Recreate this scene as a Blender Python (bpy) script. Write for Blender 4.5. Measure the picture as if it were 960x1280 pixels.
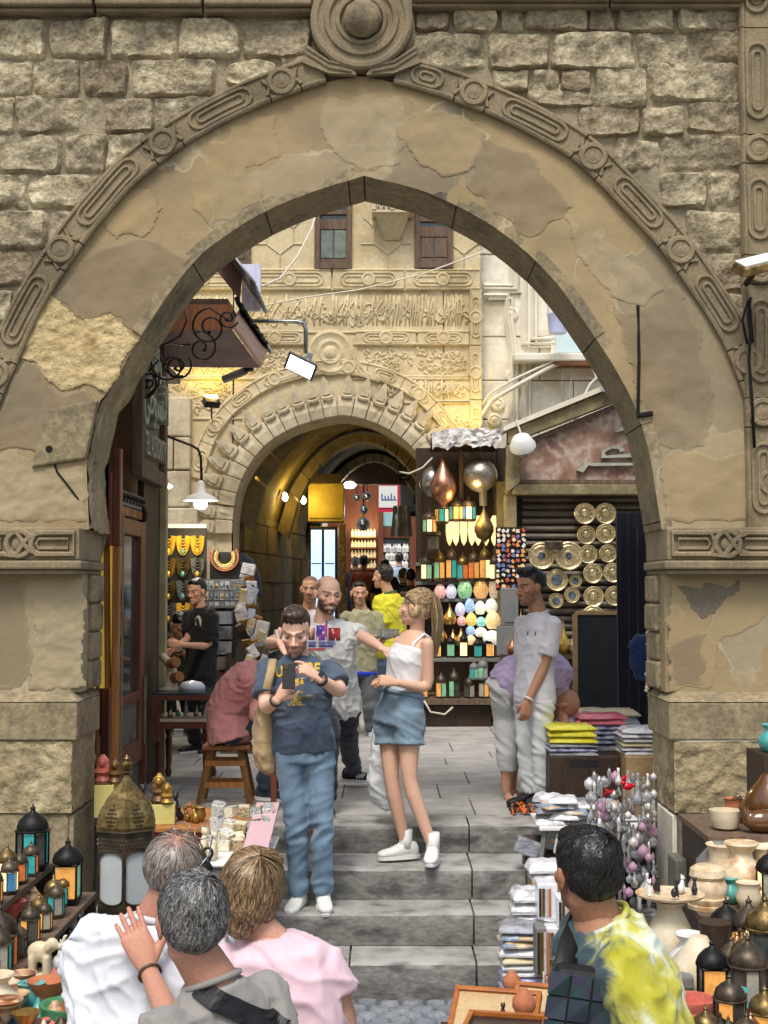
import bpy,bmesh,math,random
import numpy as np
from mathutils import Vector,Matrix,Euler,noise as mnoise
from mathutils.bvhtree import BVHTree
R=math.radians
random.seed(7)
sc=bpy.context.scene
for o in list(bpy.data.objects):bpy.data.objects.remove(o)
COL=sc.collection
F_PX=1707.0;CAM_Z=1.6;HOR=735.0
PITCH=math.atan((HOR-640.0)/F_PX)
cam=bpy.data.objects.new('camera',bpy.data.cameras.new('camera'))
COL.objects.link(cam);sc.camera=cam
cam.location=(0,0,CAM_Z);cam.rotation_euler=(math.pi/2+PITCH,0,0)
cam.data.sensor_fit='VERTICAL';cam.data.sensor_height=36.0
cam.data.lens=36.0*F_PX/1280.0
cam.data.clip_start=0.05;cam.data.clip_end=500
SUN_EL,SUN_AZ=R(60),R(192)
w=bpy.data.worlds.new("World");sc.world=w;w.use_nodes=True
nt=w.node_tree;nt.nodes.clear()
sky=nt.nodes.new('ShaderNodeTexSky');sky.sky_type='NISHITA';sky.sun_disc=False
sky.sun_elevation=SUN_EL;sky.sun_rotation=SUN_AZ;sky.air_density=1.6;sky.dust_density=4.0;sky.ozone_density=1.0
bg=nt.nodes.new('ShaderNodeBackground');bg.inputs[1].default_value=0.105
wo=nt.nodes.new('ShaderNodeOutputWorld')
nt.links.new(sky.outputs[0],bg.inputs[0]);nt.links.new(bg.outputs[0],wo.inputs[0])
sun=bpy.data.objects.new('sun',bpy.data.lights.new('sun','SUN'));COL.objects.link(sun)
sun.data.energy=1.5;sun.data.angle=R(16);sun.data.color=(1.0,0.97,0.92)
sd=Vector((math.sin(SUN_AZ)*math.cos(SUN_EL),math.cos(SUN_AZ)*math.cos(SUN_EL),math.sin(SUN_EL)))
sun.rotation_euler=sd.to_track_quat('Z','Y').to_euler()
sc.view_settings.view_transform='Standard';sc.view_settings.look='None'
sc.view_settings.exposure=0.65;sc.view_settings.gamma=1.0
sc.render.engine='CYCLES'
sc.cycles.max_bounces=6;sc.cycles.diffuse_bounces=3;sc.cycles.glossy_bounces=3
sc.cycles.transmission_bounces=4;sc.cycles.transparent_max_bounces=6
sc.cycles.use_denoising=True
sc.cycles.caustics_reflective=False;sc.cycles.caustics_refractive=False
cp_,sp_=math.cos(PITCH),math.sin(PITCH)
def P(px,py,Y):
 """world point at depth Y (metres along +Y) that the photograph shows at pixel px, py"""
 u,v=(px-480)/F_PX,(640-py)/F_PX
 t=Y/(cp_-v*sp_)
 return Vector((t*u,Y,CAM_Z+t*(sp_+v*cp_)))
def PX(px,Y,py=735):return P(px,py,Y).x
def PZ(py,Y):return P(480,py,Y).z
def S(r,g,b):
 f=lambda c:(c/255/12.92)if c/255<=0.04045 else((c/255+0.055)/1.055)**2.4
 return(f(r),f(g),f(b))
OFF={}
class MB:
 def __init__(self):self.v=[];self.f=[];self.m=[]
 def add(self,vs,fs,mi=0):
  n=len(self.v);self.v+=[tuple(v)for v in vs]
  for f in fs:self.f.append(tuple(i+n for i in f));self.m.append(mi)
  return self
 def box(self,c,s,rot=None,mi=0,tz=1.0,ty=None):
  """box centre c, size s; tz scales the top face"""
  x,y,z=s[0]/2,s[1]/2,s[2]/2;ty=tz if ty is None else ty
  vs=[Vector(p)for p in((-x,-y,-z),(x,-y,-z),(x,y,-z),(-x,y,-z),(-x*tz,-y*ty,z),(x*tz,-y*ty,z),(x*tz,y*ty,z),(-x*tz,y*ty,z))]
  if rot is not None:
   m=Euler(rot).to_matrix()if not isinstance(rot,Matrix)else rot
   vs=[m@p for p in vs]
  c=Vector(c)
  return self.add([p+c for p in vs],[(0,3,2,1),(4,5,6,7),(0,1,5,4),(1,2,6,5),(2,3,7,6),(3,0,4,7)],mi)
 def b2(self,x0,x1,y0,y1,z0,z1,mi=0):
  return self.box(((x0+x1)/2,(y0+y1)/2,(z0+z1)/2),(abs(x1-x0),abs(y1-y0),abs(z1-z0)),None,mi)
 def lathe(self,prof,seg=16,c=(0,0,0),rot=None,mi=0,sx=1,sy=1,ph=0.0,cap=True):
  """prof: (r, z) from bottom to top"""
  m=Euler(rot).to_matrix()if rot is not None else None
  vs=[];fs=[];c=Vector(c)
  for r,z in prof:
   for k in range(seg):
    a=2*math.pi*k/seg+ph
    p=Vector((r*math.cos(a)*sx,r*math.sin(a)*sy,z))
    if m:p=m@p
    vs.append(p+c)
  for i in range(len(prof)-1):
   for k in range(seg):
    k2=(k+1)%seg
    fs.append((i*seg+k,i*seg+k2,(i+1)*seg+k2,(i+1)*seg+k))
  if cap:
   fs.append(tuple(range(seg-1,-1,-1)));n=(len(prof)-1)*seg
   fs.append(tuple(range(n,n+seg)))
  return self.add(vs,fs,mi)
 def tube(self,pts,r,seg=6,mi=0,closed=False,flat=1.0,up=None):
  pts=[Vector(p)for p in pts];n=len(pts)
  rs=r if isinstance(r,(list,tuple))else[r]*n
  vs=[];fs=[];ref=Vector(up)if up else None
  prev=None
  for i,p in enumerate(pts):
   if closed:t=(pts[(i+1)%n]-pts[i-1])
   else:t=(pts[min(i+1,n-1)]-pts[max(i-1,0)])
   if t.length<1e-9:t=Vector((0,0,1))
   t.normalize()
   if ref is not None:u=ref-t*ref.dot(t)
   elif prev is not None:u=prev-t*prev.dot(t)
   else:
    a=Vector((0,0,1))if abs(t.z)<.9 else Vector((1,0,0));u=a-t*a.dot(t)
   if u.length<1e-6:u=t.orthogonal()
   u.normalize();prev=u;w_=t.cross(u)
   for k in range(seg):
    a=2*math.pi*k/seg
    vs.append(p+u*(math.cos(a)*rs[i]*flat)+w_*(math.sin(a)*rs[i]))
  m=n if closed else n-1
  for i in range(m):
   j=(i+1)%n
   for k in range(seg):
    k2=(k+1)%seg
    fs.append((i*seg+k,i*seg+k2,j*seg+k2,j*seg+k))
  if not closed:
   fs.append(tuple(range(seg-1,-1,-1)));fs.append(tuple(range((n-1)*seg,n*seg)))
  return self.add(vs,fs,mi)
 def ell(self,c,r,seg=12,rings=8,rot=None,mi=0):
  if not isinstance(r,(tuple,list,Vector)):r=(r,r,r)
  m=rot if isinstance(rot,Matrix)else(Euler(rot).to_matrix()if rot is not None else None)
  c=Vector(c);vs=[];fs=[]
  def T(p):
   p=Vector(p)
   if m:p=m@p
   return p+c
  vs.append(T((0,0,-r[2])))
  for i in range(1,rings):
   a=-math.pi/2+math.pi*i/rings
   for k in range(seg):
    b=2*math.pi*k/seg
    vs.append(T((r[0]*math.cos(a)*math.cos(b),r[1]*math.cos(a)*math.sin(b),r[2]*math.sin(a))))
  vs.append(T((0,0,r[2])));last=len(vs)-1
  for k in range(seg):
   k2=(k+1)%seg
   fs.append((0,1+k2,1+k))
   for i in range(rings-2):
    a=1+i*seg;fs.append((a+k,a+k2,a+seg+k2,a+seg+k))
   a=1+(rings-2)*seg;fs.append((a+k,a+k2,last))
  return self.add(vs,fs,mi)
 def prism(self,poly,T,h,mi=0):
  """poly: 2-D points; T(u, v, w) maps to 3-D; from w=0 to w=h"""
  n=len(poly)
  vs=[T(u,v,0)for u,v in poly]+[T(u,v,h)for u,v in poly]
  fs=[tuple(range(n-1,-1,-1)),tuple(range(n,2*n))]+[(i,(i+1)%n,n+(i+1)%n,n+i)for i in range(n)]
  return self.add(vs,fs,mi)
 def grid(self,nu,nv,fn,mi=0):
  vs=[fn(i/nu,j/nv)for j in range(nv+1)for i in range(nu+1)]
  fs=[(j*(nu+1)+i,j*(nu+1)+i+1,(j+1)*(nu+1)+i+1,(j+1)*(nu+1)+i)for j in range(nv)for i in range(nu)]
  return self.add(vs,fs,mi)
 def mesh(self,name,mat=None,smooth=False,off=None):
  me=bpy.data.meshes.new(name)
  vs=self.v if off is None else[(a-off[0],b-off[1],c-off[2])for a,b,c in self.v]
  me.from_pydata(vs,[],self.f)
  mats=mat if isinstance(mat,(list,tuple))else[mat]
  for m in mats:
   if m is not None:me.materials.append(m)
  if len(mats)>1:me.polygons.foreach_set('material_index',self.m)
  bm=bmesh.new();bm.from_mesh(me);bmesh.ops.recalc_face_normals(bm,faces=bm.faces);bm.to_mesh(me);bm.free()
  if smooth:
   me.polygons.foreach_set('use_smooth',[True]*len(me.polygons))
   if smooth is not True:me.set_sharp_from_angle(angle=R(smooth))
  me.update();return me
 def build(self,name,mat,parent=None,smooth=False,world=True,bevel=0,bseg=2):
  off=OFF.get(parent.name)if(parent is not None and world)else None
  ob=link(name,self.mesh(name,mat,smooth,off),parent)
  OFF[ob.name]=OFF.get(parent.name,(0,0,0))if parent is not None else(0,0,0)
  if bevel:bev(ob,bevel,bseg)
  return ob
def bev(ob,wd,seg=2):
 m=ob.modifiers.new('bevel','BEVEL');m.width=wd;m.segments=seg;m.limit_method='ANGLE';m.angle_limit=R(35)
 return ob
def link(name,data,parent=None):
 ob=bpy.data.objects.new(name,data);COL.objects.link(ob)
 if parent is not None:ob.parent=parent
 return ob
def tag(o,label=None,cat=None,group=None,kind=None):
 if label:o['label']=label
 if cat:o['category']=cat
 if group:o['group']=group
 if kind:o['kind']=kind
 return o
def thing(name,label,cat,loc=(0,0,0),group=None,rz=0.0):
 o=bpy.data.objects.new(name,None);COL.objects.link(o)
 o.location=loc;o.rotation_euler=(0,0,rz);o.empty_display_size=.1
 OFF[o.name]=tuple(loc)
 return tag(o,label,cat,group)
def dup(root,loc,rz=0.0,label=None,scale=1.0,group=None,rot=None,mats=None):
 def cp(o,par):
  c=o.copy();COL.objects.link(c);c.parent=par
  for ch in o.children:cp(ch,c)
  return c
 r=cp(root,None);r.location=loc;r.rotation_euler=rot if rot else(0,0,rz)
 r.scale=(scale,)*3 if not isinstance(scale,(tuple,list))else scale
 if label:r['label']=label
 if group:r['group']=group
 if mats:
  for ch in[r]+list(r.children_recursive):
   k=ch.name.split('.')[0]
   if k in mats and ch.type=='MESH' and len(ch.material_slots):
    ch.material_slots[0].link='OBJECT';ch.material_slots[0].material=mats[k]
 return r
def fbm(p,sc_=1.0,oct_=3):
 return mnoise.fractal(Vector(p)*sc_,1.0,2.0,oct_)
MATS={}
def mat(name,cols,scale=4.0,rough=.8,bump=0.0,bscale=40.0,metal=0.0,coord='obj',stretch=(1,1,1),rnd=0.0,detail=6.0,spec=.4,emis=None,estr=0.0,alpha=1.0,trans=0.0,attr=None,fine=.25,fscale=60.0,sss=0.0,coat=0.0,lo=.35,hi=.65,rndcol=None,sheen=0.0,disp=0.6):
 """cols: 1-3 linear colours blended by noise"""
 if name in MATS:return MATS[name]
 m=bpy.data.materials.new(name);m.use_nodes=True;MATS[name]=m
 n=m.node_tree.nodes;l=m.node_tree.links;n.clear()
 out=n.new('ShaderNodeOutputMaterial');b=n.new('ShaderNodeBsdfPrincipled');l.new(b.outputs[0],out.inputs[0])
 if coord=='world':src=n.new('ShaderNodeNewGeometry').outputs['Position']
 else:src=n.new('ShaderNodeTexCoord').outputs['Object']
 mp=n.new('ShaderNodeMapping');mp.inputs['Scale'].default_value=stretch;l.new(src,mp.inputs[0]);src=mp.outputs[0]
 oi=n.new('ShaderNodeObjectInfo')
 if coord=='obj':
  ad=n.new('ShaderNodeVectorMath');ad.operation='MULTIPLY_ADD';ad.inputs[1].default_value=(1,1,1)
  l.new(src,ad.inputs[0]);cx=n.new('ShaderNodeCombineXYZ');mu=n.new('ShaderNodeMath');mu.operation='MULTIPLY';mu.inputs[1].default_value=37.0
  l.new(oi.outputs['Random'],mu.inputs[0]);l.new(mu.outputs[0],cx.inputs[0]);l.new(mu.outputs[0],cx.inputs[1]);l.new(cx.outputs[0],ad.inputs[2]);src=ad.outputs[0]
 def noise(s,d=detail,rg=.55,dist=0.0):
  t=n.new('ShaderNodeTexNoise');t.inputs['Scale'].default_value=s;t.inputs['Detail'].default_value=d;t.inputs['Roughness'].default_value=rg;t.inputs['Distortion'].default_value=dist
  l.new(src,t.inputs['Vector']);return t.outputs['Fac']
 if attr:
  at=n.new('ShaderNodeAttribute');at.attribute_name=attr;col=at.outputs['Color']
 elif len(cols)==1:
  rg=n.new('ShaderNodeRGB');rg.outputs[0].default_value=(*cols[0],1);col=rg.outputs[0]
 else:
  rp=n.new('ShaderNodeValToRGB');e=rp.color_ramp.elements
  e[0].position=lo;e[0].color=(*cols[0],1);e[1].position=hi;e[1].color=(*cols[-1],1)
  if len(cols)>2:
   for i,c in enumerate(cols[1:-1]):
    q=e.new(lo+(hi-lo)*(i+1)/(len(cols)-1));q.color=(*c,1)
  l.new(noise(scale),rp.inputs[0]);col=rp.outputs[0]
 if rndcol is not None:
  mx=n.new('ShaderNodeMixRGB');mx.inputs[2].default_value=(*rndcol,1);l.new(col,mx.inputs[1])
  mr=n.new('ShaderNodeMapRange');mr.inputs[1].default_value=.45;mr.inputs[2].default_value=.95;mr.inputs[4].default_value=.85
  l.new(oi.outputs['Random'],mr.inputs[0]);l.new(mr.outputs[0],mx.inputs[0]);col=mx.outputs[0]
 if fine:
  mr=n.new('ShaderNodeMapRange');mr.inputs[1].default_value=.3;mr.inputs[2].default_value=.7;mr.inputs[3].default_value=1-fine;mr.inputs[4].default_value=1+fine
  l.new(noise(fscale,4.0,.65),mr.inputs[0])
  hm=n.new('ShaderNodeVectorMath');hm.operation='SCALE';l.new(col,hm.inputs[0]);l.new(mr.outputs[0],hm.inputs['Scale']);col=hm.outputs[0]
 if rnd:
  mr=n.new('ShaderNodeMapRange');mr.inputs[3].default_value=1-rnd;mr.inputs[4].default_value=1+rnd;l.new(oi.outputs['Random'],mr.inputs[0])
  hm=n.new('ShaderNodeVectorMath');hm.operation='SCALE';l.new(col,hm.inputs[0]);l.new(mr.outputs[0],hm.inputs['Scale']);col=hm.outputs[0]
 l.new(col,b.inputs['Base Color'])
 b.inputs['Roughness'].default_value=rough;b.inputs['Metallic'].default_value=metal
 b.inputs['Specular IOR Level'].default_value=spec
 if coat:b.inputs['Coat Weight'].default_value=coat;b.inputs['Coat Roughness'].default_value=.15
 if sheen:b.inputs['Sheen Weight'].default_value=sheen
 if trans:b.inputs['Transmission Weight'].default_value=trans;b.inputs['IOR'].default_value=1.3
 if sss:b.inputs['Subsurface Weight'].default_value=sss;b.inputs['Subsurface Radius'].default_value=(.01,.004,.002);b.inputs['Subsurface Scale'].default_value=1.0
 if emis is not None:
  if emis=='col':l.new(col,b.inputs['Emission Color'])
  else:b.inputs['Emission Color'].default_value=(*emis,1)
  b.inputs['Emission Strength'].default_value=estr
 if alpha<1:b.inputs['Alpha'].default_value=alpha
 if bump:
  bp=n.new('ShaderNodeBump');bp.inputs['Strength'].default_value=disp;bp.inputs['Distance'].default_value=bump
  l.new(noise(bscale,5.0,.6),bp.inputs['Height']);l.new(bp.outputs[0],b.inputs['Normal'])
 m['_']=1
 m.node_tree.nodes.active=b
 return m
STONE=[S(150,133,104),S(176,157,120),S(128,110,84)]
m_rubble=mat('rubble_stone',[S(104,95,80),S(178,165,136),S(216,204,172)],6,.95,.024,24,coord='obj',rnd=.32,rndcol=S(104,92,74),fine=.42,fscale=38,lo=.26,hi=.72,disp=1.0)
m_mortar=mat('mortar',[S(128,119,100),S(160,148,124)],3,.95,.012,30,coord='world',fine=.25)
m_mould=mat('moulding_stone',[S(112,101,80),S(144,129,102),S(124,113,92)],2.2,.9,.006,45,coord='world',fine=.25,rnd=.08)
m_base=mat('base_stone',[S(92,85,72),S(150,136,106),S(118,108,90)],2.6,.92,.01,30,coord='world',fine=.35,fscale=28,lo=.3,hi=.7)
m_rough=mat('rough_plaster',[S(172,156,120),S(150,136,106),S(184,170,134)],3,.95,.03,14,coord='world',fine=.25,fscale=25,disp=1.0)
m_dark=mat('dark_stone',[S(84,82,76),S(112,108,98),S(98,94,84)],2.5,.85,.008,30,coord='world',fine=.3)
m_pave=mat('paving_stone',[S(150,149,146),S(178,176,172)],3.0,.75,.004,30,coord='world',fine=.14,rnd=.07,fscale=18)
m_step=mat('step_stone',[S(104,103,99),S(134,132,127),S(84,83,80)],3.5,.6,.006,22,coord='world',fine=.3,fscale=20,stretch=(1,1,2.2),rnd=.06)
def worn(m,c):  # wear plus wet tread shine, painted as paler colour on upward faces
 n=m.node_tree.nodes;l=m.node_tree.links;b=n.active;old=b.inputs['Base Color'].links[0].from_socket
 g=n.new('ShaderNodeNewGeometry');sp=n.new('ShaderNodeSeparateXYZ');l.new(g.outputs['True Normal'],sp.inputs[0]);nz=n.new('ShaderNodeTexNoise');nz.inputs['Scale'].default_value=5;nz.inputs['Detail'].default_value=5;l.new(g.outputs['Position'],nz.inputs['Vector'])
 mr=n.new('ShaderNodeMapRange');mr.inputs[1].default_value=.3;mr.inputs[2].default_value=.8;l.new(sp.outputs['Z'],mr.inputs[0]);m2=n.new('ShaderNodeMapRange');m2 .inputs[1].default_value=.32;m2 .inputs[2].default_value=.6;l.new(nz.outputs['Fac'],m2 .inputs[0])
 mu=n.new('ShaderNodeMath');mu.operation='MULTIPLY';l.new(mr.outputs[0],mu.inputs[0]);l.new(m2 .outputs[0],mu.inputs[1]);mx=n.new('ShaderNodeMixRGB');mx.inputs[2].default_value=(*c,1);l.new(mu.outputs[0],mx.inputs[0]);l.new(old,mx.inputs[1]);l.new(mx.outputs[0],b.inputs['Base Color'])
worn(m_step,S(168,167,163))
m_joint=mat('joint_dirt',[S(122,120,115),S(138,136,130)],6,.95,coord='world')
m_cobble=mat('cobble',[S(112,118,126),S(138,142,148)],8,.7,.006,40,coord='obj',rnd=.16)
m_beige=mat('carved_limestone',[S(202,184,146),S(213,197,161),S(184,166,129)],1.6,.92,.008,35,coord='world',fine=.14,fscale=18)
m_beigeh=mat('plain_limestone',[S(190,176,146),S(206,194,166),S(166,152,124)],1.2,.92,.008,30,coord='world',fine=.16,fscale=14)
m_pale=mat('pale_limestone',[S(222,214,194),S(238,232,216),S(204,194,170)],1.5,.92,.008,24,coord='world',fine=.12,fscale=14)
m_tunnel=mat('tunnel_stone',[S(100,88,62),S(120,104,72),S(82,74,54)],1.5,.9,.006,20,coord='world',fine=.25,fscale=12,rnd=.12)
m_wood=mat('brown_wood',[S(106,66,42),S(132,84,52)],5,.5,.003,50,stretch=(6,6,.6),fine=.2)
m_woodr=mat('red_brown_wood',[S(98,54,38),S(122,70,46)],5,.45,.003,50,stretch=(6,6,.6),fine=.2)
m_woodp=mat('pine_wood',[S(178,120,66),S(150,96,50)],5,.55,.003,50,stretch=(6,6,.6),fine=.2)
m_wooddk=mat('dark_wood',[S(48,36,28),S(64,48,36)],6,.55,.003,50,stretch=(5,5,.7),fine=.25)
m_woodg=mat('weathered_wood',[S(120,100,82),S(92,74,62)],6,.8,.004,50,stretch=(6,6,.8),fine=.3)
m_iron=mat('wrought_iron',[S(26,24,24)],4,.5,metal=.4,fine=.1)
m_steel=mat('steel',[S(150,152,155)],4,.35,metal=.8,fine=.1)
m_glassdk=mat('dark_glass',[S(50,60,66),S(70,84,92)],1.5,.08,spec=.8,fine=0)
m_white=mat('white_paint',[S(225,225,222)],4,.4,fine=.05)
m_black=mat('black_paint',[S(28,28,30)],4,.5,fine=.1)
m_grey=mat('grey_paint',[S(120,120,118)],4,.6,fine=.15)
m_cable=mat('white_cable',[S(215,208,190)],4,.6,fine=.1)
m_brass=mat('brass',[S(196,160,84),S(170,132,62)],12,.28,metal=.9,fine=.15,rnd=.08)
m_brassold=mat('aged_brass',[S(132,110,66),S(98,80,48),S(150,128,82)],14,.42,.002,60,metal=.75,fine=.3)
m_copper=mat('copper',[S(190,140,110),S(150,104,80)],9,.32,.004,30,metal=.9,fine=.2)
m_silver=mat('silver_metal',[S(170,168,160),S(120,118,110)],20,.3,.004,60,metal=.9,fine=.3)
m_darkmetal=mat('dark_metal',[S(58,52,45),S(96,84,68)],12,.45,metal=.6,fine=.3,rnd=.2)
m_bulb=mat('lamp_glow',[S(255,250,240)],4,.5,fine=0,emis=S(255,246,228),estr=14)
m_bulbw=mat('warm_lamp_glow',[S(255,220,150)],4,.5,fine=0,emis=S(255,206,110),estr=10)
m_coolglow=mat('cool_screen_glow',[S(200,225,245)],2,.5,fine=.2,emis=S(170,205,240),estr=1.1)
def patched():
 m=mat('patched_plaster',[S(150,134,106),S(164,148,118),S(134,120,95)],1.1,.92,.006,22,coord='world',fine=.15,fscale=26)
 n=m.node_tree.nodes;l=m.node_tree.links;b=n.active
 old=b.inputs['Base Color'].links[0].from_socket
 pos=n.new('ShaderNodeNewGeometry').outputs['Position']
 wn=n.new('ShaderNodeTexNoise');wn.inputs['Scale'].default_value=3.2;wn.inputs['Detail'].default_value=3.5;l.new(pos,wn.inputs['Vector'])
 sb=n.new('ShaderNodeVectorMath');sb.operation='MULTIPLY_ADD';sb.inputs[1].default_value=(.75,0,.75);l.new(wn.outputs['Color'],sb.inputs[0]);l.new(pos,sb.inputs[2])
 v2=n.new('ShaderNodeTexVoronoi');v2 .inputs['Scale'].default_value=9;l.new(pos,v2 .inputs['Vector'])
 sb2=n.new('ShaderNodeVectorMath');sb2 .operation='MULTIPLY_ADD';sb2 .inputs[1].default_value=(1.0,0,1.0);l.new(v2 .outputs['Position'],sb2 .inputs[0])
 sc1=n.new('ShaderNodeVectorMath');sc1 .operation='SCALE';sc1 .inputs['Scale'].default_value=.0;l.new(sb.outputs[0],sc1 .inputs[0])
 mixv=n.new('ShaderNodeMixRGB');mixv.inputs[0].default_value=.0;l.new(sb.outputs[0],mixv.inputs[1]);l.new(v2 .outputs['Position'],mixv.inputs[2])
 vo=n.new('ShaderNodeTexVoronoi');vo.inputs['Scale'].default_value=.95;l.new(mixv.outputs[0],vo.inputs['Vector'])
 ve=n.new('ShaderNodeTexVoronoi');ve.feature='DISTANCE_TO_EDGE';ve.inputs['Scale'].default_value=.95;l.new(mixv.outputs[0],ve.inputs['Vector'])
 sep=n.new('ShaderNodeSeparateColor');l.new(vo.outputs['Color'],sep.inputs[0])
 rp=n.new('ShaderNodeValToRGB');e=rp.color_ramp.elements;rp.color_ramp.interpolation='CONSTANT'
 e[0].position=0;e[0].color=(*S(166,150,120),1);e[1].position=.8;e[1].color=(*S(158,136,100),1)
 for p_,c in((.25,S(138,126,104)),(.45,S(166,144,104)),(.62,S(158,147,122))):q=e.new(p_);q.color=(*c,1)
 l.new(sep.outputs[0],rp.inputs[0])
 mx=n.new('ShaderNodeMixRGB');mx.inputs[0].default_value=.62;l.new(old,mx.inputs[1]);l.new(rp.outputs[0],mx.inputs[2])
 sn=n.new('ShaderNodeTexNoise');sn.inputs['Scale'].default_value=1.4;sn.inputs['Detail'].default_value=5;l.new(pos,sn.inputs['Vector'])
 mr=n.new('ShaderNodeMapRange');mr.inputs[1].default_value=.55;mr.inputs[2].default_value=.72;mr.inputs[4].default_value=.5;l.new(sn.outputs['Fac'],mr.inputs[0])
 m3=n.new('ShaderNodeMixRGB');m3 .inputs[2].default_value=(*S(108,102,92),1);l.new(mr.outputs[0],m3 .inputs[0]);l.new(mx.outputs[0],m3 .inputs[1])
 ed=n.new('ShaderNodeMapRange');ed.inputs[1].default_value=.004;ed.inputs[2].default_value=.013;ed.inputs[3].default_value=.7;ed.inputs[4].default_value=0;l.new(ve.outputs['Distance'],ed.inputs[0])
 bn=n.new('ShaderNodeMapRange');bn.inputs[1].default_value=.42;bn.inputs[2].default_value=.56;l.new(sn.outputs['Fac'],bn.inputs[0])
 ml=n.new('ShaderNodeMath');ml.operation='MULTIPLY';l.new(ed.outputs[0],ml.inputs[0]);l.new(bn.outputs[0],ml.inputs[1])
 m4=n.new('ShaderNodeMixRGB');m4 .inputs[2].default_value=(*S(192,180,150),1);l.new(ml.outputs[0],m4 .inputs[0]);l.new(m3 .outputs[0],m4 .inputs[1])
 l.new(m4 .outputs[0],b.inputs['Base Color'])
 bp=[x for x in n if x.type=='BUMP'][0]
 b2=n.new('ShaderNodeBump');b2 .inputs['Distance'].default_value=.03;b2 .inputs['Strength'].default_value=.7;l.new(sep.outputs[1],b2 .inputs['Height']);l.new(bp.outputs[0],b2 .inputs['Normal']);l.new(b2 .outputs[0],b.inputs['Normal'])
 return m
m_patch=patched()
STEP=.19;LIP=[9.33,8.80,8.41,8.03];ZST=-4*STEP
def street_z(y):return ZST-max(0,7.9-y)*.028
mb=MB()
def _st(u,v):
 x=-60+120*u;y=7.95-50*v;return(x,y,street_z(max(y,2))-.03)
mb.grid(6,30,_st)
street=tag(mb.build('street',m_joint),kind='structure')
mb=MB();mb.b2(-60,60,9.5,9.55,-1.2,-.03);mb.grid(2,40,lambda u,v:(-60+120*u,9.55+60*v,-.03+max(0,min(.55,(9.55+60*v-20.4)*.11))))
pavement=tag(mb.build('pavement',m_joint),kind='structure')
def cobble_mesh(i):
 b=MB();rr=random.Random(i)
 w_,d_,h=.115+.02*rr.random(),.085+.015*rr.random(),.05
 n=8;ring=[]
 for lv,(sc_,z)in enumerate(((1,-.04),(1,.012),(.78,.03))):
  for k in range(n):
   a=2*math.pi*k/n+.39
   r_=1/max(abs(math.cos(a)),abs(math.sin(a)))**.75
   ring.append((math.cos(a)*r_*w_/2*sc_,math.sin(a)*r_*d_/2*sc_,z+rr.uniform(-.003,.003)))
 fs=[(l_*n+k,l_*n+(k+1)%n,(l_+1)*n+(k+1)%n,(l_+1)*n+k)for l_ in range(2)for k in range(n)]+[tuple(range(2*n,3*n))]
 b.add(ring,fs);return b.mesh('cobble',m_cobble,50)
CM=[cobble_mesh(i)for i in range(6)]
row=0;y=7.9;nc=0
while y>6.2:
 x=-1.5+(row%2)*.06
 while x<1.6:
  if nc<295 and(y>7.1 or-.4<x<1.0)and-.75<x<1.25:
   c=link('cobble',CM[random.randrange(6)],street);c.location=(x+random.uniform(-.008,.008),y,street_z(y)-.012+random.uniform(-.006,.006));c.rotation_euler=(0,0,random.uniform(-.08,.08));nc+=1
  x+=.128
 y-=.1;row+=1
mb=MB();rr=random.Random(3)
y=7.05
while y>3.0:
 x=-2.6
 while x<2.6:
  if not(y>6.2 and-.45<x<1.05):mb.box((x,y,street_z(y)-.012),(.115,.088,.06),(rr.uniform(-.03,.03),rr.uniform(-.03,.03),rr.uniform(-.05,.05)),0,.8)
  x+=.128
 y-=.1
tag(mb.build('cobbles',m_cobble,street),kind='stuff')
stairs=thing('stone_stairs','four worn grey stone steps climbing from the cobbled street to the market pavement','stairs',(0,8.1,ZST))
mb=MB();mb.b2(-1.85,1.7,9.4,9.7,ZST-.2,-.03);mb.b2(-1.85,1.7,8.86,9.39,ZST-.2,-.21);mb.b2(-1.85,1.7,8.47,8.85,ZST-.1,-.4);mb.b2(-1.85,1.7,8.1,8.46,ZST-.1,-.6);mb.build('stair_core',m_dark,stairs)
def slab(x0,x1,y0,y1,z0,z1,seed,nx=14):
 """a step stone: noisy, rounded nose at y0"""
 b=MB();prof=[(y0+.012,z0),(y0+.004,(z0+z1)/2),(y0,z1-.03),(y0+.006,z1-.009),(y0+.022,z1),(y0+.14,z1-.001),(y1,z1-.002),(y1,z0)]
 n=len(prof);vs=[];fs=[]
 for i in range(nx+1):
  x=x0+(x1-x0)*i/nx
  for j,(yy,zz)in enumerate(prof):
   a=mnoise.noise((x*4,seed*3.1,j*.7))*.009+mnoise.noise((x*17,seed,j))*.004
   vs.append((x,yy+(a if j in(1,2,3,4)else 0),zz+(a*.8 if j in(2,3,4)else 0)))
 for i in range(nx):
  for j in range(n):fs.append((i*n+j,i*n+(j+1)%n,(i+1)*n+(j+1)%n,(i+1)*n+j))
 fs.append(tuple(range(n)));fs.append(tuple(range(nx*n+n-1,nx*n-1,-1)))
 return b.add(vs,fs)
splits=[(-1.8,-.95,.575,1.68),(-1.8,-.35,.56,1.68),(-1.8,-1.0,.545,1.68),(-1.8,-.2,.535,1.68)]
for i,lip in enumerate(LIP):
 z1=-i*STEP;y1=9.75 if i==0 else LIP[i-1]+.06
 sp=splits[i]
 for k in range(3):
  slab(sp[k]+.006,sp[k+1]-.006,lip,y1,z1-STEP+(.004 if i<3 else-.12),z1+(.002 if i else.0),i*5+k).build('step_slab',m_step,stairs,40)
pr=random.Random(5);y=9.76;rowi=0
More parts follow.
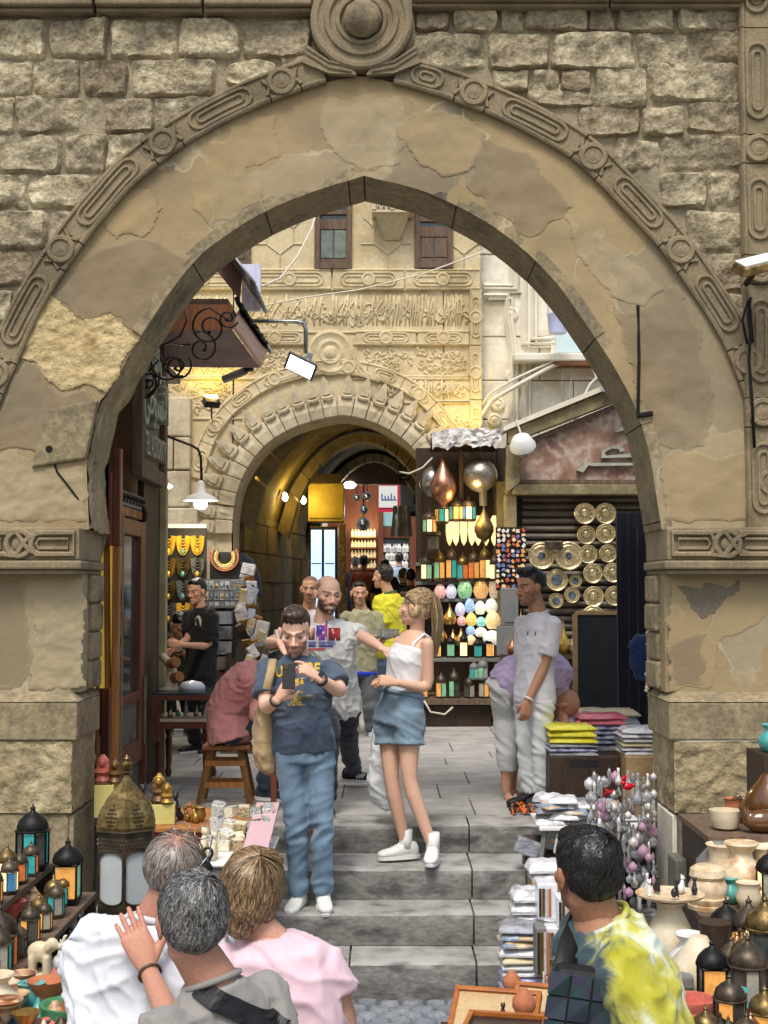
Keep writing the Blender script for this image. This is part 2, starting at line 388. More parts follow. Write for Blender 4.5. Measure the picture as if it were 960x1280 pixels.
while y<17.2:
 d=pr.choice([.5,.62,.75]);x=-2.0-pr.random()*.6
 while x<3.6:
  wd=pr.choice([.55,.75,.95,1.15])
  mb=MB();g=.006
  mb.box((x+wd/2,y+d/2,-.03),(wd-g,d-g,.06),(pr.uniform(-.002,.002),pr.uniform(-.002,.002),0),0,.994)
  mb.build('paver',m_pave,pavement);x+=wd
 y+=d;rowi+=1
mb=MB()
yy=17.2
while yy<40:
 for x in np.arange(-4,4,.8):mb.grid(1,1,lambda u,v:(x+.79*u,yy+.79*v,-.015+max(0,min(.56,(yy+.79*v-20.4)*.11))))
 yy+=.8
tag(mb.build('far_paving',m_pave,pavement),kind='stuff')
YA,YB=8.30,8.85
gate=thing('stone_gateway','weathered pointed stone arch with patched plaster face and carved moulding, framing the market','archway',(0,8.55,-.8))
def pp(lst,Y=YA):
 return[(P(x,y_,Y).x,P(x,y_,Y).z)for x,y_ in lst]
def smooth_poly(pts,step=.06):
 """Catmull-Rom through the points, resampled evenly"""
 pts=[Vector(p)for p in pts];q=[pts[0]*2-pts[1]]+pts+[pts[-1]*2-pts[-2]];out=[]
 for i in range(1,len(q)-2):
  for t in np.linspace(0,1,12,endpoint=False):
   a,b,c,d=q[i-1],q[i],q[i+1],q[i+2]
   out.append(.5*((2*b)+(c-a)*t+(2*a-5*b+4*c-d)*t*t+(3*b-a-3*c+d)*t**3))
 out.append(pts[-1])
 L=[0]
 for i in range(1,len(out)):L.append(L[-1]+(out[i]-out[i-1]).length)
 n=max(2,int(L[-1]/step));res=[];j=0
 for k in range(n+1):
  s=L[-1]*k/n
  while j<len(L)-2 and L[j+1]<s:j+=1
  f=(s-L[j])/max(1e-9,L[j+1]-L[j]);res.append(out[j].lerp(out[j+1],min(1,f)))
 return res
inL=pp([(112,662),(108,578),(124,502),(136,490),(152,462),(163,440),(176,420)])
inLa=pp([(176,420),(213,365),(250,320),(300,283),(350,256),(400,237),(455,220)])
inRa=pp([(455,220),(520,236),(570,257),(620,286),(665,322),(700,360),(730,402),(765,455),(795,512),(811,565),(820,620),(827,662)])
inner=smooth_poly(inLa,.05)+smooth_poly(inRa,.05)[1:]
outL=smooth_poly(pp([(-75,662),(-45,600),(-5,515),(40,410),(90,325),(140,262),(187,213),(287,150),(395,107),(452,95)]),.05)
outR=smooth_poly(pp([(452,95),(485,102),(580,131),(690,182),(760,240),(832,320),(880,388),(915,452),(940,535),(950,662)]),.05)
outer=outL+outR[1:]
def resample(pts,n):
 pts=[Vector(p)for p in pts];L=[0]
 for i in range(1,len(pts)):L.append(L[-1]+(pts[i]-pts[i-1]).length)
 res=[];j=0
 for k in range(n+1):
  s=L[-1]*k/n
  while j<len(L)-2 and L[j+1]<s:j+=1
  f=(s-L[j])/max(1e-9,L[j+1]-L[j]);res.append(pts[j].lerp(pts[j+1],min(1,f)))
 return res
innerL=[Vector(p)for p in inL[:-1]]+smooth_poly(inLa,.05);innerR=smooth_poly(inRa,.05)
def plaster_h(x,z):return fbm((x,0,z),1.6,3)*.018+fbm((x,5,z),7,2)*.006
mb=MB();NU=64
for(A,B)in((innerL,outL),(innerR,outR)):
 A=resample(A,NU);B=resample(B,NU)
 def fn(u,v,A=A,B=B):
  a=A[round(u*NU)];b=B[round(u*NU)];p=a.lerp(b,v)
  h=plaster_h(p.x,p.y)
  return(p.x,YA+h,p.y)
 mb.grid(NU,14,fn)
mb.build('plaster_face',m_patch,gate,True)
def coat(name,px,m,dep=.006,jag=.03,seed=0,cell=.010,sunk=0,flat=None):
 poly=[P(x,y_,YA)for x,y_ in px];poly=[(p.x,p.z)for p in poly];n=len(poly)
 def inside(x,z):
  x+=mnoise.noise((x*9,z*9,seed))*jag+mnoise.noise((x*30,z*30,seed))*jag*.4;z+=mnoise.noise((x*9,z*9,seed+7))*jag;c=False;j=n-1
  for i in range(n):
   (xi,zi),(xj,zj)=poly[i],poly[j]
   if(zi>z)!=(zj>z)and x<(xj-xi)*(z-zi)/(zj-zi)+xi:c=not c
   j=i
  return c
 xs=[p[0]for p in poly];zs_=[p[1]for p in poly];nx,nz=int((max(xs)-min(xs)+.1)/cell),int((max(zs_)-min(zs_)+.1)/cell);x0,z0=min(xs)-.05,min(zs_)-.05;idx={};mb=MB();vs=[];fs=[]
 ins=[[inside(x0+i*cell,z0+j*cell)for j in range(nz+1)]for i in range(nx+1)]
 A_=np.pad(np.array(ins,float),6);C_=np.zeros_like(A_);n_=0
 for a in range(-5,6):
  for b in range(-5,6):C_+=np.roll(np.roll(A_,a,0),b,1);n_+=1
 C_/=n_;ee=[]
 def vid(i,j):
  if(i,j)not in idx:
   x,z=x0+i*cell,z0+j*cell;e=sum(ins[max(0,min(nx,i+a))][max(0,min(nz,j+b))]for a in(-1,0,1)for b in(-1,0,1))/9
   idx[(i,j)]=len(vs);q_=max(0,min(1,(C_[i+6,j+6]-.40)*2.6));ee.append((q_,q_,q_));vs.append((x,(YA+plaster_h(x,z)if flat is None else flat)-dep*min(1,max(0,(e-.45)*2.2))+.0005-fbm((x,seed,z),12,3)*.010*sunk,z))
  return idx[(i,j)]
 for i in range(nx):
  for j in range(nz):
   if ins[i][j]and ins[i+1][j]and ins[i][j+1]and ins[i+1][j+1]:fs.append((vid(i,j),vid(i+1,j),vid(i+1,j+1),vid(i,j+1)))
 if fs:
  o=mb.add(vs,fs).build(name,m,gate,True);at=o.data.color_attributes.new('col','FLOAT_COLOR','POINT');d=np.ones((len(vs),4),np.float32);d[:,:3]=ee;at.data.foreach_set('color',d.ravel())
def coatmat(name,cols):
 m=m_patch.copy();m.name=name;n=m.node_tree.nodes;l=m.node_tree.links;b=[x for x in n if x.type=='BSDF_PRINCIPLED'][0];old=b.inputs['Base Color'].links[0].from_socket
 at=n.new('ShaderNodeAttribute');at.attribute_name='col';g=n.new('ShaderNodeNewGeometry');nz=n.new('ShaderNodeTexNoise');nz.inputs['Scale'].default_value=4;nz.inputs['Detail'].default_value=7;nz.inputs['Roughness'].default_value=.65;l.new(g.outputs['Position'],nz.inputs['Vector'])
 rp=n.new('ShaderNodeValToRGB');e=rp.color_ramp.elements;e[0].position=.35;e[1].position=.65;e[0].color=(*cols[0],1);e[1].color=(*cols[1],1);l.new(nz.outputs['Fac'],rp.inputs[0])
 ad=n.new('ShaderNodeMath');ad.operation='MULTIPLY_ADD';ad.inputs[1].default_value=1.3;l.new(nz.outputs['Fac'],ad.inputs[0]);ad.inputs[2].default_value=-.65;a2=n.new('ShaderNodeMath');a2 .operation='ADD';a2 .use_clamp=True;l.new(ad.outputs[0],a2 .inputs[0]);l.new(at.outputs['Fac'],a2 .inputs[1])
 mu=n.new('ShaderNodeMath');mu.operation='MULTIPLY';mu.inputs[1].default_value=.75;l.new(a2 .outputs[0],mu.inputs[0]);mx=n.new('ShaderNodeMixRGB');l.new(mu.outputs[0],mx.inputs[0]);l.new(old,mx.inputs[1]);l.new(rp.outputs[0],mx.inputs[2]);l.new(mx.outputs[0],b.inputs['Base Color']);return m
m_coat1=coatmat('grey_plaster',[S(120,107,85),S(138,123,98)])
m_coat2=coatmat('tan_plaster',[S(158,138,102),S(168,147,108)])
m_coat3=coatmat('pale_plaster',[S(156,141,112),S(172,158,128)])
m_coat4=mat('yellow_render',[S(184,160,112),S(196,176,132),S(172,144,96)],3,.95,.03,14,coord='world',fine=.25,fscale=22,disp=1)
coat('plaster_patch',[(60,366),(75,362),(90,340),(108,318),(150,300),(200,300),(240,322),(205,372),(176,418),(160,410),(140,392),(112,400),(96,398),(84,382)],m_coat1,.005,.04,1)
coat('plaster_patch',[(24,448),(38,415),(52,376),(62,362),(84,384),(98,402),(138,394),(162,412),(172,424),(160,446),(148,470),(132,494),(108,482),(78,490),(60,480),(44,455)],m_coat4,.010,.03,2,sunk=1)
coat('plaster_patch',[(-12,540),(8,490),(30,452),(50,458),(60,482),(80,494),(104,482),(122,502),(110,572),(70,580),(36,560),(-10,566)],m_coat1,.008,.03,3)
coat('plaster_patch',[(-40,572),(20,562),(60,584),(106,580),(110,652),(-60,652)],m_coat3,.005,.03,4,sunk=.6)
coat('plaster_patch',[(118,268),(150,235),(190,235),(210,262),(190,290),(140,296)],m_coat2,.006,.06,5);coat('plaster_patch',[(404,120),(500,118),(520,160),(500,206),(460,214),(420,200),(396,160)],m_coat3,.004,.05,6)
coat('plaster_patch',[(512,128),(560,140),(600,160),(605,196),(560,225),(520,206),(496,170)],m_coat2,.006,.06,7);coat('plaster_patch',[(602,172),(660,190),(690,226),(720,262),(660,300),(610,262),(580,226)],m_coat1,.005,.06,8)
coat('plaster_patch',[(764,380),(800,392),(846,350),(872,420),(896,500),(880,560),(830,566),(815,540),(790,470)],m_coat1,.005,.05,9);coat('plaster_patch',[(824,572),(850,556),(900,575),(935,560),(944,652),(830,652)],m_coat2,.006,.03,10)
coat('plaster_patch',[(700,262),(740,290),(790,320),(830,360),(800,384),(764,372),(720,320)],m_coat3,.004,.05,11);coat('plaster_patch',[(290,160),(340,140),(350,190),(310,215),(330,250),(270,285),(236,262),(250,200)],m_coat2,.004,.06,12)
def soffit(pts,seam,start):
 cur=[pts[0]];acc=0
 for i in range(1,len(pts)):
  acc+=(pts[i]-pts[i-1]).length;cur.append(pts[i])
  if acc>seam or i==len(pts)-1:
   mb=MB();vs=[];n=len(cur);jy=random.uniform(-.004,.004)
   ctr=Vector((-.1,2.2))
   for k,p in enumerate(cur):
    q=p
    if k==0:q=p.lerp(cur[1],.08)
    if k==n-1:q=p.lerp(cur[-2],.08)
    o_=(q-ctr).normalized()*.14
    for yy,off in((YA-.006+jy,0),(YB+.01,0),(YB+.01,1),(YA-.006+jy,1)):
     w_=mnoise.noise((q.x*6,yy*4,q.y*6))*.008
     vs.append((q.x+o_.x*off*.5-o_.x*w_*4*(1-off),yy,q.y+o_.y*off*.5-o_.y*w_*4*(1-off)))
   fs=[(k*4+j,k*4+(j+1)%4,(k+1)*4+(j+1)%4,(k+1)*4+j)for k in range(n-1)for j in range(4)]+[(0,1,2,3),tuple(range(4*n-1,4*n-5,-1))]
   mb.add(vs,fs).build('soffit_stone',m_base,gate,35);cur=[pts[i]];acc=0
soffit(smooth_poly(inLa,.05),.55,0);soffit(smooth_poly(inRa,.05),.6,0)
mb=MB()
def brok(u,v):
 q=resample([Vector(p)for p in inL],24);p=q[round(u*24)]
 return(p.x+.01-.05*abs(mnoise.noise((p.y*7,v*5,1))),YA+.012+(YB-YA)*v,p.y+.03*mnoise.noise((p.y*5,v*6,4)))
mb.grid(24,8,brok);mb.build('rubble_core',m_rough,gate,True)
a,b_,c,d=[Vector((P(x,y_,YA).x,YA-.035,P(x,y_,YA).z))for x,y_ in((124,500),(108,574),(40,585),(60,512))]
mb=MB();bk=Vector((.0,YB-YA+.03,0))
mb.add([a,b_,c,d,a+bk,b_+bk,c+bk,d+bk],[(0,1,2,3),(4,7,6,5),(0,4,5,1),(1,5,6,2),(2,6,7,3),(3,7,4,0)])
mb.build('springer_stone',m_base,gate,bevel=.015)
mb=MB();T_=Vector((0,6.0))
o2=[Vector((-3.6,1.9))]+outer+[Vector((3.6,1.9))]
def wallstrip(lst,Y,rev=False):
 top=6.2;vs=[];fs=[]
 for p in lst:vs+=[(p.x,Y,p.y),(p.x,Y,top)]
 for i in range(len(lst)-1):fs.append((2*i,2*i+2,2*i+3,2*i+1))
 return vs,fs
mb.add(*wallstrip([Vector((-6,1.9)),Vector((-2.9,1.9))]+outer+[Vector((2.9,1.9)),Vector((6,1.9))],YA+.045))
mb.build('mortar_bed',m_mortar,gate)
mb=MB();mb.add(*wallstrip([Vector((-6,1.7)),Vector((-1.85,1.7))]+innerL+innerR[1:]+[Vector((1.72,1.7)),Vector((6,1.7))],YB));mb.b2(-6,6,YA+.05,YB,6.19,6.2)
mb.build('wall_back',m_mortar,gate)
def rubble(x0,x1,z0,z1,Y,proud,seed,nu=20,nv=13):
 b=MB();cx,cz=(x0+x1)/2,(z0+z1)/2;hx,hz=(x1-x0)/2,(z1-z0)/2;rr=random.Random(seed)
 sk=[rr.uniform(-.12,.12)for _ in range(4)];pw=rr.uniform(5,14);tilt=rr.uniform(-.02,.02);tilt2=rr.uniform(-.015,.015)
 def fn(u,v):
  s,t=2*u-1,2*v-1
  k=(abs(s)**pw+abs(t)**pw)**(1/pw)if(s or t)else 1;m=max(abs(s),abs(t));q=m/k if k>1e-6 else 1
  x=cx+hx*s*q*(1+sk[0]*t*.5);z=cz+hz*t*q*(1+sk[1]*s)
  x+=mnoise.noise((x*9,z*9,seed))*.016*m;z+=mnoise.noise((x*9,z*9,seed+50))*.016*m
  e=(1-m**18)**.5 if m<1 else 0
  h=proud*(.78+.22*e)*(1.0 if m<1 else 0.0)
  h+=(fbm((x,seed,z),7,3)*.026+mnoise.noise((x*26,seed,z*26))*.010+tilt*s+tilt2*t-abs(mnoise.noise((x*11,seed*3,z*14)))*.018-max(0,mnoise.noise((x*5,seed*5,z*6))-.25)*.035)*e
  return(x,Y+.05-h,z)
 return b.grid(nu,nv,fn)
rowsL=[(22,70,[(-75,-14),(-10,52),(60,133),(137,220),(222,300),(302,388)]),(73,118,[(-70,-14),(-10,38),(40,97),(104,158),(163,268)]),(58,84,[(352,390)]),(74,106,[(282,345)]),(120,163,[(-95,-33),(-30,16),(19,118),(130,190),(192,262)]),(166,213,[(-90,-24),(-20,75),(80,130),(133,180)]),(217,258,[(-85,-24),(-20,32),(34,112),(115,145)]),(262,310,[(-95,-44),(-40,58),(61,92)]),(313,356,[(-95,-32),(-28,38)]),(360,405,[(-90,-20),(-16,12)])]
rowsR=[(9,36,[(520,562),(567,623),(627,654),(657,735),(738,767),(772,843),(850,926)]),(39,84,[(516,607),(611,687),(693,793),(799,860)]),(26,72,[(864,936)]),(86,112,[(618,660),(668,698),(703,738)]),(101,130,[(660,742)]),(82,131,[(745,808)]),(75,124,[(812,932)]),(132,168,[(725,800),(803,855)]),(126,163,[(862,937)]),(172,211,[(772,826)]),(167,209,[(830,936)]),(214,258,[(828,884),(889,935)]),(262,312,[(860,935)]),(315,362,[(893,935)]),(366,410,[(908,936)]),(9,60,[(975,1040)]),(64,120,[(978,1050)]),(124,180,[(975,1045)])]
si=0
rx=random.Random(88)
for yq in range(-90,640,47):
 for xa_,xb_ in((-330,-98),(1053,1290)):
  x=xa_+rx.uniform(-20,10);lst=[]
  while x<xb_-15:w_=min(rx.uniform(40,95),xb_-x);lst.append((x,x+w_-4));x+=w_
  (rowsL if xa_<0 else rowsR).append((yq,yq+43,lst))
for rows in(rowsL,rowsR):
 for y0,y1,xs in rows:
  for x0,x1 in xs:
   a=P(x0-1.5,y1+1.5,YA);b2=P(x1+1.5,y0-1.5,YA)
   rubble(a.x,b2 .x,a.z,b2 .z,YA,random.uniform(.030,.055),si).build('stone',m_rubble,gate,62);si+=1
def band(outl,s0,s1):
 L=[0]
 for i in range(1,len(outl)):L.append(L[-1]+(outl[i]-outl[i-1]).length)
 def at(s):
  s=max(0,min(L[-1]-1e-6,s));j=0
  while j<len(L)-2 and L[j+1]<s:j+=1
  t=(outl[j+1]-outl[j]).normalized();p=outl[j]+t*(s-L[j]);return p,Vector((-t.y,t.x))
 return at,L[-1]
BW=.165
def moulding(at,s0,s1,w_=BW,Y=YA,sgn=1,mt=None):
 """one moulding stone with raised looped ribs"""
 n=max(3,int((s1-s0)/.06));mb=MB();vs=[];g=.004
 prof=[(-.012,.03),(-.012,-.035),(0,-.045),(.012,-.045),(.02,-.032),(w_-.02,-.032),(w_-.012,-.045),(w_,-.045),(w_+.01,-.03),(w_+.01,.03)]
 k=len(prof)
 for i in range(n+1):
  s=s0+g+(s1-s0-2*g)*i/n;p,nn=at(s);wob=mnoise.noise((s*3,1,2))*.006
  for o_,h in prof:vs.append((p.x+nn.x*(o_+wob),Y+h,p.y+nn.y*(o_+wob)))
 fs=[(i*k+j,i*k+(j+1)%k,(i+1)*k+(j+1)%k,(i+1)*k+j)for i in range(n)for j in range(k)]+[tuple(range(k)),tuple(range(n*k+k-1,n*k-1,-1))]
 mb.add(vs,fs)
 def loop(a0,a1,hw,r,dep):
  c=w_/2;pts=[]
  m=max(3,int((a1-a0)/.07))
  def q(s,o_):
   p,nn=at(s);pts.append((p.x+nn.x*o_,Y-dep,p.y+nn.y*o_))
  for i in range(m+1):q(a0+hw+(a1-a0-2*hw)*i/m,c-hw)
  for a in(-60,-30,0,30,60):q(a1-hw+hw*math.cos(R(a)),c+hw*math.sin(R(a)))
  for i in range(m+1):q(a1-hw-(a1-a0-2*hw)*i/m,c+hw)
  for a in(120,150,180,210,240):q(a0+hw+hw*math.cos(R(a)),c+hw*math.sin(R(a)))
  mb.tube(pts,r,6,closed=True)
 if s1-s0>.3:
  loop(s0+.1,s1-.1,w_*.34,.013,.036);loop(s0+.15,s1-.15,w_*.15,.010,.036)
 return mb
def knot(at,s,w_=BW,Y=YA):
 p,nn=at(s);c=Vector((p.x+nn.x*w_/2,0,p.y+nn.y*w_/2));mb=MB()
 for rr_,tr in((.072,.02),(.036,.012)):
  mb.tube([(c.x+rr_*math.cos(a),Y-.04,c.z+rr_*math.sin(a))for a in np.linspace(0,2*math.pi,16,endpoint=False)],tr,6,closed=True)
 mb.lathe([(.07,0),(.07,.012),(.03,.018),(.012,.024)],14,(c.x,Y-.032,c.z),(math.pi/2,0,0))
 return mb
for outl,flip in((outL,0),(outR,1)):
 at,LL=band(outl,0,0)
 ks=[LL*f for f in((.04,.25,.46,.68,.88)if not flip else(.17,.37,.56,.75,.93))]
 bounds=[0]+[x for k in ks for x in(k-.1,k+.1)]+[LL-(.22 if not flip else.0)]
 if flip:bounds[0]=.2
 for i in range(len(bounds)-1):
  a0,a1=bounds[i],bounds[i+1]
  if a1-a0<.05:continue
  m_=moulding(at,a0,a1)
  if i%2==1:
   k=knot(at,(a0+a1)/2);m_.add(k.v,k.f)
   for sg in(-1,1):
    p1,n1=at((a0+a1)/2+sg*.11);p2,n2=at((a0+a1)/2+sg*.05)
    for o1,o2_ in((.03,.13),(.13,.03)):m_.tube([(p1 .x+n1 .x*o1,YA-.036,p1 .y+n1 .y*o1),(p2 .x+n2 .x*o2_,YA-.038,p2 .y+n2 .y*o2_)],.012,6)
  m_.build('moulding_stone',m_mould,gate,40)
rc=P(452,30,YA)
mb=MB()
mb.lathe([(.315,-.06),(.315,.05),(.30,.062),(.275,.062),(.262,.05),(.235,.05),(.225,.066),(.20,.066),(.19,.048),(.165,.048),(.155,.06),(.135,.06),(.125,.03),(.0,.03)],48,(rc.x,YA-.02,rc.z),(math.pi/2,0,0))
mb.build('roundel',m_mould,gate,30)
mb=MB();mb.lathe([(.118,.0),(.122,.04),(.112,.085),(.085,.125),(.04,.145),(.0,.148)],10,(rc.x,YA-.04,rc.z),(math.pi/2,0,.2));mb.build('boss',m_base,gate,50)
mb=MB()
for sg in(-1,1):
 x0=rc.x+sg*.30;pts=[(rc.x+sg*.05,rc.z-.31),(rc.x+sg*.22,rc.z-.25),(rc.x+sg*.33,rc.z-.16),(rc.x+sg*.36,rc.z-.27),(rc.x+sg*.2,rc.z-.335),(rc.x+sg*.03,rc.z-.345)]
 mb.prism(pts if sg>0 else pts[::-1],lambda u,v,w2:(u,YA-.02-w2,v),.045)
 for o_ in(.0,.035):mb.tube([(rc.x+sg*.06,YA-.068,rc.z-.325+o_),(rc.x+sg*.2,YA-.068,rc.z-.30+o_),(rc.x+sg*.34,YA-.068,rc.z-.21+o_)],.009,5)
mb.build('roundel_tail',m_mould,gate,40)
mb=MB()
for x0,x1 in((-120,120),(122,255),(257,391),(515,760),(762,930)):
 a=P(x0,13,YA);b2=P(x1,-12,YA);dz=0 if x1<450 else.03
 m2=MB();m2 .b2(a.x,b2 .x-.006,YA-.09,YA+.05,a.z+dz,a.z+.16);m2 .b2(a.x,b2 .x-.006,YA-.05,YA+.05,a.z-.028+dz,a.z+dz-.002);m2 .build('cornice_stone',m_mould,gate,bevel=.012)
xa,xb=PX(937,YA),PX(975,YA);zt=5.6;z0=PZ(662,YA)
def vpath(s):return Vector((xb-.01,z0+s)),Vector((-1,0))
hs=[.0,.62,.80,1.5,1.68,2.25,2.43,3.1,3.6]
for i in range(len(hs)-1):
 m_=moulding(vpath,hs[i],hs[i+1],.185,YA-.014)
 if i%2==1:
  k=knot(vpath,(hs[i]+hs[i+1])/2,.185,YA-.014);m_.add(k.v,k.f)
 m_.build('moulding_stone',m_mould,gate,40)
def impost(x0,x1,zb,zt_,inner_side):
 yf=YA-.10
 mb=MB();mb.b2(x0,x1,yf,YB+.01,zb+.085,zt_);mb.build('impost_block',m_mould,gate,bevel=.01)
 prof=[(0,0),(-.035,.012),(-.035,.04),(-.02,.05),(-.012,.082),(.0,.084)]
 mb=MB();mb.b2(x0-(.02 if inner_side<0 else 0),x1+(.02 if inner_side>0 else 0),yf-.03,YB,zb+.03,zb+.083);mb.b2(x0,x1,yf-.005,YB,zb,zb+.029)
 mb.build('impost_ledge',m_mould,gate,bevel=.012)
 zc=(zb+.085+zt_)/2+.0;h=(zt_-zb-.085)/2-.035;mb=MB();L=abs(x1-x0)
 xs=x1-.03 if inner_side>0 else x0+.03;dr=-1 if inner_side>0 else 1
 pos=0
 first=True
 while pos<L-.1:
  ln=.26 if first else.44;first=False
  a0=xs+dr*pos;a1=xs+dr*min(pos+ln,L)
  for hh,r in((h,.019),(h*.45,.011)):
   i0=a0+dr*(h-hh);i1=a1-dr*(h-hh)*1
   mb.tube([(i0,yf-.012,zc-hh),(i1-dr*hh*.5,yf-.012,zc-hh),(i1,yf-.012,zc),(i1-dr*hh*.5,yf-.012,zc+hh),(i0,yf-.012,zc+hh)],r,6,closed=True)
  pos+=ln
  if pos<L-.2:
   cx=xs+dr*(pos+.07)
   mb.tube([(cx+.075*math.cos(a),yf-.012,zc+.075*math.sin(a))for a in np.linspace(0,2*math.pi,16,endpoint=False)],.02,6,closed=True)
   mb.lathe([(.04,0),(.04,.012),(.015,.02)],12,(cx,yf,zc),(math.pi/2,0,0))
   for sg in(-1,1):
    mb.tube([(cx-.12,yf-.012,zc+sg*h),(cx-.02,yf-.016,zc+sg*.075),(cx+.06,yf-.016,zc-sg*.04),(cx+.13,yf-.012,zc-sg*h)],.017,6)
  pos+=.14
 mb.build('carved_interlace',m_mould,gate,45)
ZI0,ZI1=PZ(718,8.2),PZ(659,8.2)
XL,XR=-1.83,1.70
impost(-3.4,XL,ZI0,ZI1,1);impost(XR,3.4,ZI0,ZI1,-1)
def pier(xi,xo,sg):
 """xi: opening side, xo: far side"""
 def bb(mb,xin,yf,z0,z1,yb=YB):mb.b2(xin,xo,yf,yb,z0,z1)
 zs=[PZ(866,YA),ZI0+.003]
 mb=MB();ch=.05
 poly=[(xo,YA+.02),(xi-sg*.0,YA+.02+ch),(xi,YB)]
 x1=xi-sg*ch
 pts=[(xo,YA+.02),(x1-sg*.02,YA+.02),(xi-sg*.015,YA+.02+ch),(xi-sg*.015,YB),(xo,YB)]
 mb.prism(pts,lambda u,v,w2:(u,v,zs[0]+w2),zs[1]-zs[0]);sh=mb.build('pier_shaft',m_patch,gate)
 z=zs[0]
 for k in range(4):
  hgt=(zs[1]-zs[0])/4;m2=MB();yq=YA+.2+.05*random.random();m2 .b2(xi-sg*.05,xi+sg*(.004+.02*random.random()),yq,YB+.005,z+.004,z+hgt-.004);m2 .build('angle_stone',m_base,gate,bevel=.018);z+=hgt
 za,zb_=PZ(926,YA-.1),PZ(878,YA-.1)
 mb=MB();mb.b2(xi,xo,YA-.10,YB+.01,za,zb_);mb.build('plinth_stone',m_base,gate,bevel=.012)
 mb=MB();pts=[(xo,YA-.12),(xi+sg*.015,YA-.12),(xi+sg*.015,YB+.012),(xo,YB+.012)]
 mb.add([(xo,YA-.105,zb_+.002),(xi+sg*.006,YA-.105,zb_+.002),(xi+sg*.006,YB+.008,zb_+.002),(xo,YB+.008,zb_+.002),(xo,YA+.01,zs[0]+.004),(xi-sg*.06,YA+.01,zs[0]+.004),(xi-sg*.06,YB+.008,zs[0]+.004),(xo,YB+.008,zs[0]+.004)],[(0,1,2,3),(4,7,6,5),(0,4,5,1),(1,5,6,2),(2,6,7,3),(3,7,4,0)])
 mb.build('plinth_ledge',m_base,gate,bevel=.006)
 z1=za-.004;zmid=PZ(1016,YA-.08)
 mb=MB();xi2=xi-sg*.03
 def face(u,v):
  x=xi2+(xo-xi2)*u**1.5;z=zmid+(z1-zmid)*v
  return(x,YA-.09+fbm((x,1,z),5,3)*.018+fbm((x,3,z),16,2)*.012,z)
 mb.grid(70,26,face);mb.grid(14,12,lambda u,v:(xi2+fbm((1,u*3,v*3),2,2)*.015,YA-.09+fbm((xi2,1,zmid+(z1-zmid)*v),5,3)*.03*(1-u)+u*(YB-YA+.1),zmid+(z1-zmid)*v))
 mb.build('rough_course',m_rough,gate,True)
 mb=MB();mb.b2(xi2-sg*.02,xo,YA-.075,YB,-1.3,zmid+.0);mb.build('footing_stone',m_dark if sg<0 else m_base,gate,bevel=.02)
 mb=MB();mb.b2(xi2+sg*.01,xi2-sg*.02,YA-.06,YB-.02,-1.2,zmid-.02);mb.build('corner_stone',m_pale if sg<0 else m_base,gate,bevel=.006)
pier(XL,-3.4,1);pier(XR,3.4,-1)
mb=MB();a,b2=P(797,382,YA),P(797,520,YA);mb.tube([(a.x,YA-.012,a.z),(a.x+.003,YA-.014,(a.z+b2 .z)/2),(b2 .x,YA-.012,b2 .z)],.010,6);mb.tube([(b2 .x-.01,YA-.01,b2 .z),(b2 .x+.09,YA-.01,b2 .z+.015)],.016,6);mb.build('iron_bar',m_iron,gate)
mb=MB();q=lambda x,y_:(P(x,y_,YA).x,YA-.015,P(x,y_,YA).z)
mb.lathe([(.028,0),(.034,.02),(.02,.05)],10,(q(63,562)[0],YA+.01,q(63,562)[2]),(math.pi/2,0,0));mb.tube([q(63,562),q(72,590),q(84,605),q(99,625)],.006,5);mb.tube([q(66,562),q(76,555),q(86,560),q(92,573)],.006,5);mb.build('wire_stub',m_iron,gate)
YSH=YA+.02
coat('plaster_patch',[(-60,722),(30,722),(36,770),(40,830),(26,862),(-60,862)],m_coat1,.004,.03,21,flat=YSH)
coat('plaster_patch',[(34,724),(104,724),(106,862),(30,862),(44,800)],m_coat3,.006,.03,22,sunk=.7,flat=YSH)
coat('plaster_patch',[(836,724),(960,724),(960,770),(905,800),(890,862),(836,862)],m_coat2,.004,.04,23,flat=YSH)
coat('plaster_patch',[(850,728),(930,728),(905,765),(880,775),(862,760)],mat('soot_stain',[S(112,104,92),S(132,121,102)],5,.95,.004,20,coord='world',fine=.15),.006,.06,24,flat=YSH)
coat('plaster_patch',[(838,800),(880,790),(886,858),(838,860)],m_coat1,.006,.05,25,flat=YSH)
YG=17.0
def G(x,y_):p=P(x,y_,YG);return Vector((p.x,p.z))
carved=thing('carved_gate_wall','tall cream stone gate wall with carved inscription panels, shuttered windows and a muqarnas arch','gateway',(-.3,17.6,0))
gin=smooth_poly([G(*q)for q in((290,905),(290,720),(290,655),(297,612),(312,580),(335,553),(365,535),(395,525),(428,519),(460,525),(490,539),(515,558),(535,585),(548,615),(555,655),(555,720),(555,905))],.08)
gin=[p for p in gin];gx0,gx1=gin[0].x,gin[-1].x
mb=MB();top=9.0
vs=[];fs=[]
seq=[Vector((-7,0)),Vector((gx0-.001,0))]+gin+[Vector((gx1+.001,0)),Vector((1.215,0))]
for p in seq:vs+=[(p.x,YG,max(p.y,0)),(p.x,YG,top)]
for i in range(len(seq)-1):fs.append((2*i,2*i+2,2*i+3,2*i+1))
mb.add(vs,fs)
vs=[];fs=[]
for p in gin:vs+=[(p.x,YG,p.y),(p.x,YG+.9,p.y)]
for i in range(len(gin)-1):fs.append((2*i,2*i+2,2*i+3,2*i+1))
mb.add(vs,fs);mb.b2(-7,1.2,YG+.9,YG+1.1,4.2,top)
mb.build('wall_face',m_beige,carved)
mb=MB();mb.b2(-7,gx0-.3,YG+.9,YG+1.1,0,4.2);mb.b2(gx1+.3,1.2,YG+.9,YG+1.1,0,4.2);mb.b2(-7,1.2,YG+.02,YG+1.1,top-.1,top);mb.build('wall_back',m_tunnel,carved)
